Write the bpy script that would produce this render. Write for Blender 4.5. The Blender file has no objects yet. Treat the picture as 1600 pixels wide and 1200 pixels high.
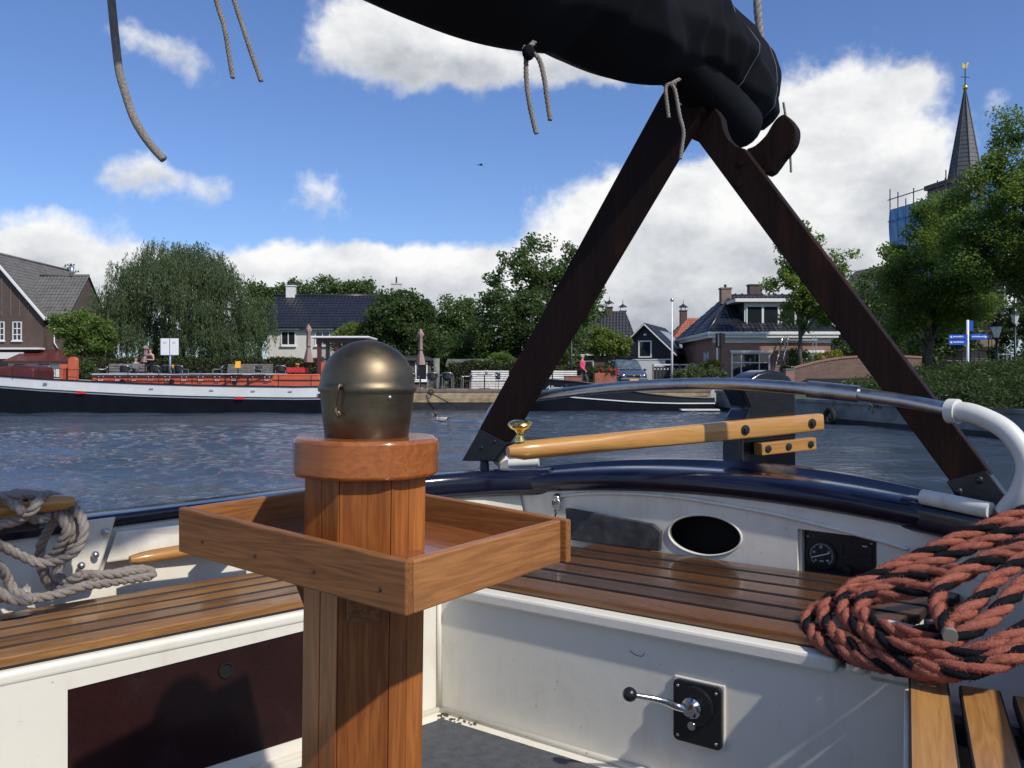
import bpy, bmesh, math, random
import numpy as np
from mathutils import Vector, Matrix
from math import radians as R, sin, cos, pi, sqrt, atan2

random.seed(7); np.random.seed(7)
S = bpy.context.scene
COL = S.collection
EYE = 1.6            # eye height above the water, water at z = 0
F = 1331.0           # focal length in photograph pixels
HZ = 590.0           # row of the horizon

# ------------------------------------------------------------------ camera, sky, sun, exposure
cam_d = bpy.data.cameras.new('camera'); cam = bpy.data.objects.new('camera', cam_d); COL.objects.link(cam)
cam.location = (0, 0, EYE); cam.rotation_euler = (R(90), 0, 0)
cam_d.sensor_width = 36; cam_d.sensor_fit = 'HORIZONTAL'; cam_d.lens = 36*F/1600
cam_d.shift_y = -10/1600
cam_d.clip_start = 0.02; cam_d.clip_end = 4000
S.camera = cam

SUN = Vector((0.41, -0.455, 0.62)).normalized()
sun_d = bpy.data.lights.new('sun', 'SUN'); sun = bpy.data.objects.new('sun', sun_d); COL.objects.link(sun)
sun_d.energy = 3.7; sun_d.angle = R(1.2); sun_d.color = (1.0, 0.95, 0.86)
sun.rotation_euler = SUN.to_track_quat('Z', 'Y').to_euler(); sun.location = (10, -10, 30)

S.view_settings.view_transform = 'Standard'; S.view_settings.look = 'None'
S.view_settings.exposure = 0.0; S.view_settings.gamma = 1.0
S.view_settings.use_curve_mapping = False
S.render.engine = 'CYCLES'
S.cycles.use_denoising = True
S.cycles.max_bounces = 5; S.cycles.diffuse_bounces = 2; S.cycles.glossy_bounces = 3; S.cycles.transparent_max_bounces = 6
S.cycles.caustics_reflective = False; S.cycles.caustics_refractive = False
S.cycles.sample_clamp_indirect = 6

class NT:
    """small node-tree writer"""
    def __init__(s, tree): s.t = tree; s.n = tree.nodes; s.l = tree.links
    def node(s, typ, **kw):
        n = s.n.new(typ)
        for k, v in kw.items():
            setattr(n, k, v)
        return n
    def put(s, sock, v):
        if isinstance(v, bpy.types.NodeSocket): s.l.new(v, sock)
        elif v is not None:
            if sock.type == 'RGBA' and len(v) == 3: v = (*v, 1)
            sock.default_value = v
    def math(s, op, a, b=None, c=None, clamp=False):
        n = s.node('ShaderNodeMath', operation=op, use_clamp=clamp)
        s.put(n.inputs[0], a)
        if b is not None: s.put(n.inputs[1], b)
        if c is not None: s.put(n.inputs[2], c)
        return n.outputs[0]
    def vmath(s, op, a, b=None):
        n = s.node('ShaderNodeVectorMath', operation=op); s.put(n.inputs[0], a)
        if b is not None: s.put(n.inputs[1], b)
        return n.outputs['Vector']
    def noise(s, vec, scale, detail=4, rough=0.55, dist=0.0):
        n = s.node('ShaderNodeTexNoise'); s.put(n.inputs['Vector'], vec)
        n.inputs['Scale'].default_value = scale; n.inputs['Detail'].default_value = detail
        n.inputs['Roughness'].default_value = rough; n.inputs['Distortion'].default_value = dist
        return n.outputs['Fac']
    def mapping(s, vec, scale=(1,1,1), rot=(0,0,0), loc=(0,0,0)):
        n = s.node('ShaderNodeMapping'); s.put(n.inputs['Vector'], vec)
        n.inputs['Scale'].default_value = scale; n.inputs['Rotation'].default_value = rot
        s.put(n.inputs['Location'], loc); return n.outputs[0]
    def ramp(s, fac, stops, interp='LINEAR'):
        n = s.node('ShaderNodeValToRGB'); s.put(n.inputs[0], fac)
        cr = n.color_ramp; cr.interpolation = interp
        while len(cr.elements) < len(stops): cr.elements.new(0.5)
        for e, (p, c) in zip(cr.elements, stops):
            e.position = p; e.color = (*c, 1) if len(c) == 3 else c
        return n.outputs[0]
    def mix(s, fac, a, b, blend='MIX'):
        n = s.node('ShaderNodeMix', data_type='RGBA', blend_type=blend)
        s.put(n.inputs[0], fac); s.put(n.inputs[6], a); s.put(n.inputs[7], b); return n.outputs[2]
    def maprange(s, v, a, b, c=0.0, d=1.0, smooth=False):
        n = s.node('ShaderNodeMapRange', interpolation_type='SMOOTHSTEP' if smooth else 'LINEAR')
        s.put(n.inputs[0], v); s.put(n.inputs[1], a); s.put(n.inputs[2], b); s.put(n.inputs[3], c); s.put(n.inputs[4], d)
        return n.outputs[0]

# ---- sky: Nishita air plus cumulus clouds that lie at fixed directions
W = bpy.data.worlds.new('World'); S.world = W; W.use_nodes = True
w = NT(W.node_tree); w.n.clear()
sky = w.node('ShaderNodeTexSky', sky_type='NISHITA', sun_disc=False)
sky.sun_elevation = math.asin(SUN.z); sky.sun_rotation = atan2(SUN.x, SUN.y)
sky.altitude = 0; sky.air_density = 1.0; sky.dust_density = 0.6; sky.ozone_density = 2.2
tc = w.node('ShaderNodeTexCoord'); D = tc.outputs['Generated']
sx = w.node('ShaderNodeSeparateXYZ'); w.put(sx.inputs[0], D)
az = w.math('ARCTAN2', sx.outputs[0], sx.outputs[1]); el = w.math('ARCSINE', sx.outputs[2])
W.cycles.sampling_method = 'MANUAL'; W.cycles.sample_map_resolution = 512
warp = w.node('ShaderNodeTexNoise'); w.put(warp.inputs['Vector'], D); warp.inputs['Scale'].default_value = 10
warp.inputs['Detail'].default_value = 4; warp.inputs['Roughness'].default_value = 0.62
dirv = w.node('ShaderNodeCombineXYZ'); w.put(dirv.inputs[0], az); w.put(dirv.inputs[1], el)
wv_ = w.node('ShaderNodeVectorMath', operation='MULTIPLY_ADD'); w.put(wv_.inputs[0], warp.outputs['Color'])
wv_.inputs[1].default_value = (0.075, 0.055, 0); w.put(wv_.inputs[2], w.vmath('SUBTRACT', dirv.outputs[0], (0.0375, 0.0275, 0)))
Q = wv_.outputs['Vector']
CL = [(620,62,125,62,1.05), (715,85,60,42,.8), (930,98,115,36,.95), (285,95,62,40,.60), (190,60,48,22,.46), (215,278,70,38,.78), (330,300,60,34,.45),
      (497,300,52,44,.66), (70,335,90,22,.46), (30,395,120,36,.85), (110,440,190,50,.85), (500,415,120,32,.9), (650,418,120,34,.9), (590,480,260,62,1.0),
      (1320,200,115,85,1.2), (1390,262,60,50,.8), (1020,345,125,60,1.15), (1150,400,240,105,1.3), (1290,320,130,110,1.1), (1120,490,320,80,1.2), (1442,122,36,22,.62), (1565,150,36,24,.40), (1440,420,120,60,.8)]
dens = None; low = None
for (px, py, rx, ry, a) in CL:
    A = math.atan((px-800)/F); E = math.atan((HZ-py)/F*cos(A)); ca = cos(A)**2
    g_ = w.node('ShaderNodeVectorMath', operation='MULTIPLY_ADD'); w.put(g_.inputs[0], Q)
    kx, ky = F/rx/ca*0.9, F/ry
    g_.inputs[1].default_value = (kx, ky, 0); g_.inputs[2].default_value = (-A*kx, -E*ky, 0)
    dt = w.node('ShaderNodeVectorMath', operation='DOT_PRODUCT'); w.put(dt.inputs[0], g_.outputs[0]); w.put(dt.inputs[1], g_.outputs[0])
    m = w.math('MULTIPLY', w.math('EXPONENT', w.math('MULTIPLY', dt.outputs['Value'], -1.0)), a*1.3 if a >= .85 else a*1.02)
    dens = m if dens is None else w.math('ADD', dens, m)
    d3 = w.node('ShaderNodeVectorMath', operation='DOT_PRODUCT'); w.put(d3.inputs[0], g_.outputs[0]); d3.inputs[1].default_value = (0,1,0)
    low = w.math('MULTIPLY_ADD', m, d3.outputs['Value'], low if low is not None else 0.0)
# the rest of the sky carries the same sort of scattered cumulus
gen = w.noise(w.mapping(D, (1, 1, 2.6)), 2.6, 2, 0.55)
front = w.maprange(w.math('ABSOLUTE', az), 0.60, 0.80, 0, 1, True)
dens = w.math('ADD', dens, w.math('MULTIPLY', w.maprange(gen, 0.50, 0.68, 0, 1.0), front))
fine = w.noise(D, 24, 5, 0.62)
d2 = w.math('MULTIPLY_ADD', w.math('SUBTRACT', fine, 0.5), 0.9, dens)
mask = w.maprange(d2, 0.30, 0.82, 0, 1, True)
mask = w.math('MULTIPLY', mask, w.maprange(el, -0.02, 0.0, 0, 1))
thick = w.maprange(d2, 0.5, 1.6, 0, 1)
under = w.maprange(w.math('DIVIDE', low, w.math('ADD', dens, 0.05)), 0.45, -0.7, 0, 1, True)
puff = w.noise(w.mapping(D, (1,1,1.5)), 11, 5, 0.6)
shade = w.math('ADD', w.math('MULTIPLY', under, w.math('MULTIPLY_ADD', thick, 0.75, 0.25)), w.math('MULTIPLY', w.math('SUBTRACT', puff, 0.45), 1.7), clamp=True)
ccol = w.ramp(shade, [(0.0, (7.0, 7.0, 6.95)), (0.30, (5.7, 5.8, 5.95)), (0.65, (4.2, 4.4, 4.7)), (1.0, (3.0, 3.2, 3.55))])
hsv = w.node('ShaderNodeHueSaturation'); w.put(hsv.inputs['Color'], sky.outputs[0]); hsv.inputs['Saturation'].default_value = 1.0
skytint = w.mix(1.0, hsv.outputs[0], (0.64, 0.76, 1.02), 'MULTIPLY')
skycol = w.mix(mask, skytint, ccol)
bg = w.node('ShaderNodeBackground'); w.put(bg.inputs[0], skycol); bg.inputs[1].default_value = 0.14
out = w.node('ShaderNodeOutputWorld'); w.l.new(bg.outputs[0], out.inputs[0])

# ------------------------------------------------------------------ scene helpers
BA = R(36)                                  # the boat's stern points 36 degrees right of the view
CB, SB = cos(BA), sin(BA)
ORG = {}
def b2w(p): return Vector((p[0]*CB + p[1]*SB, -p[0]*SB + p[1]*CB, p[2] + EYE))
def w2b(p): return Vector((p[0]*CB - p[1]*SB, p[0]*SB + p[1]*CB, p[2] - EYE))
def WP(px, py, d): return Vector(((px-800)/F*d, d, EYE - (py-HZ)/F*d))          # measured point at depth d
def BW(px, py, wz):                                                             # on a level plane of the boat
    d = -wz*F/(py-HZ); return w2b(WP(px, py, d))
def BV(px, py, v):                                                              # on an athwartships plane of the boat
    k = (px-800)/F; d = v/(k*SB + CB); return w2b(WP(px, py, d))
def BD(px, py, d): return w2b(WP(px, py, d))

def tag(o, label=None, cat=None, group=None, kind=None):
    if label: o['label'] = label
    if cat: o['category'] = cat
    if group: o['group'] = group
    if kind: o['kind'] = kind
    return o
def thing(name, label, cat, org=(0,0,0), frame='world', rz=0.0, group=None):
    """Empty at the thing's base; frame 'boat' / 'world' take absolute coordinates, 'local' takes coordinates from the base"""
    o = bpy.data.objects.new(name, None); COL.objects.link(o); o.empty_display_size = 0.1
    if frame == 'boat':
        o.location = b2w(org); o.rotation_euler = (0, 0, -BA); ORG[o] = Vector(org)
    elif frame == 'world':
        o.location = org; ORG[o] = Vector(org)
    else:
        o.location = org; o.rotation_euler = (0, 0, rz); ORG[o] = Vector((0,0,0))
    return tag(o, label, cat, group)
def copy_tree(o, parent=None):
    c = o.copy(); COL.objects.link(c)
    if parent is not None: c.parent = parent
    for ch in list(o.children): copy_tree(ch, c)
    return c

class MB:
    """collects shapes of one part"""
    def __init__(s): s.v = []; s.f = []
    def add(s, vs, fs, M=None):
        k = len(s.v)
        for p in vs:
            p = Vector(p); s.v.append(M @ p if M is not None else p)
        s.f += [[i+k for i in f] for f in fs]; return s
    def box(s, c, d, M=None, rz=0, taper=None):
        x, y, z = [a/2 for a in d]; t = taper or 1
        vs = [(-x,-y,-z),(x,-y,-z),(x,y,-z),(-x,y,-z),(-x*t,-y*t,z),(x*t,-y*t,z),(x*t,y*t,z),(-x*t,y*t,z)]
        T = Matrix.Translation(Vector(c)) @ Matrix.Rotation(rz, 4, 'Z')
        if M is not None: T = M @ T
        return s.add(vs, [(0,3,2,1),(4,5,6,7),(0,1,5,4),(1,2,6,5),(2,3,7,6),(3,0,4,7)], T)
    def bb(s, x0, x1, y0, y1, z0, z1, M=None): return s.box(((x0+x1)/2,(y0+y1)/2,(z0+z1)/2), (x1-x0,y1-y0,z1-z0), M)
    def bar(s, a, b, wd, th, up=(0,0,1)):
        a, b, up = Vector(a), Vector(b), Vector(up); d = (b-a); L = d.length; d.normalize()
        sd = d.cross(up).normalized(); u2 = sd.cross(d)
        M = Matrix((( d.x, sd.x, u2.x, (a.x+b.x)/2),(d.y, sd.y, u2.y, (a.y+b.y)/2),(d.z, sd.z, u2.z, (a.z+b.z)/2),(0,0,0,1)))
        return s.box((0,0,0), (L, wd, th), M)
    def tube(s, path, r, n=10, cap=True, closed=False, flat=1.0):
        P = [Vector(p) for p in path]; m = len(P)
        rr = r if hasattr(r, '__len__') else [r]*m
        k = len(s.v); T = []
        for i in range(m):
            a = P[(i-1) % m] if (closed or i) else P[0]; b = P[(i+1) % m] if (closed or i < m-1) else P[-1]
            T.append((b-a).normalized())
        ref = Vector((0,0,1)) if abs(T[0].z) < 0.9 else Vector((1,0,0))
        N = (ref - T[0]*ref.dot(T[0])).normalized()
        for i in range(m):
            N = (N - T[i]*N.dot(T[i])).normalized(); B = T[i].cross(N)
            for j in range(n):
                a = 2*pi*j/n; s.v.append(P[i] + (N*cos(a)*flat + B*sin(a))*rr[i])
        for i in range(m if closed else m-1):
            i2 = (i+1) % m
            for j in range(n):
                j2 = (j+1) % n; s.f.append([k+i*n+j, k+i*n+j2, k+i2*n+j2, k+i2*n+j])
        if cap and not closed:
            s.f.append([k+j for j in range(n)][::-1]); s.f.append([k+(m-1)*n+j for j in range(n)])
        return s
    def lathe(s, prof, c=(0,0,0), n=24, M=None):
        k = len(s.v); T = Matrix.Translation(Vector(c))
        if M is not None: T = M @ T
        for (r, z) in prof:
            for j in range(n): s.v.append(T @ Vector((r*cos(2*pi*j/n), r*sin(2*pi*j/n), z)))
        m = len(prof)
        for i in range(m-1):
            for j in range(n):
                j2 = (j+1) % n; s.f.append([k+i*n+j, k+i*n+j2, k+(i+1)*n+j2, k+(i+1)*n+j])
        s.f.append([k+j for j in range(n)][::-1]); s.f.append([k+(m-1)*n+j for j in range(n)])
        return s
    def prism(s, poly, axis, a, b, M=None):
        """poly of 2D points extruded along axis between a and b; axis 'y' takes (x,z), 'z' takes (x,y), 'x' takes (y,z)"""
        def P(p, t): return {'y': (p[0], t, p[1]), 'z': (p[0], p[1], t), 'x': (t, p[0], p[1])}[axis]
        n = len(poly); vs = [P(p, a) for p in poly] + [P(p, b) for p in poly]
        fs = [list(range(n))[::-1], list(range(n, 2*n))] + [[i, (i+1) % n, n+(i+1) % n, n+i] for i in range(n)]
        return s.add(vs, fs, M)
    def grid(s, rows):
        k = len(s.v); m = len(rows[0])
        for r_ in rows: s.v += [Vector(p) for p in r_]
        for i in range(len(rows)-1):
            for j in range(m-1): s.f.append([k+i*m+j, k+i*m+j+1, k+(i+1)*m+j+1, k+(i+1)*m+j])
        return s
    def sphere(s, c, r, n=12, m=8, sc=(1,1,1), M=None):
        pr = [(max(1e-4, sin(pi*i/m))*r, -cos(pi*i/m)*r) for i in range(m+1)]
        T = Matrix.Translation(Vector(c)) @ Matrix.Diagonal((*sc, 1))
        if M is not None: T = M @ T
        return s.lathe(pr, (0,0,0), n, T)
    def build(s, name, mat, parent=None, smooth=False, bevel=0, seg=2, kind=None, label=None, recalc=True):
        me = bpy.data.meshes.new(name)
        o0 = ORG.get(parent, Vector((0,0,0)))
        me.from_pydata([p-o0 for p in s.v], [], s.f); me.update()
        if recalc:
            bm = bmesh.new(); bm.from_mesh(me); bmesh.ops.recalc_face_normals(bm, faces=bm.faces); bm.to_mesh(me); bm.free()
        if mat is not None: me.materials.append(mat)
        o = bpy.data.objects.new(name, me); COL.objects.link(o)
        if parent is not None: o.parent = parent; ORG[o] = o0
        if smooth is True:
            for p in me.polygons: p.use_smooth = True
        elif smooth:
            for p in me.polygons: p.use_smooth = True
            me.set_sharp_from_angle(angle=R(smooth))
        if bevel:
            b = o.modifiers.new('bevel', 'BEVEL'); b.width = bevel; b.segments = seg; b.limit_method = 'ANGLE'; b.angle_limit = R(35); b.harden_normals = False
        if kind: o['kind'] = kind
        if label: o['label'] = label
        return o
def solo(mb, name, mat, label, cat, org, frame='world', group=None, rz=0, **kw):
    """a thing that is one mesh"""
    v0 = Vector(org) if frame != 'local' else Vector((0,0,0))
    mb.v = [p - v0 for p in mb.v]
    o = mb.build(name, mat, None, **kw)
    o.location = b2w(org) if frame == 'boat' else org
    o.rotation_euler = (0, 0, -BA if frame == 'boat' else rz)
    ORG[o] = v0
    return tag(o, label, cat, group)
def struct(mb, name, mat, **kw): return tag(mb.build(name, mat, None, **kw), kind='structure')
def spline(P, n=8, closed=False):
    """Catmull-Rom through points"""
    P = [Vector(p) for p in P]; m = len(P); o = []
    for i in range(m if closed else m-1):
        g = (lambda k: P[k % m]) if closed else (lambda k: P[min(max(k, 0), m-1)])
        a, b, c, d = g(i-1), g(i), g(i+1), g(i+2)
        for k in range(n):
            t = k/n
            o.append(0.5*((2*b) + (c-a)*t + (2*a-5*b+4*c-d)*t*t + (3*b-a-3*c+d)*t**3))
    if not closed: o.append(P[-1])
    return o
def resample(P, step):
    P = [Vector(p) for p in P]; L = [0]
    for a, b in zip(P, P[1:]): L.append(L[-1] + (b-a).length)
    n = max(2, int(L[-1]/step)); o = []; i = 0
    for k in range(n+1):
        t = L[-1]*k/n
        while i < len(P)-2 and L[i+1] < t: i += 1
        u = (t-L[i])/max(1e-9, L[i+1]-L[i]); o.append(P[i].lerp(P[i+1], min(1, u)))
    return o
# ------------------------------------------------------------------ materials
def newmat(name):
    m = bpy.data.materials.new(name); m.use_nodes = True
    t = NT(m.node_tree); b = t.n['Principled BSDF']
    return m, t, b
def objco(t): return t.node('ShaderNodeTexCoord').outputs['Object']
def rnd(t): return t.node('ShaderNodeObjectInfo').outputs['Random']
def bump(t, b, h, strength=0.3, dist=0.01):
    n = t.node('ShaderNodeBump'); n.inputs['Strength'].default_value = strength; n.inputs['Distance'].default_value = dist
    t.put(n.inputs['Height'], h); t.l.new(n.outputs[0], b.inputs['Normal']); return n
def plain(name, col, rough=0.6, metal=0.0, var=0.15, scale=6, bmp=0.0, bscale=60, spec=0.5, coat=0):
    m, t, b = newmat(name); co = objco(t)
    n = t.noise(co, scale, 5)
    lo = tuple(c*(1-var) for c in col); hi = tuple(min(1, c*(1+var)) for c in col)
    t.put(b.inputs['Base Color'], t.ramp(n, [(0.3, lo), (0.7, hi)]))
    b.inputs['Roughness'].default_value = rough; b.inputs['Metallic'].default_value = metal
    b.inputs['Specular IOR Level'].default_value = spec; b.inputs['Coat Weight'].default_value = coat
    if bmp: bump(t, b, t.noise(co, bscale, 4), bmp, 0.004)
    return m
def wood(name, c_dark, c_light, axis='x', rough=0.3, scale=1.0, coat=0.4, ring=0.5, wear=0.0, wearcol=(0.05,0.03,0.02), objvar=0.25, spec=0.3):
    m, t, b = newmat(name); co = objco(t); r = rnd(t)
    off = t.node('ShaderNodeCombineXYZ'); t.put(off.inputs[0], t.math('MULTIPLY', r, 13)); t.put(off.inputs[1], t.math('MULTIPLY', r, 7.3)); t.put(off.inputs[2], t.math('MULTIPLY', r, 3.1))
    co = t.vmath('ADD', co, off.outputs[0])
    st = {'x': (0.06,1,1), 'y': (1,0.06,1), 'z': (1,1,0.06)}[axis]
    g = t.mapping(co, tuple(a*scale for a in st))
    fine = t.noise(g, 190, 5, 0.65, 0.3); mid = t.noise(g, 34, 4, 0.55, 0.6); big = t.noise(g, 7, 3, 0.5, 0.4)
    wv = t.math('SINE', t.math('MULTIPLY', t.math('ADD', mid, t.math('MULTIPLY', big, 1.6)), 34))
    gr = t.math('ADD', t.math('MULTIPLY', fine, 0.45), t.math('ADD', t.math('MULTIPLY', big, 0.5), t.math('MULTIPLY', wv, 0.13*ring)))
    gr = t.math('ADD', gr, t.math('MULTIPLY', t.math('SUBTRACT', r, 0.5), objvar))
    colr = t.ramp(gr, [(0.25, c_dark), (0.72, c_light)])
    if wear:
        wn = t.noise(t.mapping(co, tuple(a*0.8+0.1 for a in st)), 11, 6, 0.7)
        wf = t.maprange(wn, 0.52, 0.70, 0, wear, True); colr = t.mix(wf, colr, wearcol)
        t.put(b.inputs['Roughness'], t.math('ADD', rough, t.math('MULTIPLY', wf, 0.3)))
    else:
        t.put(b.inputs['Roughness'], t.maprange(t.noise(co, 9, 4), 0.3, 0.7, rough*0.75, rough*1.35))
    t.put(b.inputs['Base Color'], colr)
    b.inputs['Coat Weight'].default_value = coat; b.inputs['Coat Roughness'].default_value = 0.12; b.inputs['Specular IOR Level'].default_value = spec
    bump(t, b, t.math('ADD', fine, t.math('MULTIPLY', wv, 0.3)), 0.12, 0.002)
    return m
def paint(name, col, dirt=(0.35,0.30,0.22), rough=0.3, amount=0.35, chip=None, chipamt=0.0, coat=0.0):
    m, t, b = newmat(name); co = objco(t)
    s1 = t.noise(co, 3.5, 6, 0.65); s2 = t.noise(co, 38, 5, 0.7); s3 = t.noise(t.mapping(co, (1,1,0.15)), 16, 5, 0.65)
    f = t.math('MULTIPLY', t.maprange(t.math('ADD', t.math('MULTIPLY', s1, 0.6), t.math('MULTIPLY', s3, 0.4)), 0.48, 0.72, 0, 1, True), amount)
    c = t.mix(f, col, dirt)
    sp = t.maprange(t.noise(co, 75, 3, 0.5), 0.735, 0.76, 0, 0.6); c = t.mix(sp, c, tuple(d*0.4 for d in dirt))
    if chip:
        cf = t.maprange(t.math('ADD', s2, t.math('MULTIPLY', s1, 0.6)), 1.03-chipamt, 1.06-chipamt, 0, 1); c = t.mix(cf, c, chip)
    t.put(b.inputs['Base Color'], c); t.put(b.inputs['Roughness'], t.maprange(s1, 0.3, 0.7, rough*0.8, rough*1.5))
    b.inputs['Coat Weight'].default_value = coat; b.inputs['Coat Roughness'].default_value = 0.08
    bump(t, b, t.math('ADD', t.math('MULTIPLY', s2, 0.5), t.noise(co, 12, 3)), 0.16, 0.006)
    return m
def leafmat(name, c0, c1, trans=0.35, rough=0.5):
    m, t, b = newmat(name)
    ri = t.node('ShaderNodeNewGeometry').outputs['Random Per Island']
    n = t.noise(objco(t), 0.9, 3)
    f = t.math('ADD', t.math('MULTIPLY', ri, 0.65), t.math('MULTIPLY', t.math('SUBTRACT', n, 0.3), 0.8), clamp=True)
    c = t.ramp(f, [(0.0, c0), (1.0, c1)])
    t.put(b.inputs['Base Color'], c); b.inputs['Roughness'].default_value = rough; b.inputs['Specular IOR Level'].default_value = 0.35
    tr = t.node('ShaderNodeBsdfTranslucent'); t.put(tr.inputs[0], t.mix(0.5, c, (c1[0]*1.5, c1[1]*1.6, c1[2]*0.6)))
    mx = t.node('ShaderNodeMixShader'); mx.inputs[0].default_value = trans
    t.l.new(b.outputs[0], mx.inputs[1]); t.l.new(tr.outputs[0], mx.inputs[2])
    t.l.new(mx.outputs[0], t.n['Material Output'].inputs[0]); return m
def brickmat(name, c1, c2, mortar, scale=1.0, rough=0.85):
    m, t, b = newmat(name); co = objco(t)
    nrm = t.node('ShaderNodeTexCoord').outputs['Normal']
    # wall-parallel coordinates: horizontal run from x+y, rows from z
    sp = t.node('ShaderNodeSeparateXYZ'); t.put(sp.inputs[0], co)
    sn = t.node('ShaderNodeSeparateXYZ'); t.put(sn.inputs[0], nrm)
    fx = t.math('GREATER_THAN', t.math('ABSOLUTE', sn.outputs[0]), 0.7)
    h = t.math('ADD', t.math('MULTIPLY', sp.outputs[1], fx), t.math('MULTIPLY', sp.outputs[0], t.math('SUBTRACT', 1, fx)))
    cb = t.node('ShaderNodeCombineXYZ'); t.put(cb.inputs[0], h); t.put(cb.inputs[1], sp.outputs[2])
    br = t.node('ShaderNodeTexBrick'); t.put(br.inputs['Vector'], cb.outputs[0])
    br.inputs['Scale'].default_value = scale; br.inputs['Brick Width'].default_value = 0.22; br.inputs['Row Height'].default_value = 0.065
    br.inputs['Mortar Size'].default_value = 0.008; br.inputs['Color1'].default_value = (*c1, 1); br.inputs['Color2'].default_value = (*c2, 1); br.inputs['Mortar'].default_value = (*mortar, 1)
    n = t.noise(co, 1.3, 5, 0.6)
    t.put(b.inputs['Base Color'], t.mix(t.maprange(n, 0.35, 0.7, 0, 0.45), br.outputs[0], tuple(c*0.55 for c in c1)))
    b.inputs['Roughness'].default_value = rough; bump(t, b, br.outputs['Fac'], -0.4, 0.01)
    return m
def tilemat(name, c0, c1, rough=0.45, period=0.24, course=0.33, spec=0.5):
    """clay pantiles: rolls along local x, courses up the slope; used on geometry already stepped course by course"""
    m, t, b = newmat(name); co = objco(t)
    sp = t.node('ShaderNodeSeparateXYZ'); t.put(sp.inputs[0], co)
    n = t.noise(co, 2.0, 5, 0.65); n2 = t.noise(co, 14, 3)
    f = t.math('ADD', t.math('MULTIPLY', n, 0.6), t.math('MULTIPLY', n2, 0.4))
    t.put(b.inputs['Base Color'], t.ramp(f, [(0.32, c0), (0.68, c1)]))
    b.inputs['Roughness'].default_value = rough; b.inputs['Specular IOR Level'].default_value = spec
    return m
def glassmat(name, tint=(0.02,0.025,0.03)):
    m, t, b = newmat(name)
    b.inputs['Base Color'].default_value = (*tint, 1); b.inputs['Roughness'].default_value = 0.04; b.inputs['Specular IOR Level'].default_value = 0.8
    bump(t, b, t.noise(objco(t), 1.5, 2), 0.05, 0.05); return m

M = {}
M['white'] = paint('white_paint', (0.80,0.755,0.645), (0.50,0.41,0.29), 0.36, 0.42, (0.28,0.18,0.09), -0.03)
M['white_dirty'] = paint('old_white_paint', (0.66,0.65,0.60), (0.36,0.31,0.24), 0.45, 0.55, (0.20,0.15,0.10), 0.02)
M['cream'] = paint('cream_paint', (0.70,0.65,0.54), (0.42,0.35,0.25), 0.4, 0.45)
M['navy'] = paint('navy_gloss_paint', (0.005,0.006,0.020), (0.018,0.018,0.032), 0.16, 0.5, (0.55,0.53,0.5), -0.05, coat=0.2)
M['black_paint'] = paint('black_gloss_paint', (0.005,0.0055,0.009), (0.014,0.014,0.017), 0.2, 0.5, (0.35,0.33,0.3), -0.06, coat=0.1)
M['slat_dark'] = wood('oiled_teak_dark', (0.042,0.018,0.008), (0.185,0.080,0.030), 'x', 0.26, 1.0, 0.55, 0.5, 0.75, (0.035,0.020,0.013), 0.22)
M['slat_mid'] = wood('oiled_teak', (0.11,0.047,0.016), (0.40,0.195,0.066), 'x', 0.36, 1.0, 0.35, 0.5, 0.85, (0.06,0.032,0.018), 0.25)
M['slat_light'] = wood('varnished_pine_slat', (0.30,0.13,0.032), (0.52,0.27,0.080), 'x', 0.34, 1.0, 0.35, 0.6, 0.5, (0.14,0.06,0.025), 0.3)
M['column'] = wood('varnished_pine', (0.20,0.058,0.014), (0.46,0.165,0.042), 'z', 0.34, 0.7, 0.16, 0.6, 0.3, (0.13,0.038,0.013), 0.34, 0.3)
M['cap'] = wood('varnished_pine_cap', (0.20,0.056,0.014), (0.42,0.135,0.034), 'x', 0.22, 0.7, 0.7, 0.5, 0.0, objvar=0.0)
M['tray_x'] = wood('tray_wood', (0.15,0.056,0.018), (0.38,0.165,0.056), 'x', 0.5, 1.0, 0.04, 0.5, 0.4, (0.15,0.085,0.045), 0.15, 0.2)
M['tray_y'] = wood('tray_wood_across', (0.17,0.060,0.020), (0.43,0.190,0.066), 'y', 0.42, 1.0, 0.1, 0.5, 0.35, (0.12,0.055,0.03), 0.15, 0.25)
M['tray_floor'] = wood('tray_floor_wood', (0.15,0.046,0.015), (0.34,0.120,0.038), 'x', 0.16, 1.0, 0.9, 0.6, 0.0, objvar=0.2)
M['mahogany'] = wood('dark_mahogany', (0.012,0.004,0.004), (0.032,0.010,0.009), 'x', 0.3, 1.0, 0.35, 0.3, 0.2, (0.05,0.03,0.028), 0.1)
M['crutch'] = wood('dark_stained_wood', (0.010,0.0056,0.0048), (0.027,0.0128,0.0098), 'z', 0.6, 1.0, 0.0, 0.5, 0.5, (0.055,0.022,0.012), 0.15, 0.12)
M['tiller'] = wood('varnished_ash', (0.33,0.145,0.036), (0.56,0.285,0.080), 'x', 0.3, 1.0, 0.5, 0.4, 0.3, (0.30,0.14,0.05), 0.1)
M['tar'] = plain('weathered_slate_board', (0.045,0.045,0.05), 0.7, 0, 0.5, 18, 0.5, 40)
M['hole'] = plain('dark_hole_shade', (0.004,0.004,0.004), 0.9)  # near-black colour stands in for the shade inside the holes
def brassmat(name, c0, c1, r0, r1):
    m, t, b = newmat(name); co = objco(t)
    n = t.noise(co, 14, 6, 0.65); n2 = t.noise(t.mapping(co, (1,1,6)), 40, 4, 0.6)
    f = t.math('ADD', t.math('MULTIPLY', n, 0.7), t.math('MULTIPLY', n2, 0.3))
    t.put(b.inputs['Base Color'], t.ramp(f, [(0.3, c0), (0.7, c1)])); b.inputs['Metallic'].default_value = 1
    t.put(b.inputs['Roughness'], t.maprange(n, 0.3, 0.7, r0, r1)); bump(t, b, n2, 0.05, 0.002); return m
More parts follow.
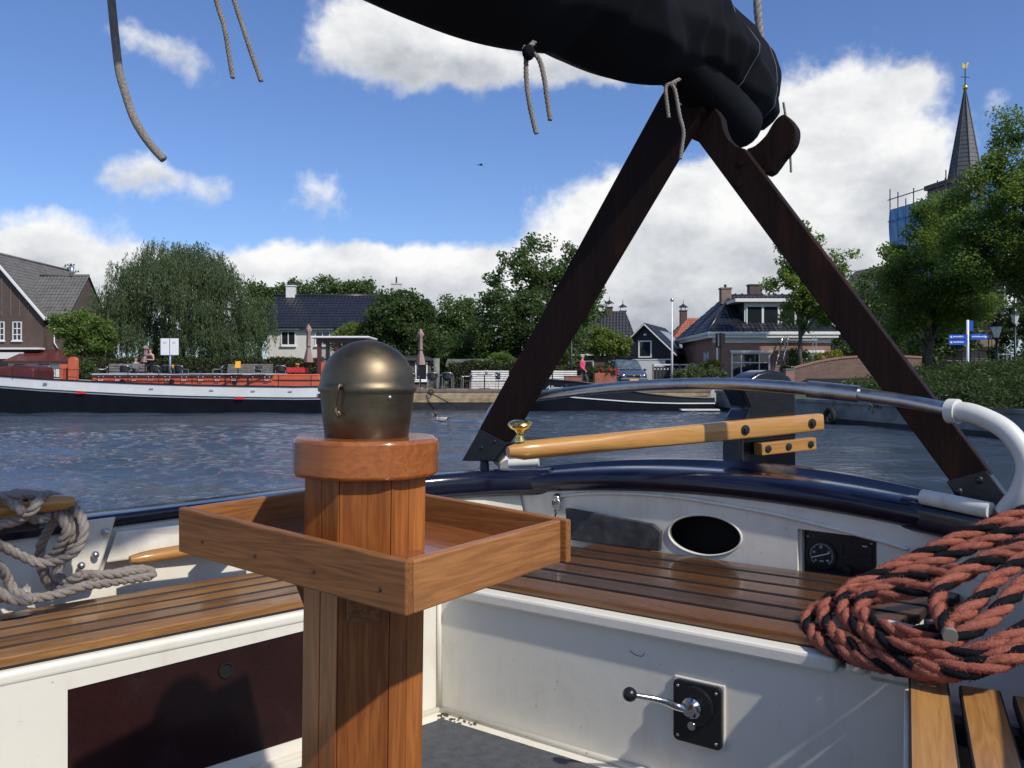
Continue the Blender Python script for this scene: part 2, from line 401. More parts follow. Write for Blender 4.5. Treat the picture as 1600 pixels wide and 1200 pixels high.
M['brass_dull'] = brassmat('tarnished_brass', (0.125,0.098,0.062), (0.22,0.175,0.115), 0.40, 0.54)
M['brass'] = brassmat('polished_brass', (0.62,0.44,0.13), (0.80,0.62,0.24), 0.14, 0.3)
M['gold'] = brassmat('gilding', (0.85,0.55,0.12), (1.0,0.72,0.22), 0.2, 0.3)
M['steel'] = brassmat('stainless_steel', (0.42,0.42,0.42), (0.62,0.62,0.62), 0.24, 0.42)
M['chrome'] = brassmat('chrome', (0.55,0.55,0.56), (0.75,0.75,0.76), 0.08, 0.18)
M['iron'] = plain('black_steel', (0.012,0.012,0.013), 0.38, 0.0, 0.4, 20, 0.2, 60)
M['plastic'] = plain('black_plastic', (0.012,0.012,0.014), 0.32, 0, 0.2, 10)
M['gauge'] = plain('gauge_face', (0.010,0.012,0.015), 0.25)
M['mark'] = plain('white_print', (0.8,0.8,0.78), 0.6, 0, 0.05)
M['deck'] = plain('grey_nonslip_deck', (0.075,0.08,0.088), 0.75, 0, 0.25, 30, 0.6, 120)
def canvasmat():
    m, t, b = newmat('black_canvas'); co = objco(t)
    n = t.noise(co, 3, 5, 0.6); wv = t.noise(co, 420, 2)
    t.put(b.inputs['Base Color'], t.ramp(n, [(0.3, (0.0045,0.004,0.005)), (0.7, (0.009,0.008,0.009))])); b.inputs['Roughness'].default_value = 0.75
    b.inputs['Specular IOR Level'].default_value = 0.12; bump(t, b, t.math('ADD', wv, t.math('MULTIPLY', n, 2)), 0.15, 0.003); return m
M['canvas'] = canvasmat()
def ropemat(name, c0, c1):
    m, t, b = newmat(name); co = objco(t)
    n = t.noise(co, 260, 4, 0.7); n2 = t.noise(co, 22, 4, 0.6)
    t.put(b.inputs['Base Color'], t.ramp(t.math('ADD', t.math('MULTIPLY', n, 0.55), t.math('MULTIPLY', n2, 0.45)), [(0.3, c0), (0.7, c1)]))
    b.inputs['Roughness'].default_value = 0.9; b.inputs['Specular IOR Level'].default_value = 0.08
    bump(t, b, n, 1.0, 0.006); return m
M['rope_grey'] = ropemat('weathered_grey_rope', (0.22,0.19,0.165), (0.46,0.41,0.36))
M['rope_red'] = ropemat('faded_red_rope', (0.32,0.095,0.060), (0.55,0.20,0.14))
M['rope_black'] = ropemat('black_rope', (0.006,0.0065,0.009), (0.022,0.023,0.03))
M['bark'] = plain('bark', (0.085,0.07,0.055), 0.9, 0, 0.4, 8, 0.6, 30)
M['grass'] = plain('grass_ground', (0.055,0.085,0.025), 0.95, 0, 0.4, 1.2, 0.5, 8)
M['paving'] = plain('clinker_paving', (0.22,0.175,0.15), 0.85, 0, 0.2, 2.0, 0.3, 30)
M['asphalt'] = plain('asphalt', (0.09,0.09,0.095), 0.9, 0, 0.2, 3)
M['quaywood'] = plain('weathered_quay_timber', (0.36,0.26,0.14), 0.85, 0, 0.4, 3.0, 0.6, 12)
M['quaycap'] = plain('quay_cap_timber', (0.20,0.145,0.115), 0.85, 0, 0.3, 3.0, 0.4, 18)
M['concrete'] = plain('stained_concrete', (0.20,0.20,0.19), 0.85, 0, 0.4, 1.4, 0.4, 14)
M['wetwall'] = plain('wet_algae_wall', (0.020,0.022,0.018), 0.6, 0, 0.5, 3)
def watermat():
    m, t, b = newmat('canal_water'); co = objco(t)
    b.inputs['Base Color'].default_value = (0.048,0.068,0.100,1); b.inputs['Roughness'].default_value = 0.05
    b.inputs['IOR'].default_value = 1.33; b.inputs['Specular IOR Level'].default_value = 0.5
    n1 = t.noise(t.mapping(co, (1,1.25,1)), 2.6, 4, 0.6, 0.4); n2 = t.noise(co, 8.5, 4, 0.6, 0.3)
    pt = t.maprange(t.noise(t.mapping(co, (0.6,1.6,1)), 0.16, 3), 0.38, 0.62, 0.35, 1.15, True)
    bump(t, b, t.math('MULTIPLY', pt, t.math('ADD', n1, t.math('MULTIPLY', n2, 0.38))), 1.0, 0.075); return m
M['water'] = watermat()
M['brick_dark'] = brickmat('dark_brick', (0.115,0.070,0.055), (0.085,0.052,0.043), (0.13,0.115,0.10))
M['brick_red'] = brickmat('red_brown_brick', (0.36,0.155,0.105), (0.27,0.115,0.082), (0.36,0.31,0.27))
M['brick_wall'] = brickmat('garden_wall_brick', (0.21,0.100,0.070), (0.125,0.060,0.045), (0.26,0.23,0.20))
M['brick_church'] = brickmat('church_brick', (0.24,0.15,0.105), (0.18,0.115,0.085), (0.26,0.23,0.2))
M['tile_grey'] = tilemat('grey_roof_tile', (0.075,0.070,0.066), (0.165,0.155,0.145), 0.75)
M['tile_black'] = tilemat('glazed_black_tile', (0.012,0.013,0.017), (0.030,0.032,0.040), 0.28)
M['tile_dark'] = tilemat('dark_tile', (0.022,0.023,0.028), (0.050,0.050,0.058), 0.5)
M['tile_red'] = tilemat('red_clay_tile', (0.24,0.075,0.040), (0.42,0.15,0.085), 0.75)
M['slate'] = tilemat('spire_slate', (0.055,0.055,0.060), (0.12,0.115,0.115), 0.6)
M['hwhite'] = plain('house_white_trim', (0.76,0.75,0.72), 0.55, 0, 0.06)
M['render'] = plain('cream_wall_render', (0.66,0.65,0.58), 0.85, 0, 0.07, 1.5)
M['glass'] = glassmat('window_glass')
M['black_board'] = plain('black_weatherboard', (0.012,0.013,0.015), 0.6, 0, 0.3, 6)
M['redpaint'] = plain('orange_red_paint', (0.58,0.125,0.058), 0.42, 0, 0.15, 3)
M['brownpaint'] = plain('oxblood_paint', (0.105,0.022,0.020), 0.35, 0, 0.2, 4)
M['hullblack'] = plain('tarred_hull', (0.007,0.008,0.012), 0.5, 0, 0.3, 2.0, 0.2, 6, spec=0.25)
M['hullgrey'] = plain('off_white_hull_paint', (0.62,0.62,0.60), 0.4, 0, 0.06, 2)
M['wirewhite'] = plain('white_enamel', (0.8,0.8,0.8), 0.35, 0, 0.04)
M['tarp'] = plain('grey_tarpaulin', (0.42,0.46,0.52), 0.5, 0, 0.15, 4)
M['greywood'] = plain('weathered_bench_slat', (0.20,0.185,0.17), 0.85, 0, 0.25, 5)
M['whitewood'] = plain('white_bench_paint', (0.70,0.68,0.64), 0.7, 0, 0.12, 5)
M['alu'] = plain('dull_aluminium', (0.60,0.61,0.62), 0.32, 0.9, 0.1)
M['wicker'] = plain('black_wicker', (0.018,0.018,0.02), 0.6, 0, 0.4, 40, 0.6, 90)
M['parasol'] = plain('faded_pink_canvas', (0.34,0.235,0.215), 0.9, 0, 0.15, 8)
M['parasol2'] = plain('dark_pink_stripe', (0.17,0.095,0.09), 0.9, 0, 0.15, 8)
M['corten'] = plain('rust_planter', (0.30,0.105,0.065), 0.8, 0, 0.2, 5)
M['carpaint'] = plain('blue_grey_car_paint', (0.085,0.115,0.16), 0.25, 0.3, 0.05, 3, coat=1)
M['carglass'] = plain('car_windscreen', (0.09,0.115,0.13), 0.08, 0, 0.5, 3, coat=1)
M['rubber'] = plain('rubber', (0.012,0.012,0.013), 0.8)
M['yellow'] = plain('yellow_plate', (0.85,0.42,0.03), 0.5, 0, 0.05)
M['bluesign'] = plain('blue_sign', (0.012,0.085,0.50), 0.35, 0, 0.05)
M['netting'] = plain('blue_scaffold_net', (0.10,0.30,0.52), 0.7, 0, 0.2, 3)
M['flower_red'] = plain('red_petals', (0.62,0.03,0.04), 0.6, 0, 0.2, 8)
M['flower_white'] = plain('white_petals', (0.75,0.75,0.7), 0.6)
M['flower_yellow'] = plain('yellow_petals', (0.80,0.52,0.03), 0.6)
M['skin'] = plain('skin', (0.52,0.30,0.22), 0.55, 0, 0.06)
M['hair_grey'] = plain('grey_hair', (0.45,0.43,0.40), 0.7)
M['hair_brown'] = plain('brown_hair', (0.09,0.045,0.025), 0.6)
M['pink'] = plain('pink_jacket', (0.72,0.075,0.17), 0.8, 0, 0.1)
M['trouser'] = plain('dark_grey_trousers', (0.05,0.052,0.06), 0.85)
M['blackcloth'] = plain('black_cloth', (0.014,0.014,0.016), 0.85)
M['greycloth'] = plain('grey_cloth', (0.13,0.13,0.15), 0.85)
M['duckhead'] = plain('green_black_head', (0.008,0.022,0.014), 0.35)
M['duckbody'] = plain('pale_duck_feathers', (0.42,0.38,0.32), 0.8, 0, 0.3, 30)
m_, t_, b_ = newmat('clear_glass'); tp_ = t_.node('ShaderNodeBsdfTransparent'); mx_ = t_.node('ShaderNodeMixShader'); mx_.inputs[0].default_value = 0.8
b_.inputs['Base Color'].default_value = (0.05,0.06,0.07,1); b_.inputs['Roughness'].default_value = 0.03
t_.l.new(b_.outputs[0], mx_.inputs[1]); t_.l.new(tp_.outputs[0], mx_.inputs[2]); t_.l.new(mx_.outputs[0], t_.n['Material Output'].inputs[0]); M['clearglass'] = m_
M['slat_edge'] = plain('grimy_slat_edge', (0.022,0.013,0.009), 0.7, 0, 0.4, 14)  # darker colour on the slat sides, draws the gaps as dark lines
L = {}
L['willow'] = leafmat('willow_leaves', (0.050,0.082,0.036), (0.140,0.185,0.082), 0.4)
L['dark'] = leafmat('dark_green_leaves', (0.034,0.066,0.024), (0.112,0.165,0.054), 0.45)
L['mid'] = leafmat('mid_green_leaves', (0.050,0.090,0.032), (0.145,0.205,0.066), 0.45)
L['lime'] = leafmat('lime_green_leaves', (0.085,0.135,0.024), (0.22,0.28,0.060), 0.4)
L['fresh'] = leafmat('fresh_green_leaves', (0.080,0.140,0.032), (0.22,0.30,0.085), 0.5)
L['linden'] = leafmat('linden_leaves', (0.052,0.100,0.024), (0.190,0.265,0.068), 0.5)
L['hedge'] = leafmat('beech_hedge_leaves', (0.018,0.034,0.010), (0.075,0.080,0.022), 0.2)
L['shrub'] = leafmat('olive_shrub_leaves', (0.055,0.085,0.030), (0.165,0.200,0.085), 0.3)
L['ivy'] = leafmat('juniper_sprays', (0.020,0.046,0.012), (0.085,0.120,0.036), 0.35)
L['yellowbush'] = leafmat('golden_shrub_leaves', (0.12,0.14,0.015), (0.30,0.30,0.035), 0.3)
# ------------------------------------------------------------------ the boat we sit in (coordinates: u to the right, v aft, w up from the eye)
UC = -1.245
FL, BT = -1.08, -0.66          # cockpit floor, bench top
def sweep(mb, path, prof, cap=True):
    P = [Vector(p) for p in path]; rows = []
    for i, p in enumerate(P):
        t = (P[min(i+1, len(P)-1)] - P[max(i-1, 0)]); t.z = 0; t.normalize(); sd = Vector((t.y, -t.x, 0))
        rows.append([p + sd*a + Vector((0,0,b)) for a, b in prof])
    k = len(mb.v); n = len(prof)
    for r_ in rows: mb.v += r_
    for i in range(len(rows)-1):
        for j in range(n): mb.f.append([k+i*n+j, k+i*n+(j+1) % n, k+(i+1)*n+(j+1) % n, k+(i+1)*n+j])
    if cap: mb.f.append([k+j for j in range(n)]); mb.f.append([k+(len(rows)-1)*n+j for j in range(n)][::-1])
    return mb
def rrect(wd, h, r, n=4):
    o = []
    for cx, cy, a0 in ((wd/2-r, h/2-r, 0), (-wd/2+r, h/2-r, 90), (-wd/2+r, -h/2+r, 180), (wd/2-r, -h/2+r, 270)):
        for k in range(n+1): a = R(a0+90*k/n); o.append((cx+r*cos(a), cy+r*sin(a)))
    return o
def mir(p): return (2*UC-p[0], p[1], p[2])

boat = thing('sailing_boat', 'white and navy sailing boat cockpit with wooden slatted benches, seen looking aft', 'boat', (UC, 1.0, -1.7), 'boat')
railL = [(-2.72,-1.6,-0.47),(-2.70,0.3,-0.475),(-2.63,1.2,-0.475),(-2.53,2.0,-0.468),(-2.41,2.5,-0.455),(-2.20,2.80,-0.44),(-1.93,2.93,-0.425)]
pl = spline(railL, 10)
pr = [Vector(mir(p)) for p in pl]
# forward a thin capping, aft a thick rounded rail
kc = next(i for i, p in enumerate(pl) if p.y > 2.42)
for P_ in (pl, pr):
    sweep(MB(), P_[kc:], rrect(0.15, 0.105, 0.035)).build('stern_quarter_rail', M['navy'], boat, smooth=50)
    sweep(MB(), [p+Vector((0,0,.030)) for p in P_[:kc+1]], rrect(0.13, 0.040, 0.012)).build('side_rail', M['navy'], boat, smooth=50)
# stern cap rail: cambered timber with a raised outer edge
def sternrail():
    mb = MB(); rows = []
    for i in range(41):
        u = UC + (i-20)/20*0.80; k = ((u-UC)/0.9)**2
        vi = 2.845; vo = 3.18 - 0.17*k; wt = -0.318 - 0.075*k; wi = wt - 0.028
        rows.append([(u,vi+.02,wi-.075),(u,vi-.005,wi-.06),(u,vi-.012,wi-.02),(u,vi+.01,wi),(u,vi+0.12,wi+.008),(u,vo-.075,wi+.006),(u,vo-.055,wt-.004),(u,vo-.02,wt),(u,vo,wt-.015),(u,vo+.005,wt-.09),(u,vo-.02,wt-.12)])
    mb.grid(rows); n = 11
    mb.f.append(list(range(n))); mb.f.append([40*n+j for j in range(n)][::-1])
    for i in range(40): mb.f.append([i*n, (i+1)*n, (i+1)*n+n-1, i*n+n-1])
    return mb
sternrail().build('stern_rail', M['navy'], boat, smooth=60)
# hull skin outside, from the rail to below the water
outl = [(p.x, p.y) for p in pl]; sternv = [(UC+(i-8)/8*0.66, 3.14-0.17*(((i-8)/8*0.66)/0.9)**2) for i in range(17)]
outr = [(p.x, p.y) for p in pr][::-1]
loop = outl[:-2] + sternv + outr[2:]
rows = []
for wz, sc in ((-0.458, 1.01), (-0.75, 1.03), (-1.1, 1.03), (-1.45, 0.99), (-1.75, 0.93)):
    rows.append([(UC+(x-UC)*sc, (y-1)*(1+(sc-1)*0.6)+1, wz) for x, y in loop])
MB().grid(rows).build('hull', M['navy'], boat, smooth=True)
# inner lining of both sides, from under the rail to the floor
for side in (0, 1):
    rows = []
    for wz, off in ((-0.455, 0.040), (-0.58, 0.075), (-0.70, 0.10), (-0.9, 0.13), (-1.10, 0.2)):
        row = []
        for p in pl[:-6]:
            q = Vector((p.x + off, p.y - off*0.25, wz)); row.append(Vector(mir(q)) if side else q)
        rows.append(row)
    MB().grid(rows).build('side_lining', M['cream'], boat, smooth=True)
# cockpit floor and its grey non-slip panel
fl = [(-2.62,-1.5),(-2.45,1.2),(-1.85,2.12),(-0.38,2.12),(0.05,1.2),(0.2,-1.5)]
MB().prism(fl, 'z', FL-0.05, FL).build('floor', M['white'], boat)
fp = [(-2.10,-1.4),(-1.98,0.9),(-1.745,2.03),(-0.48,2.03),(-0.36,1.4),(-0.2,-1.4)]
MB().prism(fp, 'z', FL+0.004, FL+0.012).build('floor_panel', M['deck'], boat)

# ---- stern bench
def lf(v): return -2.255 + 0.207*v               # front edge of the left bench
def rf(v): return -0.005 - 0.197*v               # front edge of the right bench
MB().bb(lf(2.1)-0.02, rf(2.1)+0.03, 2.10, 2.13, FL, BT-0.03).build('bench_front', M['white'], boat, bevel=0.006, label='white panel under the stern bench')
MB().bb(lf(2.1)+0.10, -0.565, 2.078, 2.16, BT-0.042, BT-0.004).build('bench_ledge', M['white'], boat, bevel=0.008)
MB().bb(-0.545, -0.50, 2.083, 2.17, BT-0.035, BT+0.012).build('ledge_end_block', M['white'], boat, bevel=0.008)
MB().bb(lf(2.1)-0.4, 0.0, 2.15, 2.88, BT-0.16, BT-0.13).build('bench_deck', M['white_dirty'], boat)
# white corner deck between the stern and right benches, with two small wooden bearers
MB().prism([(-0.495,2.10),(rf(2.1)+0.03,2.10),(rf(2.0)+0.02,1.95),(0.1,1.95),(0.1,2.7),(-0.495,2.7)], 'z', BT-0.05, BT-0.02).build('corner_deck', M['white'], boat, bevel=0.005)
MB().bar((-0.52,2.38,BT), (-0.44,2.36,BT), 0.03, 0.05).build('bearer', M['white_dirty'], boat, bevel=0.004)
MB().bar((-0.43,2.46,BT), (-0.36,2.34,BT), 0.03, 0.05).build('bearer', M['greywood'], boat, bevel=0.004)
sb = thing('stern_bench', 'slatted teak bench along the white stern bulkhead, dark and glossy', 'bench', (UC, 2.5, BT), 'boat')
def slat_mesh(L, wd, th, name):
    me = MB().bb(-L/2, L/2, -wd/2, wd/2, -th/2, th/2).build(name, None); d = me.data
    bpy.data.objects.remove(me); return d
def slat(mesh, mat, a, b, parent, bv=0.0045, name='slat', edge=True):
    """a board whose mesh (long side x) is laid from a to b"""
    a, b = Vector(a), Vector(b); o = bpy.data.objects.new(name, mesh); COL.objects.link(o)
    if not mesh.materials:
        mesh.materials.append(mat); mesh.materials.append(M['slat_edge'])
        for p in mesh.polygons: p.material_index = 0 if (abs(p.normal.z) > .5 or not edge) else 1
    o.parent = parent; ORG[o] = ORG[parent]
    o.location = (a+b)/2 - ORG[parent]; dd = b-a
    o.rotation_euler = (0, -math.atan2(dd.z, math.hypot(dd.x, dd.y)), math.atan2(dd.y, dd.x))
    m = o.modifiers.new('bevel', 'BEVEL'); m.width = bv; m.segments = 2; m.material = 1 if edge else -1; return o
nsl = 6; pit = (2.845-2.115)/nsl
smesh = slat_mesh(1.26, pit-0.019, 0.026, 'stern_slat')
for i in range(nsl):
    v = 2.115 + (i+0.5)*pit
    slat(smesh if i else slat_mesh(1.26, pit-0.019, 0.026, 'stern_slat'), M['slat_dark'], (lf(v)+0.01+random.uniform(0,.004), v, BT+0.010), (lf(v)+1.27, v, BT+0.010), sb, edge=i > 0)
MB().bb(-1.80, -0.57, 2.125, 2.835, BT-0.02, BT+0.000).build('underlay', M['rubber'], sb)  # dark sheet added under the slats, stands in for shade in the gaps
# ---- left bench: white front with a dark panel, five slats
lb0, lb1 = -0.9, 2.10
def strip(mb, f, v0, v1, off0, off1, w0, w1):
    a = (f(v0)+off0, v0); b = (f(v1)+off0, v1); c = (f(v1)+off1, v1); d = (f(v0)+off1, v0)
    return mb.prism([a, b, c, d], 'z', w0, w1)
mb = MB(); v0, v1 = 1.017, 1.93; wt0, wt1, wb = -0.742, -0.718, -1.032
strip(mb, lf, lb0, v0, -0.03, 0.0, FL, BT-0.03); strip(mb, lf, v1, lb1+.02, -0.03, 0.0, FL, BT-0.03)
strip(mb, lf, v0, v1, -0.03, 0.0, FL, wb)
k = len(mb.v)
mb.v += [Vector((lf(v)+o, v, z)) for o in (-0.03, 0.0) for (v, z) in ((v0, wt0), (v1, wt1), (v1, BT-0.03), (v0, BT-0.03))]
mb.f += [[k+0,k+1,k+2,k+3],[k+4,k+7,k+6,k+5],[k,k+4,k+5,k+1],[k+1,k+5,k+6,k+2],[k+2,k+6,k+7,k+3],[k+3,k+7,k+4,k]]
mb.build('bench_front', M['white'], boat, label='white panel under the left bench')
pan = MB(); k = 0
pan.v = [Vector((lf(v)+o, v, z)) for o in (-0.035, -0.004) for (v, z) in ((v0+.002, wb), (v1-.002, wb), (v1-.002, wt1-.002), (v0+.002, wt0-.002))]
pan.f = [[0,1,2,3],[4,7,6,5],[0,4,5,1],[1,5,6,2],[2,6,7,3],[3,7,4,0]]
pn = pan.build('locker_door', M['mahogany'], boat, label='dark mahogany locker door with finger hole')
hv = 1.40; hp = Vector((lf(hv)+0.000, hv, -0.785))
Mh = Matrix.Translation(hp) @ Matrix.Rotation(-math.atan(0.207), 4, 'Z') @ Matrix.Rotation(R(90), 4, 'Y')
MB().lathe([(0.0001,-0.004),(0.018,-0.004),(0.021,-0.001),(0.021,0.0015),(0.0165,0.0015),(0.0160,-0.002)], n=20, M=Mh).build('finger_hole', M['hole'], pn, smooth=40)
strip(MB(), lf, lb0, lb1+0.0, -0.09, 0.004, BT-0.044, BT-0.010).build('bench_ledge', M['white'], boat, bevel=0.012, seg=4)
strip(MB(), lf, lb0, lb1+0.3, -0.60, -0.05, BT-0.16, BT-0.130).build('bench_deck', M['white_dirty'], boat)
lbn = thing('side_bench', 'worn brown slatted bench along the left side, above the dark locker door', 'bench', (-2.25, 1.2, BT), 'boat')
wsl = 0.088
lmesh = slat_mesh(3.0/cos(math.atan(.207)), wsl-0.014, 0.024, 'side_slat')
for i in range(5):
    o_ = -0.055 - (i)*wsl
    slat(lmesh if i else slat_mesh(3.0/cos(math.atan(.207)), wsl-0.014, 0.024, 'side_slat'), M['slat_mid'], (lf(-0.9)+o_, -0.9, BT+0.008), (lf(2.1)+o_, 2.1, BT+0.008), lbn, edge=i > 0)
strip(MB(), lf, -0.89, 2.09, -0.45, -0.02, BT-0.02, BT-0.001).build('underlay', M['rubber'], lbn)  # same added dark sheet, darkens the gaps between the side slats
# ---- right bench: open slats on dark bearers
strip(MB(), rf, -0.9, 2.02, 0.0, 0.03, FL, BT-0.02).build('bench_front', M['white'], boat, bevel=0.006, label='white panel under the right bench')
strip(MB(), rf, -0.9, 1.97, 0.03, 0.6, BT-0.13, BT-0.10).build('bench_deck', M['white'], boat)
rbn = thing('side_bench', 'bright orange-brown open slat bench in the lower right corner', 'bench', (-0.1, 1.2, BT), 'boat')
rmesh = slat_mesh(2.80, 0.077, 0.024, 'right_slat')
for i in range(5):
    o_ = 0.048 + i*0.097
    slat(rmesh, M['slat_light'], (rf(-0.75)+o_, -0.75, BT+0.006), (rf(2.0)+o_, 2.0, BT+0.006), rbn)
for v in (0.2, 0.8, 1.35, 1.86):
    MB().bb(rf(v)+0.03, rf(v)+0.5, v-0.022, v+0.022, BT-0.05, BT-0.008).build('bearer', M['iron'], rbn)

# ---- stern bulkhead with oval hole and instrument recess
VB = 2.865
def fill_plate(outer, holes, y0, y1):
    bm = bmesh.new(); edges = []
    for lp in [outer]+holes:
        vs = [bm.verts.new((p[0], y0, p[1])) for p in lp]
        edges += [bm.edges.new((vs[i], vs[(i+1) % len(vs)])) for i in range(len(vs))]
    bmesh.ops.triangle_fill(bm, edges=edges, use_beauty=True)
    r_ = bmesh.ops.extrude_face_region(bm, geom=bm.faces[:])
    for v in [g for g in r_['geom'] if isinstance(g, bmesh.types.BMVert)]: v.co.y = y1
    bm.verts.index_update(); mb = MB(); mb.v = [v.co.copy() for v in bm.verts]; mb.f = [[v.index for v in f.verts] for f in bm.faces]; bm.free(); return mb
topc = [(UC+(i-12)/12*0.83, -0.40-0.075*((i-12)/12*0.83/0.9)**2) for i in range(25)]
outer = [(UC-0.83, BT-0.03)] + topc + [(UC+0.83, BT-0.03)]
oc = BV(1100, 836, VB); ol = BV(1043, 832, VB); orr = BV(1157, 840, VB); oh = (BV(1100, 805, VB).z - BV(1100, 868, VB).z)/2
tilt = math.atan2(orr.z-ol.z, orr.x-ol.x)
ell = [(oc.x + (orr.x-ol.x)/2*cos(a)*cos(tilt) - oh*sin(a)*sin(tilt), oc.z + oh*sin(a) + (orr.x-ol.x)/2*cos(a)*sin(tilt)) for a in [2*pi*k/40 for k in range(40)]]
ip = [BV(x, y, VB) for x, y in ((1246,826),(1371,842),(1369,922),(1246,903))]
rect = [(p.x, p.z) for p in ip]
rect = [rect[0], rect[1], (rect[1][0]-0.002, rect[3][1]-.004), (rect[3][0], rect[3][1])]
blk = fill_plate(outer, [ell, rect], VB, VB+0.022).build('bulkhead', M['white'], boat)
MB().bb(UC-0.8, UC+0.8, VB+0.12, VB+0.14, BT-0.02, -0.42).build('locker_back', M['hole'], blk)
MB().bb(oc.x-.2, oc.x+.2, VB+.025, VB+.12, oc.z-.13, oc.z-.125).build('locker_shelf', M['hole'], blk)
rim = MB(); rim.tube([(p[0], VB-0.001, p[1]) for p in ell], 0.004, 8, closed=True); rim.build('hole_rim', M['white'], blk, smooth=True)
bead = [BV(x, y, VB) for x, y in ((862,790),(874,776),(920,771),(980,771),(1050,776),(1130,788),(1210,803),(1290,822),(1370,843),(1420,858))]
MB().tube([(p.x, VB-0.004, p.z) for p in spline(bead, 6)], 0.007, 8).build('moulding', M['white'], blk, smooth=True)
# instrument panel in its recess
ins = thing('instrument_panel', 'black instrument panel with round gauge set into the white bulkhead', 'panel', (rect[0][0], VB, rect[3][1]), 'boat')
x0, x1, z0, z1 = rect[0][0]+.002, rect[1][0]-.004, rect[3][1]+.004, rect[0][1]-.002
for nm, bx in (('frame_side', (x0-.02, x0+.006, z0-.02, z1+.02)), ('frame_side', (x1-.004, x1+.02, z0-.03, z1+.02)), ('frame_bottom', (x0-.02, x1+.02, z0-.02, z0+.010)), ('frame_top', (x0-.02, x1+.02, z1-.003, z1+.02))):
    MB().bb(bx[0], bx[1], VB+.023, VB+.05, bx[2], bx[3]).build(nm, M['cream'], ins)
MB().bb(x0-.01, x1+.01, VB+.050, VB+.058, z0-.01, z1+.01).build('face_plate', M['gauge'], ins)
VF = VB+.050
gc = BV(1284, 867, VF); Mg = Matrix.Translation((gc.x, VF, gc.z)) @ Matrix.Rotation(R(90), 4, 'X')
g = MB().lathe([(0.0001,.003),(.043,.003),(.043,.010),(.049,.010),(.050,.0),(.0001,0)], n=32, M=Mg).build('gauge', M['gauge'], ins, smooth=40)
mk = MB()
for k in range(31):
    a = R(225 - k*9); L0 = .034 if k % 5 else .031
    p, q = [Vector((gc.x+cos(a)*r_, VF-.0042, gc.z+sin(a)*r_)) for r_ in (L0, .039)]
    mk.bar(p, q, .0012, .0008, (0,1,0))
mk.build('scale_marks', M['mark'], g)
MB().bar((gc.x-.030, VF-.0075, gc.z-.010), (gc.x+.026, VF-.0075, gc.z+.009), .0028, .001, (0,1,0)).build('needle', M['mark'], g)
def text(body, size, M_, mat, name, parent=None, shear=0, align='CENTER', ext=0.0006):
    c = bpy.data.curves.new(name, 'FONT'); c.body = body; c.size = size; c.align_x = align; c.align_y = 'CENTER'; c.extrude = ext; c.shear = shear
    t_ = bpy.data.objects.new(name, c); COL.objects.link(t_)
    dg = bpy.context.evaluated_depsgraph_get(); me = bpy.data.meshes.new_from_object(t_.evaluated_get(dg)); bpy.data.objects.remove(t_)
    mb = MB(); mb.add([v.co for v in me.vertices], [list(p.vertices) for p in me.polygons], M_); bpy.data.meshes.remove(me)
    return mb.build(name, mat, parent, recalc=False)
for s_, r_, a_ in (('0', .026, 225), ('10', .026, 162), ('20', .026, 95), ('30', .026, 25), ('40', .026, -40)):
    text(s_, .010, Matrix.Translation((gc.x+cos(R(a_))*r_, VF-.0045, gc.z+sin(R(a_))*r_)) @ Matrix.Rotation(R(90), 4, 'X'), M['mark'], 'numeral', g)
text('x100', .007, Matrix.Translation((gc.x, VF-.0045, gc.z-.020)) @ Matrix.Rotation(R(90), 4, 'X'), M['mark'], 'unit_mark', g)
c2 = BV(1338, 862, VF)
fr = MB(); a_, b_ = .045, .022
for sx_, sz_, dx_, dz_ in ((0,1,a_,.004),(0,-1,a_,.004),(1,0,.004,b_),(-1,0,.004,b_)):
    fr.bb(c2.x+sx_*a_-dx_, c2.x+sx_*a_+dx_, VF-.004, VF+.001, c2.z+sz_*b_-dz_, c2.z+sz_*b_+dz_)
fr.build('display_frame', M['plastic'], ins, bevel=.001)
MB().bb(c2.x+.020, c2.x+.034, VF-.0045, VF-.0038, c2.z+.019, c2.z+.023).build('display_mark', M['mark'], ins)
c3 = BV(1325, 890, VF)
MB().lathe([(.0001,0),(.017,0),(.017,.008),(.013,.016),(.0001,.016)], n=20, M=Matrix.Translation((c3.x, VF, c3.z)) @ Matrix.Rotation(R(90),4,'X')).build('switch_knob', M['plastic'], ins, smooth=40)
for x_, y_ in ((1260,900),(1262,838),(1362,850)):
    q = BV(x_, y_, VF); MB().sphere((q.x, VF, q.z), .004, 8, 6, (1,.5,1)).build('screw', M['steel'], ins, smooth=True)

# dark weathered board leaning on the bulkhead
q = [BV(x, y, VB-0.02) for x, y in ((885,793),(1020,818),(1034,830),(1032,868),(893,846))]
b0 = BT+0.024
solo(MB().prism([(q[0].x,q[0].z),(q[1].x,q[1].z),(q[2].x,q[2].z),(q[3].x,b0),(q[4].x-.01,b0)], 'y', VB-0.032, VB-0.010), 'weathered_board', M['tar'], 'black weathered board standing against the stern bulkhead beside the oval hole', 'board', (q[4].x, VB-.02, b0), 'boat', bevel=.004)
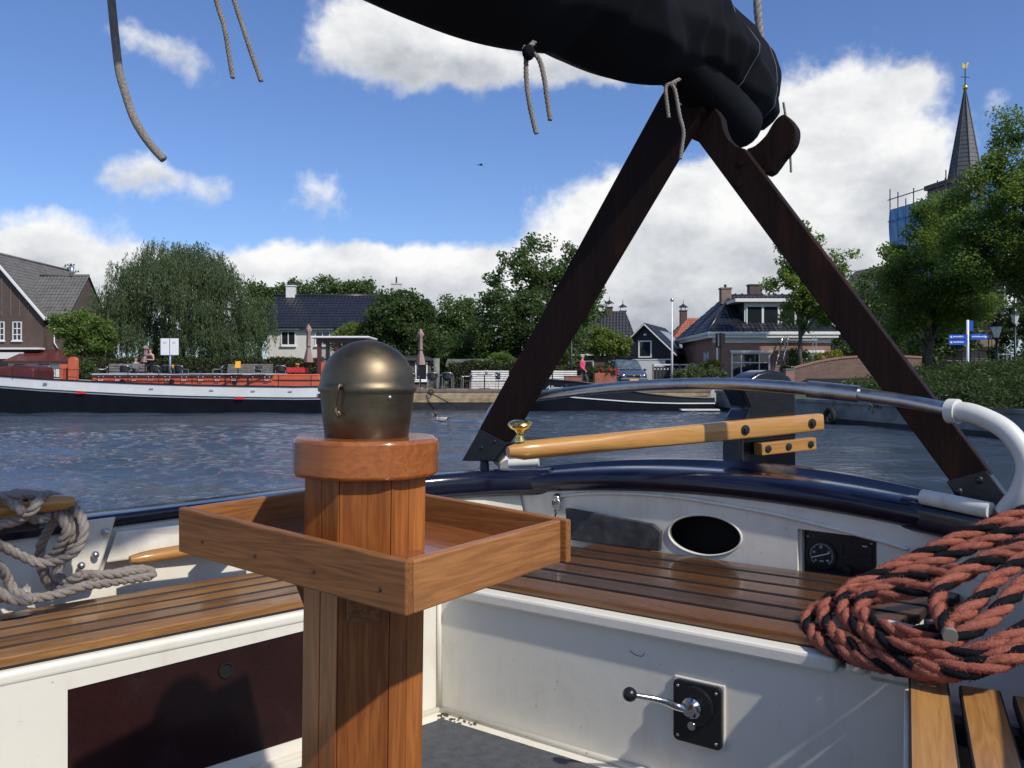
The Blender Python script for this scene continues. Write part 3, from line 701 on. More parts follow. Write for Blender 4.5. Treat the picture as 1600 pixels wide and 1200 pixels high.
# ring bolt on the bulkhead
rb = BV(872, 783, VB)
r0 = thing('ring_bolt', 'small steel ring bolt hanging at the left end of the bulkhead', 'ring bolt', (rb.x, VB, rb.z-.04), 'boat')
MB().lathe([(.0001,0),(.020,0),(.020,.006),(.012,.016),(.0001,.018)], n=16, M=Matrix.Translation((rb.x, VB-.004, rb.z+.012)) @ Matrix.Rotation(R(90),4,'X')).build('bolt_head', M['steel'], r0, smooth=40)
MB().tube([(rb.x+.019*cos(2*pi*k/18), VB-.016-.004*sin(2*pi*k/18), rb.z-.010+.024*sin(2*pi*k/18)) for k in range(18)], .0045, 8, closed=True).build('ring', M['steel'], r0, smooth=True)
MB().tube([(rb.x-.004, VB-.018, rb.z-.034),(rb.x+.002, VB-.018, rb.z-.046),(rb.x-.003, VB-.018, rb.z-.058)], .004, 6).build('shackle_pin', M['iron'], r0, smooth=True)

# paint beads in the cockpit corners, a scratch and grit left on the floor edge
MB().tube([(lf(2.1)+.004, 2.097, FL), (lf(2.1)+.004, 2.097, BT-.045)], .009, 8).build('corner_bead', M['cream'], boat, smooth=True)
MB().tube([(lf(2.1)+.004, 2.096, FL+.004), (rf(2.1), 2.096, FL+.004)], .011, 8).build('corner_bead', M['cream'], boat, smooth=True)
MB().tube([(lf(2.1)+.006, 2.09, FL+.004), (lf(0)+.006, 0, FL+.004)], .011, 8).build('corner_bead', M['cream'], boat, smooth=True)
sc_ = [BV(x, y, 2.0985) for x, y in ((984,1016),(990,1022),(998,1025),(1004,1025),(1006,1021))]
MB().tube(spline([(p.x, 2.0992, p.z) for p in sc_], 4), .0012, 5).build('paint_scratch', M['concrete'], boat)
gr_ = MB()
for k in range(34):
    uu = lf(2.1)+.03+abs(random.gauss(0, .07)); vv = 2.085-abs(random.gauss(0, .035)); gr_.box((uu, vv, FL+.003), (random.uniform(.003,.014), random.uniform(.002,.008), .004), rz=random.uniform(0, 3))
tag(gr_.build('floor_grit', M['bark'], boat), kind='stuff')
# ---- engine control on the stern bench front
ec = thing('throttle_control', 'black engine control plate with chrome lever and ball knob on white panel', 'throttle', tuple(BV(1093, 1168, 2.10)), 'boat')
pc = [BV(x, y, 2.10) for x, y in ((1057,1056),(1132,1072),(1130,1170),(1055,1150))]
px0, px1, pz0, pz1 = pc[0].x, pc[1].x, pc[2].z, pc[0].z
MB().bb(px0-.004, px1+.004, 2.093, 2.100, pz0-.004, pz1+.004).build('gasket', M['white'], ec, bevel=.003)
MB().prism([(px0+a, pz0+b) for a, b in rrect(px1-px0, pz1-pz0, .014)] if False else [((px0+px1)/2+a, (pz0+pz1)/2+b) for a, b in rrect(px1-px0, pz1-pz0, .014)], 'y', 2.078, 2.093).build('plate', M['plastic'], ec, bevel=.003)
lc = BV(1084, 1104, 2.07); My = lambda p, y: Matrix.Translation((p.x, y, p.z)) @ Matrix.Rotation(R(90), 4, 'X')
MB().lathe([(.0001,0),(.052,0),(.050,.012),(.0001,.014)], n=32, M=My(lc, 2.079)).build('boss', M['plastic'], ec, smooth=40)
MB().lathe([(.0001,0),(.027,0),(.027,.012),(.020,.020),(.017,.030),(.0001,.032)], n=24, M=My(lc, 2.066)).build('hub', M['chrome'], ec, smooth=40)
kb = BV(984, 1085, 1.95)
lv = MB().tube(spline([(lc.x, 2.050, lc.z), (lc.x-.03, 2.035, lc.z+.004), (lc.x*.5+kb.x*.5, 2.00, (lc.z+kb.z)/2+.004), tuple(kb)], 6), [.0125-.0003*k for k in range(19)], 10).build('lever', M['chrome'], ec, smooth=True)
MB().sphere(tuple(kb), .0185, 20, 14).build('ball_knob', M['plastic'], lv, smooth=True)
bt = BV(1081, 1134, 2.07)
MB().lathe([(.0001,0),(.013,0),(.013,.010),(.010,.014),(.0001,.015)], n=18, M=My(bt, 2.078)).build('button', M['chrome'], ec, smooth=40)
for a, b in ((.014,.016),(-.014,.016),(.014,-.016),(-.014,-.016)):
    sxp = px0+a if a > 0 else px1+a; szp = pz0+b if b > 0 else pz1+b
    MB().sphere((sxp, 2.078, szp), .0045, 8, 6, (1,.5,1)).build('screw', M['steel'], ec, smooth=True)

# ---- binnacle: column of staves, cap, compass hood, tray
C0 = Vector((-1.126, 1.125, FL)); CW = 0.107
bn = thing('compass_binnacle', 'varnished wooden binnacle column with brass compass hood and square tray', 'binnacle', tuple(C0), 'boat')
octa = [(C0.x+CW/cos(pi/8)*cos(pi/8+k*pi/4), C0.y+CW/cos(pi/8)*sin(pi/8+k*pi/4)) for k in range(8)]
MB().prism([(C0.x+(x-C0.x)*.8, C0.y+(y-C0.y)*.8) for x, y in octa], 'z', FL, -0.17).build('core', M['column'], bn)
for k in range(8):
    a, b = Vector((*octa[k], 0)), Vector((*octa[(k+1) % 8], 0)); c = Vector((C0.x, C0.y, 0))
    n_ = 2 if k % 2 else 1
    for j in range(n_):
        p, q = a.lerp(b, j/n_), a.lerp(b, (j+1)/n_); e = (q-p).normalized()*.0006
        pi_, qi_ = c.lerp(p, .8), c.lerp(q, .8); d_ = 1+random.uniform(-.006, .004)
        P4 = [c+(p+e-c)*d_, c+(q-e-c)*d_, qi_, pi_]
        MB().prism([(v.x, v.y) for v in P4], 'z', FL+.001, -0.172).build('stave', M['column'], bn, bevel=.0016)
capo = [(C0.x+.131/cos(pi/8)*cos(pi/8+k*pi/4), C0.y+.131/cos(pi/8)*sin(pi/8+k*pi/4)) for k in range(8)]
def rounded_oct(R0, rad):
    o = []
    for k in range(8):
        p0, p1, p2 = [Vector((R0/cos(pi/8)*cos(pi/8+(k+d)*pi/4), R0/cos(pi/8)*sin(pi/8+(k+d)*pi/4))) for d in (-1, 0, 1)]
        a = p1+(p0-p1).normalized()*rad; b = p1+(p2-p1).normalized()*rad
        for t in (0, .25, .5, .75, 1): o.append(a.lerp(p1, t).lerp(p1.lerp(b, t), t))
    return o
MB().prism([(C0.x+p.x, C0.y+p.y) for p in rounded_oct(.131, .034)], 'z', -0.176, -0.108).build('cap', M['cap'], bn, smooth=35, bevel=.007, seg=3)
hd = Vector((C0.x, C0.y, 0))
lo = MB().lathe([(.0001,-.110),(.074,-.110),(.0765,-.106),(.0815,-.065),(.0855,-.030),(.0862,-.022),(.0001,-.020)], tuple(hd), 56).build('hood_base', M['brass_dull'], bn, smooth=40)
dm = MB().lathe([(.0885,-.026),(.0895,-.022),(.0895,-.016),(.0870,-.013)]+[(.0862*cos(a), -.013+.082*sin(a)) for a in [R(90*k/18) for k in range(1, 18)]]+[(.0002,.069)], tuple(hd), 56).build('dome', M['brass_dull'], bn, smooth=40)
def onhood(px, wz, r):           # point of the hood's near side seen in column px
    A_ = math.atan2((px-800)/F, 1); cw = b2w((C0.x, C0.y, 0)); cw.z = 0
    dirv = Vector((sin(A_), cos(A_), 0)); tm = cw.dot(dirv); off = cw - dirv*tm; s_ = sqrt(max(0, r*r-off.length_squared))
    p = dirv*(tm-s_); q_ = w2b((p.x, p.y, 0)); return Vector((q_.x, q_.y, wz)), (Vector((q_.x, q_.y, 0))-Vector((C0.x, C0.y, 0))).normalized()
h1, n1 = onhood(548, -.015, .0895); h2, n2 = onhood(546, -.062, .083)
MB().tube(spline([h1+n1*.004+Vector((0,0,.004)), h1+n1*.009+Vector((0,0,-.006)), h2+n2*.009+Vector((0,0,.014)), h2+n2*.010+Vector((0,0,.002)), h2+n2*.006+Vector((.004,0,-.006)), h2+n2*.006+Vector((.008,0,0))], 5), .0026, 8).build('hook', M['brass_dull'], lo, smooth=True)
MB().sphere(tuple(h1+n1*.002), .006, 10, 8).build('hook_eye', M['iron'], dm, smooth=True)
MB().sphere(tuple(h2+n2*.003), .005, 10, 8).build('hook_stud', M['brass_dull'], lo, smooth=True)
for px in (513, 624):
    s1, n_ = onhood(px, -.034, .0848); MB().sphere(tuple(s1), .0042, 10, 8).build('screw', M['steel'], lo, smooth=True)
# tray
TA, TB, TT, TZ0, TZ1 = .270, .228, .017, -.330, -.250
tr = MB().bb(C0.x-TA+TT, C0.x+TA-TT, C0.y+.118, C0.y+.119, -.3125, -.3115).build('tray', M['tray_floor'], bn)
for i in range(4):
    y0_ = C0.y-TB+TT+(2*TB-2*TT)*i/4; y1_ = C0.y-TB+TT+(2*TB-2*TT)*(i+1)/4-.0012
    MB().bb(C0.x-TA+TT, C0.x+TA-TT, y0_, y1_, -.316, -.303).build('tray_board', M['tray_floor'], tr)
MB().bb(C0.x-TA, C0.x+TA, C0.y-TB, C0.y-TB+TT, TZ0, TZ1).build('tray_side', M['tray_x'], tr, bevel=.003)
MB().bb(C0.x-TA, C0.x+TA+.012, C0.y+TB-TT, C0.y+TB, TZ0, TZ1+.001).build('tray_side', M['tray_x'], tr, bevel=.003)
MB().bb(C0.x-TA, C0.x-TA+TT, C0.y-TB+TT+.0005, C0.y+TB-TT-.0005, TZ0, TZ1-.001).build('tray_side', M['tray_y'], tr, bevel=.003)
MB().bb(C0.x+TA-TT, C0.x+TA, C0.y-TB+TT+.0005, C0.y+TB-TT-.0005, TZ0, TZ1-.001).build('tray_side', M['tray_y'], tr, bevel=.003)
for k in range(4):
    MB().sphere((C0.x-TA+.07+k*.14, C0.y-TB, -.30), .0035, 8, 6, (1,.4,1)).build('plug', M['mahogany'], tr, smooth=True)
# brackets under the tray
def under(p): return [(C0.x+x, C0.y+y) for x, y in p]
MB().box((C0.x+.086, C0.y-.086, -.3715), (.036, .055, .082), rz=R(-45)).build('bracket', M['tray_y'], bn, bevel=.002)
for ang in (45, 225):
    pr_ = [(.106, -.3305), (.135, -.3305), (.135, -.345), (.106, -.42)]
    MB().prism(pr_, 'y', -.018, .018, Matrix.Translation((C0.x, C0.y, 0)) @ Matrix.Rotation(R(ang), 4, 'Z')).build('bracket', M['tray_x'], bn, bevel=.002)

# the boat heels a little: the tray slopes to the right and the column leans with it
bpy.context.view_layer.update()
def shear(o, f):
    for ch in [o]+list(o.children):
        if ch.type == 'MESH' and ch.data.users == 1:
            for v in ch.data.vertices: v.co = f(v.co)
for ch in bn.children:
    if ch.name.startswith('tray'): shear(ch, lambda p: Vector((p.x*cos(R(2))-p.y*sin(R(2)), p.x*sin(R(2))+p.y*cos(R(2)), p.z-.061*p.x)))
    else: shear(ch, lambda p: Vector((p.x+.018*(p.z-.83)-.0162, p.y-.0118, p.z-.012*p.x)))

# ---- rudder head and tiller (both turned 31 degrees)
T0 = Vector((-1.71, 2.33, -0.252)); T1 = Vector((-1.013, 3.49, -0.178)); td = (T1-T0); tl = td.length; tdn = td.normalized()
yaw = math.atan2(td.y, td.x)
side = Vector((sin(yaw), -cos(yaw), 0))           # towards the right of the tiller
ru = thing('rudder_head', 'black painted rudder head rising behind the stern with a rounded hump', 'rudder', (T0+td*.75-side*.09)[:2]+(-1.75,), 'boat')
Rm = Matrix.Translation(T0+td*0.74-side*0.095) @ Matrix.Rotation(yaw, 4, 'Z'); Rm.translation.z = 0
prof = [(-.005,-1.75),(-.005,-.17),(.015,-.155),(.035,-.12),(.012,-.075),(-.01,-.042),(.03,-.008),(.08,.018),(.13,.030),(.19,.026),(.235,.004),(.262,-.028),(.268,-.06),(.268,-1.75)]
MB().prism(prof, 'y', -.062, .062, Rm).build('rudder_stock', M['black_paint'], ru, smooth=40, bevel=.012, seg=3)
ti = thing('tiller', 'varnished ash tiller with brass knob bolted to the rudder head', 'tiller', tuple(T0+td*.8-Vector((0,0,.05))), 'boat')
def tillerbar():
    mb = MB(); n = 24; m = 16
    for i in range(n+1):
        t = i/n; c = T0.lerp(T1, t); rz_ = .033+.004*math.exp(-((t-.75)/.2)**2); k_ = min(1, max(0, (t-.25)/.3)); ry = .034-.006*k_
        e = 2+ 4*k_; s_ = 1 if t > 0.02 else .86
        if i == 0: s_ = .55
        up = Vector((0,0,1)); up = (up - tdn*up.dot(tdn)).normalized()
        for j in range(m):
            a = 2*pi*j/m; ca, sa = cos(a), sin(a)
            mb.v.append(c + side*(abs(ca)**(2/e)*math.copysign(1, ca)*ry*s_) + up*(abs(sa)**(2/e)*math.copysign(1, sa)*rz_*s_))
    for i in range(n):
        for j in range(m): mb.f.append([i*m+j, i*m+(j+1) % m, (i+1)*m+(j+1) % m, (i+1)*m+j])
    mb.f.append(list(range(m))[::-1]); mb.f.append([n*m+j for j in range(m)]); return mb
# grain runs with the bar: give it its own axis
mbt = tillerbar(); Ti = (Matrix.Translation(T0) @ Matrix.Rotation(yaw, 4, 'Z')).inverted()
mbt.v = [Ti @ p for p in mbt.v]; tb = mbt.build('bar', M['tiller'], None, smooth=45)
tb.parent = ti; tb.location = T0-ORG[ti]; tb.rotation_euler = (0,0,yaw); ORG[tb] = Vector((0,0,0))
kt = T0+tdn*.045+Vector((0,0,.034))
MB().lathe([(.0001,-.004),(.019,-.004),(.019,.002),(.013,.012),(.012,.024),(.020,.036),(.036,.043),(.043,.053),(.039,.063),(.022,.071),(.0002,.072)], tuple(kt), 28).build('knob', M['brass'], ti, smooth=50)
for t in (.715, .955):
    c = T0.lerp(T1, t)+side*.0285
    Mx = Matrix.Translation(c) @ Matrix.Rotation(yaw, 4, 'Z') @ Matrix.Rotation(R(90), 4, 'X')
    MB().lathe([(.0001,-.004),(.019,-.004),(.019,.003),(.010,.004),(.010,.010),(.0001,.011)], n=16, M=Mx).build('bolt', M['iron'], ti, smooth=40)
c0_, c1_ = T0.lerp(T1, .80)+side*.005, T0.lerp(T1, .95)+side*.005
mck = MB().bar((0,0,0), (.27,0,0), .05, .048); ck = mck.build('lower_cheek', M['tiller'], None, bevel=.004)
ck.parent = ti; ck.location = T0.lerp(T1, .775)-ORG[ti]+Vector((0,0,-.082))+side*.0; ck.rotation_euler = (0, -math.atan2(td.z, math.hypot(td.x, td.y)), yaw); ORG[ck] = Vector((0,0,0))
for xx in (.03, .13, .24):
    MB().lathe([(.0001,-.002),(.014,-.002),(.014,.004),(.0001,.006)], n=14, M=Matrix.Translation((xx,-.025,0)) @ Matrix.Rotation(R(90),4,'X')).build('bolt', M['iron'], ck, smooth=40)

# ---- mainsheet horse: steel tube between two white bends
hs = thing('mainsheet_horse', 'arched stainless tube over the stern ending in white painted bends', 'rail', (UC, 2.95, -0.40), 'boat')
Lh = [(-2.16,2.97,-.095),(-1.9,3.0,-.062),(-1.6,3.0,-.034),(UC,2.99,-.022),(-.95,2.94,-.034),(-.62,2.88,-.066),(-.42,2.82,-.100)]
hp_ = spline(Lh, 10); MB().tube(hp_, .0215, 16).build('tube', M['steel'], hs, smooth=True)
i_ = 42; sl = hp_[i_:i_+6]; MB().tube(sl, .0285, 16).build('sleeve', M['steel'], hs, smooth=40)
def bend(pts, nm):
    P = spline(pts, 8); MB().tube(P, .029, 14).build(nm, M['white_dirty'], hs, smooth=40)
    MB().tube([P[0], P[0].lerp(P[4], .9)], .037, 16).build('collar', M['white_dirty'], hs, smooth=40)
bend([(-.44,2.825,-.100),(-.37,2.80,-.106),(-.285,2.775,-.15),(-.235,2.76,-.23),(-.245,2.76,-.31),(-.29,2.775,-.385)], 'bend')
bend([(-2.13,2.97,-.098),(-2.19,2.97,-.106),(-2.255,2.97,-.15),(-2.285,2.965,-.23),(-2.25,2.96,-.32),(-2.17,2.94,-.375)], 'bend')
q0, q1 = BD(1442, 776, 2.60), BD(1548, 798, 2.42)
MB().tube([q0, q1], .024, 14).build('foot_pipe', M['white_dirty'], hs, smooth=40)
q0, q1 = BD(795, 724, 3.52), BD(842, 722, 3.50)
MB().tube([q0, q1], .018, 14).build('foot_pipe', M['white_dirty'], hs, smooth=40)

# ---- boom crutch
cr = thing('boom_crutch', 'dark wooden scissor crutch of two crossed planks standing on the stern rail', 'crutch', (UC, 2.91, -0.42), 'boat')
def plank(pts, v, th, nm, mat=None, par=None, bev=.004):
    P = [BV(x, y, v) for x, y in pts]; return MB().prism([(p.x, p.z) for p in P], 'y', v, v+th).build(nm, mat or M['crutch'], par or cr, bevel=bev)
VL, VR = 2.872, 2.925
l1 = plank([(745,677),(1032,150),(1046,128),(1095,128),(1097,172),(1074,211),(790,690)], VL, .05, 'leg')
sh1 = plank([(721,720),(749,671),(793,693),(772,721)], VL-.006, .062, 'shoe', M['iron'], l1)
cradle = [(1075,214),(1076,150),(1100,140),(1110,161),(1120,172),(1127,183),(1130,199),(1134,210),(1139,218),(1152,229),(1163,232),(1550,742),(1484,752),(1090,220)]
l2 = plank(cradle, VR, .05, 'leg')
sh2 = plank([(1478,752),(1541,735),(1585,793),(1508,800)], VR-.006, .062, 'shoe', M['iron'], l2)
for (x, y) in ((1498,768),(1530,750)):
    b_ = BV(x, y, VR-.006); MB().sphere((b_.x, VR-.006, b_.z), .012, 10, 6, (1,.5,1)).build('bolt', M['iron'], sh2, smooth=True)
for (x, y) in ((752,700),(772,690)):
    b_ = BV(x, y, VL-.006); MB().sphere((b_.x, VL-.006, b_.z), .010, 10, 6, (1,.5,1)).build('bolt', M['iron'], sh1, smooth=True)
hornp = spline([(p[0], p[1], 0) for p in ((1166,232),(1179,227),(1195,212),(1203,199),(1211,187),(1219,180),(1227,179),(1238,190),(1244,203),(1240,225),(1222,248),(1199,273),(1168,252))], 3)
plank([(p.x, p.y) for p in hornp], VR+.051, .055, 'horn', M['crutch'], None, .006)
bb_ = BV(1065, 155, VL)
MB().lathe([(.0001,0),(.022,0),(.022,.003),(.012,.004),(.012,.013),(.0001,.014)], n=16, M=Matrix.Translation((bb_.x, VL, bb_.z)) @ Matrix.Rotation(R(90),4,'X')).build('pivot_bolt', M['steel'], cr, smooth=40)
for (x, y) in ((1160,252),(1155,286)):
    b_ = BV(x, y, VR); MB().lathe([(.0001,0),(.015,0),(.015,.003),(.0001,.003)], n=16, M=Matrix.Translation((b_.x, VR, b_.z)) @ Matrix.Rotation(R(90),4,'X')).build('plug', M['crutch'], l2, smooth=40)
for (u_, v_) in ((BV(757, 725, 2.90).x, 2.90), (BV(1545, 800, 2.95).x, 2.95)):
    MB().lathe([(.0001,-.47),(.035,-.47),(.035,-.40),(.022,-.395),(.018,-.36),(.0001,-.36)], (u_, v_, 0), 16).build('pivot_post', M['iron'], cr, smooth=40)

# ---- boom under its black sail cover
bo = thing('boom', 'dark boom end showing under the sail cover in the crutch', 'boom', (-1.28, 2.95, 1.0), 'boat')
MB().tube([(-1.262,3.30,1.000),(-1.262,3.28,1.003),(-1.265,2.5,1.13),(-1.27,1.0,1.2),(-1.27,-1.2,1.25)], [.085,.095,.095,.09,.085], 20).build('spar', M['canvas'], bo, smooth=40)
def cover():
    mb = MB(); nv, na = 220, 96; rs = random.Random(3)
    ctrl = [(3.62,1.12,1.41,.055),(3.58,1.075,1.44,.095),(3.3,1.06,1.45,.14),(2.9,1.050,1.44,.18),(2.4,.965,1.44,.20),(1.9,.885,1.45,.205),(1.3,.80,1.46,.205),(.5,.76,1.47,.20),(-.6,.75,1.48,.20),(-1.6,.76,1.48,.19)]
    def at(v):
        for a, b in zip(ctrl, ctrl[1:]):
            if b[0] <= v <= a[0]:
                t = (a[0]-v)/(a[0]-b[0]); t = t*t*(3-2*t) if False else t
                return [a[k]+(b[k]-a[k])*t for k in (1,2,3)]
        return ctrl[-1][1:]
    for i in range(nv+1):
        v = 3.62 - 5.22*i/nv; b, t_, hw = at(v)
        for j in range(na):
            a = 2*pi*j/na; x = cos(a); z = sin(a)
            # a draped bundle: laced edge below, widest low down, ridge on top
            zz = (1-cos(a-pi/2+pi))/2 if False else (z+1)/2
            kf = np.interp(zz, (0,.06,.16,.36,.62,.85,.96,1), (.05,.42,.78,1.0,.88,.58,.32,.05))
            wid = hw*kf*math.copysign(1, x)
            gather = math.exp(-((v-1.98)/.22)**2) + math.exp(-((v-2.74)/.22)**2)
            def crease(t_): t_ = (t_/pi) % 1.0; return (min(t_/.72, (1-t_)/.28))
            fold = .034*(crease(v*3.3+zz*3.4*(1 if x > 0 else -1)+.4*sin(v*3))-.5) + .020*(crease(v*7.1-zz*4.2+1.2)-.5)*(.35+.65*sin(v*1.3+.5)**2)
            fold += .022*gather*(crease(v*16+(v-2)*zz*9)-.5)*(1-zz)
            damp = min(1, (1-zz)*5)*min(1, zz*6+.15)
            sag = -.030*abs(sin((v-1.98)/.76*pi))**1.0*(1-zz)**2
            mb.v.append(Vector((-1.285+wid*(1+fold*3.2*damp)+ (fold*.5*damp)*math.copysign(1,x), v + (.035*(1-zz) if i < 3 else 0), b+(t_-b)*zz+fold*.28*damp+sag)))
    for i in range(nv):
        for j in range(na): mb.f.append([i*na+j, i*na+(j+1) % na, (i+1)*na+(j+1) % na, (i+1)*na+j])
    mb.f.append([nv*na+j for j in range(na)]); mb.f.append([j for j in range(na)][::-1])
    return mb
cv = thing('sail_cover', 'black canvas sail cover wrapped around the boom overhead', 'sail cover', (-1.285, 2.9, 1.0), 'boat')
co_ = cover().build('canvas', M['canvas'], cv, smooth=True)
# stitched seams: hem near the aft end, one seam round the bundle, one along the underside
def ring_pts(v, a0, a1, n=26, grow=1.012):
    o = []
    vs_ = [p for p in co_.data.vertices]
    k = min(range(221), key=lambda i: abs(3.62-5.22*i/220-v))
    for q in range(n+1):
        jj = int(round((a0+(a1-a0)*q/n)/360*96)) % 96; p = vs_[k*96+jj].co; c_ = Vector((0, p.y, .27)); o.append(c_+(p-c_)*grow + ORG[cv])
    return o
for v_, a0, a1 in ((3.50,-100,80),(3.05,-60,88)): MB().tube(ring_pts(v_, a0, a1), .0022, 6).build('seam', M['greycloth'], cv, smooth=True)
# ---- ropes
def strand_rope(path, r, name_list, mats, parent, pitch=None, n=15, step=None, phase=0):
    """three laid strands along a path, each strand its own part"""
    P = resample(path, step or r*0.42); pitch = pitch or r*6.4
    T = [(P[min(i+1, len(P)-1)]-P[max(i-1, 0)]).normalized() for i in range(len(P))]
    ref = Vector((0,0,1)) if abs(T[0].z) < .9 else Vector((1,0,0)); N = (ref-T[0]*ref.dot(T[0])).normalized(); fr_ = []
    for t in T:
        N = (N-t*N.dot(t)).normalized(); fr_.append((N.copy(), t.cross(N)))
    L_ = 0; paths = [[], [], []]
    for i, p in enumerate(P):
        if i: L_ += (P[i]-P[i-1]).length
        for k in range(3):
            a = 2*pi*(L_/pitch + k/3) + phase
            paths[k].append(p + (fr_[i][0]*cos(a) + fr_[i][1]*sin(a))*r*.50)
    out_ = []
    for k in range(3):
        base_r = r*(.60 if mats[k] is not M['rope_black'] else .54); o = MB(); Pk = paths[k]; m = len(Pk); yarn = 6 if n > 8 else 0
        o.tube(Pk, [base_r*(1+.06*sin(q*1.9+k)+.05*sin(q*.37)) for q in range(m)], n)
        if yarn:
            for q in range(m):
                for j in range(n):
                    v_ = o.v[q*n+j]; f_ = 1+.10*(abs(sin((yarn/2)*(2*pi*j/n) - q*.55))-.6); o.v[q*n+j] = Pk[q]+(v_-Pk[q])*f_
        out_.append(o.build(name_list[k], mats[k], parent, smooth=True, recalc=False))
    return out_

# red and black coil on the right quarter
A_, B_, C_ = BD(1450,1036,1.80), BD(1264,960,2.23), BD(1575,812,2.32)
nrm = (B_-A_).cross(C_-A_).normalized(); eye_b = Vector((0,0,0))
def onplane(px, py, lift=0):
    d = BD(px, py, 1.0); t = A_.dot(nrm)/d.dot(nrm); p = d*t
    return p - d.normalized()*lift
coil = thing('rope_coil', 'large coil of thick red and black laid rope on the right corner of the bench', 'rope', tuple(onplane(1440,1030)-Vector((0,0,.02))), 'boat')
def loop_px(pts, lift, n=7): return spline([onplane(x, y, l if isinstance(l, float) else lift) for x, y, l in [(p[0], p[1], p[2] if len(p) > 2 else None) for p in pts]], n)
l_a = [(1690,800,.05),(1640,786,.04),(1560,815,.03),(1480,848,.03),(1400,885,.035),(1340,912,.045),(1316,935,.05),(1322,965,.05),(1360,995,.05),(1430,1018,.05),(1510,1022,.05),(1580,995,.05),(1670,930,.05)]
l_b = [(1670,930,.05),(1700,850,.05),(1650,806,.06),(1590,824,.06),(1500,862,.055),(1420,893,.05),(1352,922,.045),(1300,934,.03),(1288,957,.03),(1300,987,.03),(1350,1018,.03),(1430,1040,.03),(1510,1042,.03),(1590,1012,.03),(1680,950,.03)]
l_c = [(1680,950,.03),(1720,880,.05),(1680,835,.07),(1600,846,.075),(1545,876,.07),(1470,914,.05),(1400,928,.03),(1345,938,.015),(1280,950,.01),(1262,970,.0),(1278,1000,.0),(1330,1026,.005),(1400,1043,.01),(1470,1052,.015),(1550,1040,.02),(1660,985,.03)]
l_d = [(1660,985,.03),(1720,920,.06),(1680,860,.09),(1605,872,.10),(1558,905,.10),(1522,945,.095),(1480,978,.09),(1425,990,.08),(1372,978,.07),(1345,955,.065),(1362,926,.06),(1440,902,.08),(1530,884,.105),(1620,850,.11)]
l_e = [(1620,850,.11),(1690,855,.11),(1690,890,.11),(1615,900,.115),(1575,938,.11),(1535,975,.10),(1470,1005,.09),(1400,1010,.085),(1350,985,.08)]
full = []
for seg_ in (l_a, l_b, l_c, l_d, l_e): full += (seg_ if not full else seg_[1:])
pc_ = spline([onplane(x, y, l) for x, y, l in full], 10)
strand_rope(pc_, .0168, ['red_strand','red_strand','black_strand'], [M['rope_red'], M['rope_red'], M['rope_black']], coil, .155)
tail = spline([onplane(1660,850,.12), onplane(1590,862,.12), onplane(1545,872,.125), onplane(1505,892,.125), onplane(1474,916,.125), onplane(1463,940,.125), onplane(1470,962,.125), onplane(1483,990,.125)], 8)
strand_rope(tail, .0164, ['red_strand','red_strand','black_strand'], [M['rope_red'], M['rope_red'], M['rope_black']], coil, .155)
e_ = (tail[-1]-tail[-3]).normalized(); MB().tube([tail[-1]-e_*.004, tail[-1]+e_*.014], .0152, 12).build('taped_end', M['greywood'], coil, smooth=40)
# loose fibres standing off the strands
def fuzz(parent, n, ln, mat, seed):
    rs = np.random.RandomState(seed); V = []
    for ch in [c_ for c_ in parent.children if c_.data.materials and c_.data.materials[0] is mat]:
        co = np.empty(len(ch.data.vertices)*3, dtype=np.float32); ch.data.vertices.foreach_get('co', co); co = co.reshape(-1,3); nr = np.empty(len(co)*3, dtype=np.float32); ch.data.vertices.foreach_get('normal', nr); nr = nr.reshape(-1,3)
        k = rs.randint(0, len(co), int(n*len(co)/10000)); p = co[k]+rs.normal(0,.001,(len(k),3)); d = nr[k]*.55+rs.normal(0,.55,(len(k),3)); d /= np.linalg.norm(d,axis=1)[:,None]; d *= ln*rs.uniform(.4,1.2,(len(k),1))
        s = np.cross(d, rs.normal(size=d.shape)); s /= np.linalg.norm(s,axis=1)[:,None]; s *= .0006
        V.append(np.stack([p-s, p+s, p+d],1).reshape(-1,3))
    V = np.concatenate(V); me = bpy.data.meshes.new('fibres'); me.from_pydata(V.tolist(), [], np.arange(len(V)).reshape(-1,3).tolist()); me.materials.append(mat)
    o = bpy.data.objects.new('fibres', me); COL.objects.link(o); o.parent = parent; o['kind'] = 'stuff'
fuzz(coil, 16000, .008, M['rope_red'], 1); fuzz(coil, 8000, .007, M['rope_black'], 2)

# wooden cleat on the left side with a grey rope made fast to it
def pin(a, b, r0_, r1_, name, mat, parent):
    a, b = Vector(a), Vector(b); n = 14
    P = [a.lerp(b, k/n) for k in range(n+1)]; rr = [r0_+(r1_-r0_)*k/n for k in range(n+1)]; rr[-1] *= .62; rr[-2] *= .9
    o = MB(); d = (b-a).normalized(); yw = math.atan2(d.y, d.x)
    o.tube(P, rr, 14, flat=.8); Ti_ = (Matrix.Translation(a) @ Matrix.Rotation(yw, 4, 'Z')).inverted(); o.v = [Ti_ @ p for p in o.v]
    ob = o.build(name, mat, None, smooth=50); ob.parent = parent; ob.location = a-ORG[parent]; ob.rotation_euler = (0,0,yw); ORG[ob] = Vector((0,0,0)); return ob
cl = thing('belaying_cleat', 'varnished wooden cleat on the left rail wrapped with grey rope', 'cleat', tuple(BD(20, 812, 2.28)), 'boat')
pin(BD(-90, 806, 2.16), BD(116, 783, 2.34), .036, .026, 'cleat_bar', M['tiller'], cl)
for x, y, d in ((14,787,2.262),(40,781,2.285)):
    q = BD(x, y, d-.028); MB().sphere(tuple(q), .008, 10, 6).build('plug', M['mahogany'], cl, smooth=True)
MB().bar(BD(-40,822,2.22), BD(60,812,2.32), .03, .05).build('cleat_foot', M['iron'], cl, bevel=.005)
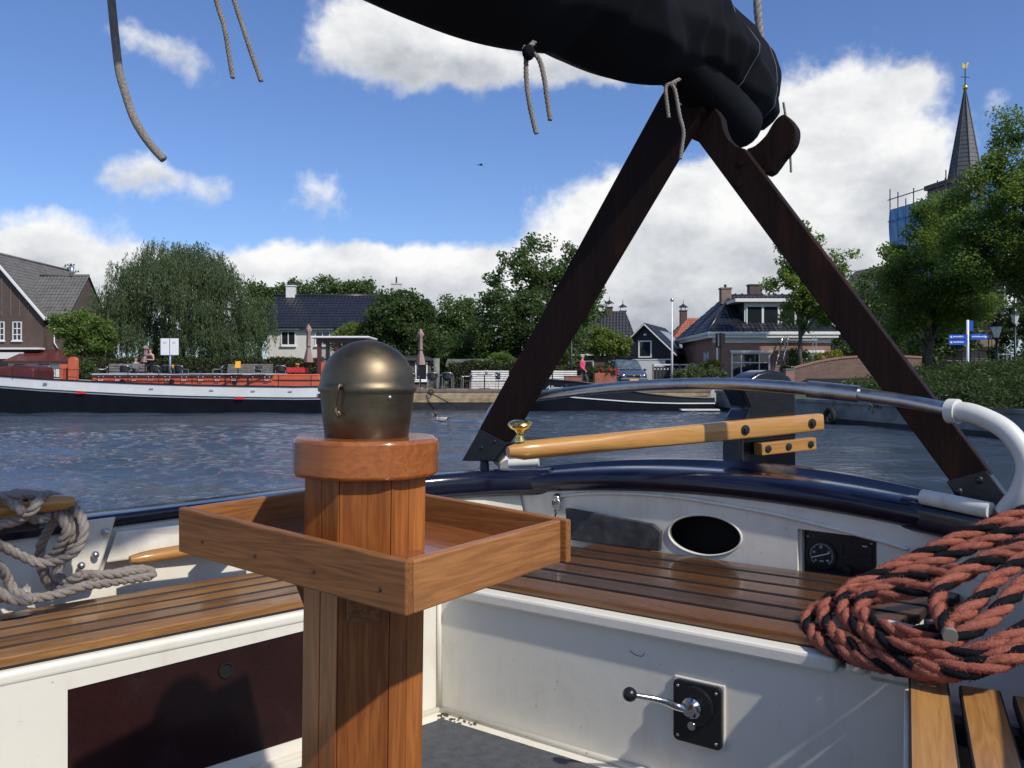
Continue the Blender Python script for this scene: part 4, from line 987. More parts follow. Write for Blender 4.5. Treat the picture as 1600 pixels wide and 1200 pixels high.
rp = thing('mooring_rope', 'weathered grey rope coiled on the cleat and hanging to the left bench', 'rope', tuple(BD(110, 915, 2.38)), 'boat')
def gr(pts, r=.0125, ph=0):
    strand_rope(spline([BD(x, y, d) for x, y, d in pts], 8), r, ['strand']*3, [M['rope_grey']]*3, rp, r*6.2, phase=ph)
gr([(-40,778,2.12),(0,776,2.18),(30,772,2.2),(62,776,2.24),(56,790,2.20),(46,802,2.20),(30,812,2.21),(8,818,2.21),(-40,830,2.16)])
gr([(-40,772,2.20),(4,778,2.20),(20,786,2.19),(32,798,2.19),(42,806,2.24),(60,812,2.27),(74,806,2.31),(60,802,2.32),(30,806,2.32)], ph=1)
gr([(64,776,2.27),(78,774,2.33),(105,784,2.36),(122,800,2.35),(131,820,2.33),(129,842,2.32),(116,862,2.31),(92,876,2.31),(62,880,2.30),(32,868,2.27),(0,852,2.22),(-40,835,2.16)])
gr([(96,796,2.35),(110,812,2.35),(116,832,2.35),(108,852,2.36),(94,868,2.37),(90,886,2.38),(92,900,2.37),(104,908,2.36),(116,904,2.35),(128,898,2.35)], ph=2)
gr([(86,798,2.33),(98,812,2.32),(104,830,2.32),(96,850,2.33),(84,866,2.34),(70,880,2.36),(70,898,2.38),(80,914,2.39),(96,922,2.37)], ph=.5)
gr([(84,800,2.34),(80,820,2.36),(68,842,2.38),(62,866,2.39),(66,890,2.40),(76,912,2.41),(92,918,2.40)], ph=.9)
gr([(92,922,2.36),(110,918,2.35),(132,908,2.37),(160,900,2.42),(190,894,2.47),(215,889,2.52),(234,892,2.55),(238,898,2.545),(226,902,2.52),(196,906,2.47),(160,912,2.41),(130,916,2.36),(100,926,2.32),(60,934,2.28),(20,936,2.24),(-30,926,2.16)])
gr([(128,898,2.35),(150,898,2.40),(180,897,2.44),(205,894,2.49),(225,893,2.53)], ph=1.4)
gr([(-30,868,2.22),(0,886,2.25),(12,905,2.28),(22,922,2.28),(40,932,2.28),(60,936,2.27)], ph=2.2)
gr([(-30,905,2.16),(0,926,2.2),(24,938,2.22),(50,938,2.24)], ph=2.6)
# second cleat further aft: two horns and a pad
c2 = thing('belaying_cleat', 'bare wooden cleat with two horns on the white stringer behind the tray', 'cleat', tuple(BD(280, 880, 2.6)), 'boat')
pin(BD(420, 838, 2.80), BD(203, 875, 2.52), .028, .024, 'horn', M['tiller'], c2)
pin(BD(400, 826, 2.92), BD(240, 846, 2.70), .026, .021, 'horn', M['tiller'], c2)
MB().bar(BD(330, 858, 2.70), BD(360, 846, 2.86), .07, .03).build('pad', M['tiller'], c2, bevel=.005)
# white hull frames and stringer on the left lining
fx = MB()
a0, a1, a2, a3 = BD(118,822,2.40), BD(181,812,2.52), BD(148,888,2.44), BD(96,905,2.34)
P4 = [BD(125,815,2.48), BD(180,808,2.55), BD(150,905,2.50), BD(88,918,2.42)]
fx.v = P4 + [p + Vector((-.012,.010,0)) for p in P4]; fx.f = [[0,1,2,3],[7,6,5,4],[0,4,5,1],[1,5,6,2],[2,6,7,3],[3,7,4,0]]
fr1 = fx.build('frame_rib', M['cream'], boat, bevel=.004)
for x, y, d in ((166,831,2.52),(149,867,2.49),(127,884,2.45)):
    MB().sphere(tuple(BD(x, y, d)), .011, 12, 8).build('bolt', M['steel'], fr1, smooth=True)
st = MB(); S4 = [BD(182,831,2.60), BD(480,800,3.02), BD(480,838,3.02), BD(165,880,2.56)]
st.v = S4 + [p + Vector((-.03,.02,0)) for p in S4]; st.f = [[0,1,2,3],[7,6,5,4],[0,4,5,1],[1,5,6,2],[2,6,7,3],[3,7,4,0]]
st.build('stringer', M['cream'], boat, bevel=.006)

# thin tie ends and lines hanging from the cover
def line(name, label, pts, r, group=None, mat='rope_grey', laid=True, cat='rope'):
    P = spline([BD(x, y, d) for x, y, d in pts], 8); base = P[-1]
    if laid:
        t_ = thing(name, label, cat, tuple(base), 'boat', group=group); strand_rope(P, r, ['strand']*3, [M[mat]]*3, t_, r*5.5, n=6); return t_
    return solo(MB().tube(P, r, 10), name, M[mat], label, cat, tuple(base), 'boat', group, smooth=True)
line('thick_rope', 'thick grey rope end hanging at the upper left of the view', [(168,-60,1.5),(174,0,1.5),(180,60,1.5),(186,110,1.5),(194,140,1.5),(207,180,1.5),(222,208,1.5),(240,232,1.5),(256,249,1.5)], .0072, laid=False)
line('tie_end', 'thin braided tie end left of its pair, hanging high left of the cover', [(330,-60,1.5),(338,0,1.5),(350,40,1.5),(357,80,1.5),(364,122,1.5)], .0042)
line('tie_end', 'thin braided tie end right of its pair, hanging high left of the cover', [(350,-60,1.5),(366,0,1.5),(382,50,1.5),(396,92,1.5),(408,127,1.5)], .0042)
line('tie_end', 'longer left tie end knotted under the middle of the cover', [(835,66,2.1),(824,80,2.08),(822,108,2.08),(824,140,2.08),(830,175,2.08),(838,209,2.08)], .0060)
line('tie_end', 'shorter right tie end knotted under the middle of the cover', [(818,74,2.08),(830,82,2.07),(842,92,2.07),(850,120,2.07),(855,155,2.07),(860,188,2.07)], .0060)
solo(MB().sphere(tuple(BD(826,82,2.07)), .016, 12, 8, (1,1,1.2)), 'knot', M['rope_black'], 'dark knot of the tie under the middle of the cover', 'knot', tuple(BD(826,92,2.07)), 'boat', smooth=True)
line('tie_end', 'long tie end hanging in front of the crutch bolt', [(1062,124,2.72),(1050,131,2.70),(1055,142,2.70),(1062,180,2.70),(1068,205,2.70),(1066,228,2.70),(1063,248,2.70)], .0058)
line('tie_end', 'short tie end hanging left of the crutch bolt', [(1056,130,2.70),(1044,132,2.70),(1040,140,2.70),(1042,160,2.70),(1045,184,2.70)], .0058)
line('tie_end', 'thin line end hanging beyond the crutch horn', [(1224,160,3.75),(1228,185,3.76),(1233,220,3.76),(1235,245,3.76),(1236,269,3.76)], .0052)
line('topping_lift', 'frayed grey rope running up from the boom end', [(1180,-40,3.6),(1183,0,3.6),(1184,20,3.6),(1186,40,3.6),(1189,80,3.6)], .016)
# ------------------------------------------------------------------ water, ground, quays
GZ = 1.0; QY = 42.5; TZ_ = 1.36; kx_ = lambda px, d=43: (px-800)/F*d
def water_mesh():
    ys = np.concatenate([np.arange(2.0, 20, 0.085), np.arange(20, 43.2, 0.12)])
    rng = np.random.RandomState(5); comps = []
    for k in range(46):
        lam = 0.35*(1.075**k)*rng.uniform(.85, 1.15); th = rng.normal(R(200), .75); comps.append((2*pi/lam, th, rng.uniform(0, 6.3), 0.0105*lam**0.62*rng.uniform(.6, 1.3)*(0.55 if lam > 3 else 1)))
    nx = 420; rows = []
    V = np.zeros((len(ys), nx, 3))
    for i, y in enumerate(ys):
        half = y*0.66+4; x = np.linspace(-half, half, nx); V[i,:,0] = x; V[i,:,1] = y
    X, Y = V[:,:,0], V[:,:,1]; Z = np.zeros_like(X)
    dxl = (X[:,1:2]-X[:,0:1])
    for k, th, ph, a in comps:
        lam = 2*pi/k; fade = np.clip((lam/np.maximum(dxl, .08)-2.2)/2, 0, 1)
        Z += a*fade*np.sin(k*(X*cos(th)+Y*sin(th)) + ph + 0.8*np.sin(X*.21+Y*.13))
    Z *= 0.55+0.45*np.sin(X*.19+1.1)*np.sin(Y*.23+.4)
    V[:,:,2] = Z*0.62
    n0, n1 = V.shape[:2]; idx = np.arange(n0*n1).reshape(n0, n1)
    q = np.stack([idx[:-1,:-1], idx[:-1,1:], idx[1:,1:], idx[1:,:-1]], -1).reshape(-1, 4)
    return V.reshape(-1,3), q
def npmesh(name, V, Fq, mat, smooth=False):
    me = bpy.data.meshes.new(name); k = Fq.shape[1]
    me.vertices.add(len(V)); me.vertices.foreach_set('co', np.ascontiguousarray(V, dtype=np.float32).ravel())
    me.loops.add(Fq.size); me.loops.foreach_set('vertex_index', np.ascontiguousarray(Fq, dtype=np.int32).ravel())
    me.polygons.add(len(Fq)); me.polygons.foreach_set('loop_start', np.arange(0, Fq.size, k, dtype=np.int32)); me.polygons.foreach_set('loop_total', np.full(len(Fq), k, dtype=np.int32))
    if smooth: me.polygons.foreach_set('use_smooth', np.ones(len(Fq), dtype=bool))
    me.update(calc_edges=True); me.materials.append(mat); return me
Vw, Fw = water_mesh(); me = npmesh('canal', Vw, Fw, M['water'], True)
canal = bpy.data.objects.new('canal', me); COL.objects.link(canal); tag(canal, kind='structure')
struct(MB().add([(-1500,-400,-.12),(1500,-400,-.12),(1500,60,-.12),(-1500,60,-.12)], [(0,1,2,3)]), 'outer_water', M['water'])
edge = [(-1500,QY),(10.2,QY),(10.9,32.7),(13.1,21.3),(15.8,5),(22,-60)]
inn = [(-1500,QY+.3),(11.0,QY+.3),(13.2,33.5),(15.6,22.3),(18.6,6),(25,-60)]
mb = MB(); mb.add([(x,y,GZ) for x,y in inn]+[(1500,-60,GZ),(1500,3500,GZ),(-1500,3500,GZ)], [list(range(9))])
struct(mb, 'ground', M['grass'])
mb = MB(); zs = [GZ,GZ,.80,.78,.76,.76]; n = len(edge)
mb.add([(x,y,z) for (x,y),z in zip(edge,zs)]+[(x,y,GZ) for x,y in inn], [[i,i+1,n+i+1,n+i] for i in range(n-1)]); struct(mb, 'quay_edge', M['grass'])
# paved terrace and road lie a few millimetres above the ground sheet
struct(MB().add([(-60,QY+.05,GZ+.004),(9.6,QY+.05,GZ+.004),(9.6,49,GZ+.004),(-60,49,GZ+.004)], [(0,1,2,3)]), 'terrace_pavement', M['paving'])
struct(MB().add([(2.0,49.002,GZ+.008),(40,49.002,GZ+.008),(40,54,GZ+.008),(2.0,54,GZ+.008)], [(0,1,2,3)]), 'road', M['asphalt'])
struct(MB().bb(kx_(20), kx_(512), 42.75, 47.9, GZ+.004, TZ_), 'raised_terrace', M['paving'])
qw = thing('timber_quay', 'sun-bleached timber quay edge below the cafe terrace', 'quay', (-2, QY, 0))
MB().bb(-60, 9.9, QY-.16, QY+.12, .90, GZ+.03).build('cap_beam', M['quaycap'], qw, bevel=.02)
for k in range(4):
    z0 = .36+k*.135; MB().bb(-60, 9.9, QY-.10+random.uniform(-.012,.012), QY-.02, z0, z0+.125).build('wale_board', M['quaywood'], qw, bevel=.012)
MB().bb(-60, 9.9, QY-.06, QY+.0, -.4, .36).build('wet_piling', M['wetwall'], qw)
rw = thing('concrete_quay_wall', 'stained grey concrete quay wall along the right bank', 'quay wall', (12, 27, 0))
for (a, b), (za, zb) in zip(zip(edge[1:], edge[2:]), zip((.95,.80,.78,.76), (.80,.78,.76,.76))):
    a3, b3 = Vector((*a,0)), Vector((*b,0)); sdv = (b3-a3).normalized(); nn = Vector((sdv.y, -sdv.x, 0)); nn = nn if nn.x < 0 else -nn
    mbw = MB(); o_ = nn*.02
    P = [a3+o_, b3+o_]; mbw.v = [P[0]+Vector((0,0,-.5)), P[1]+Vector((0,0,-.5)), P[1]+Vector((0,0,zb-.1)), P[0]+Vector((0,0,za-.1))]; mbw.f = [[0,1,2,3]]
    wl = mbw.build('wall_face', M['concrete'], rw, recalc=False)
    c_ = MB(); o2 = nn*.09; c_.v = [a3+o2+Vector((0,0,za-.1)), b3+o2+Vector((0,0,zb-.1)), b3+o2+Vector((0,0,zb+.01)), a3+o2+Vector((0,0,za+.01)), a3-nn*.3+Vector((0,0,za-.1)), b3-nn*.3+Vector((0,0,zb-.1)), b3-nn*.3+Vector((0,0,zb+.01)), a3-nn*.3+Vector((0,0,za+.01))]
    c_.f = [[0,1,2,3],[7,6,5,4],[0,4,5,1],[1,5,6,2],[2,6,7,3],[3,7,4,0]]; c_.build('coping', M['concrete'], rw)
    MB().add([a3+nn*.035+Vector((0,0,-.4)), b3+nn*.035+Vector((0,0,-.4)), b3+nn*.035+Vector((0,0,.16)), a3+nn*.035+Vector((0,0,.16))], [(0,1,2,3)]).build('wet_band', M['wetwall'], rw, recalc=False)
# tyre fender hanging on that wall
tp = WP(1310, 651, 29.6); tp.x = 11.25
tyre = thing('tyre_fender', 'black tyre fender hanging on the grey quay wall', 'tyre', (tp.x-.2, tp.y, tp.z-.32))
Mt = Matrix.Translation((tp.x-.2, tp.y, tp.z)) @ Matrix.Rotation(R(100), 4, 'Z') @ Matrix.Rotation(R(90), 4, 'X')
tm = MB(); rr_ = []
for k in range(24):
    a = 2*pi*k/24; rr_.append([Mt @ Vector(((.25+.085*cos(b))*cos(a), (.25+.085*cos(b))*sin(a), .10*sin(b))) for b in [2*pi*j/10 for j in range(10)]])
for k in range(24):
    for j in range(10): pass
kk = len(tm.v)
for r_ in rr_: tm.v += r_
tm.f = [[k*10+j, k*10+(j+1) % 10, ((k+1) % 24)*10+(j+1) % 10, ((k+1) % 24)*10+j] for k in range(24) for j in range(10)]
tm.build('tread', M['rubber'], tyre, smooth=True)
MB().tube([(tp.x-.16, tp.y, tp.z+.25), (tp.x-.02, tp.y, .80)], .012, 6).build('chain', M['iron'], tyre)

# ------------------------------------------------------------------ vegetation
def leaf_cloud(centers, radii, n, size, aspect=1.0, up=0.35, flat=None, rng=None, droop=0):
    """n leaf-sized diamonds around cluster centres; returns verts, quads"""
    rng = rng or np.random.RandomState(1)
    c = centers[rng.randint(0, len(centers), n)] if len(centers) else centers
    idx = rng.randint(0, len(centers), n); c = centers[idx]; r = radii[idx] if hasattr(radii, '__len__') else np.full(n, radii)
    d = rng.normal(size=(n,3)); d /= np.linalg.norm(d, axis=1)[:,None]; d *= (rng.uniform(0,1,(n,1))**.45)*r[:,None]
    d[:,2] *= .8
    p = c + d
    nrm = rng.normal(size=(n,3)); nrm[:,2] += up*3; nrm /= np.linalg.norm(nrm, axis=1)[:,None]
    t = rng.normal(size=(n,3)); t[:,2] -= droop; t -= nrm*np.sum(t*nrm, 1)[:,None]; t /= np.linalg.norm(t, axis=1)[:,None]
    b = np.cross(nrm, t); s = size*rng.uniform(.6, 1.35, (n,1))
    L_ = t*s; Wd = b*s*aspect*.5
    V = np.stack([p-L_*.5, p+Wd-L_*.05, p+L_*.5, p-Wd-L_*.05], 1).reshape(-1,3)
    return V, np.arange(4*n).reshape(n,4)
def blob_points(ells, n, rng, shell=.55):
    """points inside a union of ellipsoids, biased to the outside"""
    vol = np.array([e[3]*e[4]*e[5] for e in ells]); k = rng.choice(len(ells), n, p=vol/vol.sum()); E = np.array(ells)[k]
    d = rng.normal(size=(n,3)); d /= np.linalg.norm(d, axis=1)[:,None]
    rad = (shell**3 + (1-shell**3)*rng.uniform(0,1,(n,1)))**(1/3)
    return E[:,:3] + d*rad*E[:,3:6]
def trunk_mesh(base, top, r0, r1, targets, rng, wob=.12):
    mb = MB(); base, top = Vector(base), Vector(top); n = 7
    P = [base.lerp(top, k/n) + Vector((rng.normal()*wob*r0*4 if 0 < k else 0, rng.normal()*wob*r0*4 if 0 < k else 0, 0)) for k in range(n+1)]
    mb.tube(P, [r0*(1.25 if k == 0 else 1)*(1-k/n)+r1*k/n for k in range(n+1)], 9)
    for t in targets:
        t = Vector(t); f = rng.uniform(.35, .95); s = base.lerp(top, f); i = min(n, int(f*n+.5)); s = P[i].copy()
        m = s.lerp(t, .5) + Vector((0, 0, (t-s).length*.10)); r = (r0*(1-f)+r1*f)*.55
        mb.tube(spline([s, m, t], 4), [r*(1-k/8)+.012 for k in range(9)], 6)
    return mb
NTREE = [0]
def tree(name, label, base, trunk_top, ells, nclus, clus_r, nleaf, size, mat, r0=.2, group=None, shell=.55, aspect=.8, cat='tree', nbr=9, up=.35, trunk=True, droop=0):
    NTREE[0] += 1; rng = np.random.RandomState(100+NTREE[0]); base = Vector(base)
    t = thing(name, label, cat, tuple(base), group=group)
    cen = blob_points(ells, nclus, rng, shell); rad = clus_r*rng.uniform(.6, 1.4, nclus)
    V, Fq = leaf_cloud(cen, rad, nleaf, size, aspect, up, rng=rng, droop=droop)
    me = npmesh('crown', V-np.array(base), Fq, mat); o = bpy.data.objects.new('crown', me); COL.objects.link(o); o.parent = t
    if trunk:
        tg = [tuple(p) for p in cen[rng.choice(nclus, min(nbr, nclus), replace=False)]]
        trunk_mesh(base, trunk_top, r0, r0*.35, tg, rng).build('trunk', M['bark'], t, smooth=True)
    return t
def E(px, py, d, rx, rz, ry=None):
    """crown lobe seen at (px,py), half sizes in photograph pixels, at depth d"""
    p = WP(px, py, d); k = d/F; return (p.x, p.y, p.z, rx*k, (ry or min(rx, rz*1.2))*k, rz*k)
def G(px, d): return ((px-800)/F*d, d, GZ)

# the big willow
def willow():
    rng = np.random.RandomState(11); base = Vector(G(290, 54)); d = 54; k = d/F
    t = thing('willow_tree', 'large weeping willow with hanging grey-green foliage behind the hedge', 'tree', tuple(base))
    lobes = [E(285,450,d,90,74,80), E(240,470,d,68,78,60), E(345,480,d,62,84,60), E(290,480,d-2,100,90,60), E(215,520,d,50,70,50), E(375,530,d,44,80,50), E(300,420,d,62,44,50), E(255,405,d+1,42,30,40), E(325,405,d,40,28,40)]
    tips = blob_points(lobes, 150, rng, .80); st = tips[rng.randint(0,150,4300)] + rng.normal(0,1,(4300,3))*np.array([.42,.42,.22]); V = []; n = 0; allV = []
    for s in st:
        L_ = rng.uniform(.7, 2.6)*(1.0 if s[2] > 4.5 else .7); m = int(16+L_*13); tt = rng.uniform(0,1,m)
        out = np.array([s[0]-base.x, s[1]-base.y]); out = out/(np.linalg.norm(out)+1e-6)
        x = s[0]+out[0]*.45*np.sqrt(tt)*L_*.35+rng.normal(0,.05,m); y = s[1]+out[1]*.45*np.sqrt(tt)*L_*.35+rng.normal(0,.05,m); z = s[2]+.12-tt*L_
        z = np.maximum(z, 1.15)
        p = np.stack([x,y,z],1); a = rng.uniform(0, 2*pi, m); tilt = rng.uniform(.1,.7,m)
        dl = np.stack([np.cos(a)*np.sin(tilt), np.sin(a)*np.sin(tilt), -np.cos(tilt)],1)*rng.uniform(.12,.26,(m,1))
        sdv = np.cross(dl, rng.normal(size=(m,3))); sdv /= np.linalg.norm(sdv,axis=1)[:,None]; sdv *= .022
        allV.append(np.stack([p, p+dl*.4+sdv, p+dl, p+dl*.4-sdv],1).reshape(-1,3))
    V = np.concatenate(allV); me = npmesh('crown', V-np.array(base), np.arange(len(V)).reshape(-1,4), L['willow'])
    o = bpy.data.objects.new('crown', me); COL.objects.link(o); o.parent = t
    trunk_mesh(base, (base.x, base.y, 6.5), .55, .25, [tuple(p) for p in st[:16]], rng).build('trunk', M['bark'], t, smooth=True)
willow()
tree('garden_tree', 'small yellow-green tree in front of the left brick house', G(135,50), WP(135,530,50), [E(130,515,50,42,26), E(105,505,50,22,18), E(155,530,50,24,20), E(130,545,50,34,18)], 130, .42, 11000, .15, L['fresh'], .12)
tree('background_tree', 'tree top showing above the far left brick roof', G(85,78), WP(85,450,78), [E(85,424,78,26,9), E(85,460,78,30,30)], 60, .7, 4000, .24, L['mid'], .2)
far = [('background_tree','dark tree just right of the willow, left of the white chimney',(405,86),[E(405,490,86,28,44),E(395,460,86,18,16)]),
       ('background_tree','rounded tree directly behind the white chimney',(462,86),[E(460,462,86,30,24),E(450,490,86,40,36)]),
       ('background_tree','tree behind the ridge of the white house, left of two',(520,84),[E(515,458,84,28,24),E(525,490,84,36,34)]),
       ('background_tree','tree behind the ridge of the white house, right of two',(565,84),[E(562,455,84,24,18),E(570,490,84,34,36)])]
for nm, lb, (px, d), el_ in far: tree(nm, lb, G(px,d), WP(px,480,d), el_, 120, .8, 9000, .26, L['mid'], .25, group='trees behind the white house')
tree('leafy_tree', 'broad dark tree beside the right end of the white house', G(625,54), WP(625,500,54), [E(618,500,54,46,44),E(640,488,54,36,34),E(597,530,54,30,40),E(650,540,54,42,46)], 260, .6, 24000, .18, L['dark'], .3)
tree('leafy_tree', 'rounded tree between the flagpole and the tall trees', G(715,78), WP(715,520,78), [E(712,500,78,36,38),E(700,540,78,34,44),E(735,530,78,32,44)], 170, .8, 14000, .24, L['mid'], .3)
tree('leafy_tree', 'dark lower tree in front of the tall ash', G(690,62), WP(690,560,62), [E(688,560,62,36,34),E(720,560,62,36,34)], 130, .6, 11000, .2, L['dark'], .2)
tree('tall_ash', 'tall airy ash tree with open branches behind the left crutch leg', G(850,66), WP(855,420,66), [E(800,430,66,42,36),E(850,410,66,52,40),E(905,425,66,40,42),E(880,460,66,62,40),E(930,480,66,26,30),E(790,470,66,34,40)], 190, .62, 15000, .22, L['mid'], .38, nbr=40, shell=.7)
tree('dense_tree', 'dense dark tree below the ash, left of the crutch leg', G(790,60), WP(790,520,60), [E(785,510,60,46,56),E(830,520,60,52,66),E(760,545,60,40,40),E(870,540,60,46,50)], 300, .7, 30000, .2, L['dark'], .35)
tree('dense_tree', 'dark tree to the right of the crutch leg, beside the tiled pyramid roof', G(900,72), WP(900,520,72), [E(900,510,72,40,50),E(925,500,72,28,30),E(880,540,72,44,46)], 170, .75, 15000, .22, L['dark'], .3)
tree('round_bush', 'bright yellow-green rounded bush beside the wheelhouse', G(565,55), WP(565,540,55), [E(565,530,55,42,26),E(540,535,55,24,20),E(590,535,55,24,22)], 130, .4, 12000, .14, L['lime'], .1, cat='bush')
tree('young_tree', 'yellow-green young tree in front of the black garage', G(948,50), WP(948,540,50), [E(948,535,50,34,17),E(965,545,50,28,10),E(935,525,50,18,12),E(925,548,50,16,9)], 90, .35, 6500, .14, L['lime'], .06)
tree('street_tree', 'light green street tree with bare trunk before the brick house', G(1252,46), WP(1254,420,46), [E(1250,395,46,34,38),E(1285,420,46,34,28),E(1230,455,46,36,38),E(1285,470,46,44,36),E(1250,360,46,16,22),E(1320,405,46,22,12),E(1265,495,46,44,14)], 190, .42, 17000, .15, L['fresh'], .15, nbr=22, shell=.6)
tree('linden_tree', 'linden with a bare trunk left of the blue signpost', G(1455,36), WP(1458,430,36), [E(1450,420,36,74,64),E(1410,460,36,56,42),E(1480,350,36,50,50),E(1500,470,36,48,46),E(1440,490,36,60,32),E(1465,320,36,30,24),E(1380,425,36,22,20)], 190, .50, 52000, .105, L['linden'], .16, nbr=26, shell=.55)
tree('linden_tree', 'tall linden filling the right edge of the view', G(1640,31), WP(1640,380,31), [E(1570,330,31,74,90),E(1600,250,31,66,66),E(1545,400,31,66,60),E(1530,280,31,36,42),E(1640,360,31,110,110),E(1585,450,31,80,44),E(1585,200,31,28,32),E(1500,340,31,36,44),E(1528,228,31,16,20)], 260, .50, 74000, .098, L['linden'], .22, nbr=36, shell=.55)
tree('dense_tree', 'dark tree behind the right crutch leg', G(1370,62), WP(1370,500,62), [E(1365,500,62,50,50),E(1360,450,62,26,36),E(1330,540,62,40,36),E(1400,540,62,50,40)], 200, .65, 17000, .2, L['dark'], .3)
tree('dense_tree', 'dark tree behind the blue signpost in the churchyard', G(1450,56), WP(1450,520,56), [E(1440,520,56,50,50),E(1490,500,56,46,60),E(1580,470,56,40,70),E(1600,530,56,50,50)], 220, .6, 19000, .2, L['dark'], .3)
def hedge(name, label, x0, x1, y, z1, dep, mat, n, size=.09, cat='hedge', z0=GZ, lump=.12):
    NTREE[0] += 1; rng = np.random.RandomState(300+NTREE[0]); cx = (x0+x1)/2; base = np.array((cx, y, z0))
    t = thing(name, label, cat, tuple(base))
    m = n; X = rng.uniform(x0, x1, m); top = rng.uniform(0,1,m) < .35
    hz = z1 + lump*(np.sin(X*2.3)+.6*np.sin(X*5.1+1))*.5
    Z = np.where(top, hz+rng.normal(0,.05,m), z0+(hz-z0)*rng.uniform(0,1,m)); Yy = np.where(top, y+dep*rng.uniform(0,1,m), y+rng.normal(0,.06,m))
    V, Fq = leaf_cloud(np.stack([X,Yy,Z],1), .09, n, size, .8, .1, rng=rng)
    me = npmesh('leaves', V-base, Fq, mat); o = bpy.data.objects.new('leaves', me); COL.objects.link(o); o.parent = t
    MB().bb(x0+.05, x1-.05, y+.08, y+dep-.05, z0, z1-.10).build('inner_twigs', M['bark'], t)  # solid dark box added inside the leaf shell so the hedge looks opaque
    return t
kx = lambda px, d: (px-800)/F*d
hedge('clipped_hedge', 'long clipped beech hedge behind the terrace on the left', kx(120,48), kx(505,48), 48, 1.6+(590-562)/F*48, .9, L['hedge'], 26000)
hedge('clipped_hedge', 'beech hedge behind the white bench in the middle', kx(700,47), kx(845,47), 47, 1.6+(590-568)/F*47, .9, L['hedge'], 10000)
hedge('clipped_hedge', 'low beech hedge behind the man in pink', kx(846,48.5), kx(960,48.5), 48.5, 1.6+(590-574)/F*48.5, .8, L['hedge'], 8000)
tree('reed_shrub', 'tangle of tall grassy shrub rising behind the middle hedge', G(780,49), WP(780,570,49), [E(780,566,49,26,14),E(760,572,49,30,10)], 60, .3, 4500, .2, L['fresh'], .03, aspect=.25, cat='shrub', trunk=False)
tree('round_shrub', 'grey-green rounded shrub beside the white flagpole', G(1095,47), WP(1095,585,47), [E(1095,588,47,38,21),E(1075,590,47,22,16),E(1115,590,47,22,17)], 110, .24, 9500, .09, L['shrub'], .05, cat='shrub', shell=.75)
tree('flowering_shrub', 'yellow flowering shrub against the corner of the brick house', G(1112,49), WP(1112,575,49), [E(1112,572,49,15,11)], 40, .2, 1800, .1, L['yellowbush'], .04, cat='shrub')
tree('climbing_shrub', 'dark green shrub under the right window of the brick house', G(1235,48.6), WP(1235,560,48.6), [E(1250,560,48.6,18,16),E(1228,584,48.6,18,14)], 50, .25, 3000, .11, L['mid'], .05, cat='shrub')
tree('round_shrub', 'golden-green clipped shrub behind the brick garden wall', G(1298,47), WP(1298,565,47), [E(1296,560,47,26,11)], 50, .22, 3000, .09, L['yellowbush'], .05, cat='shrub', shell=.7)
tree('potted_shrub', 'leafy green shrub on the terrace behind the red post', G(133,43.2), WP(133,585,43.2), [E(133,582,43.2,19,18)], 50, .2, 3500, .09, L['mid'], .04, cat='shrub', shell=.6)
# shrubby slope on the right bank
rng = np.random.RandomState(77); cs = []; slope_base = Vector((15.5, 25, .8))
for k in range(520):
    t = rng.uniform(0,1); a = rng.uniform(0,1); x0_, y0_ = 11.6+1.9*t, 32-13*t; cs.append((x0_+a*6-.35, y0_+a*1.5, .80+.25*rng.uniform()+min(1,a*1.7)*.95*(1-.25*abs(2*t-1))))
sl = thing('juniper_slope', 'dark green spreading shrubs covering the slope above the right quay wall', 'shrub', tuple(slope_base))
V, Fq = leaf_cloud(np.array(cs), .48, 60000, .16, .28, .5, rng=rng, droop=-.3)
me = npmesh('sprays', V-np.array(slope_base), Fq, L['ivy']); o = bpy.data.objects.new('sprays', me); COL.objects.link(o); o.parent = sl
mb = MB(); rows = []
for i in range(14):
    t = i/13; x0_, y0_ = 11.6+1.9*t, 32-13*t; rows.append([(x0_+a*6+.5, y0_+a*1.5, .72+min(1,a*1.7)*.90*(1-.25*abs(2*t-1))) for a in [j/8 for j in range(9)]])
mb.grid(rows).build('bank', M['bark'], sl, smooth=True)
# ------------------------------------------------------------------ buildings
def roof_slope(mb, A, B, C, Dd, tile=.26, course=.34, amp=.030, step=.022):
    """pantiled slope: eave A-B, ridge C-D above A and B (C over A side); rolls and courses are geometry"""
    A, B, C, Dd = [Vector(p) for p in (A, B, C, Dd)]
    ex = (B-A).normalized(); W_ = (B-A).length; nrm = (B-A).cross(C-A).normalized()
    if nrm.z < 0: nrm = -nrm
    up = nrm.cross(ex); up = up if up.z > 0 else -up
    H = (C-A).dot(up); xl1 = (C-A).dot(ex); xr1 = (Dd-A).dot(ex)
    nx = max(2, int(W_/tile))*6; ny = max(2, int(H/course))
    k0 = len(mb.v); rows = 0
    for j in range(ny):
        for e in (0, 1):
            t = (j+e)/ny; lo = xl1*t; hi = W_+(xr1-W_)*t
            for i in range(nx+1):
                x = W_*i/nx; xc = min(max(x, lo), hi)
                s_ = sin(2*pi*xc/tile); h = amp*(s_ if s_ > -.3 else -.3) + (step if e == 0 else 0.0)
                mb.v.append(A + ex*xc + up*(H*t) + nrm*(h+.03))
            rows += 1
    for r_ in range(rows-1):
        for i in range(nx):
            a = k0+r_*(nx+1)+i; mb.f.append([a, a+1, a+nx+2, a+nx+1])
    return mb
def slope(parent, mat, *pts, name='roof_slope', **kw):
    return roof_slope(MB(), *pts, **kw).build(name, mat, parent, smooth=60, recalc=False)
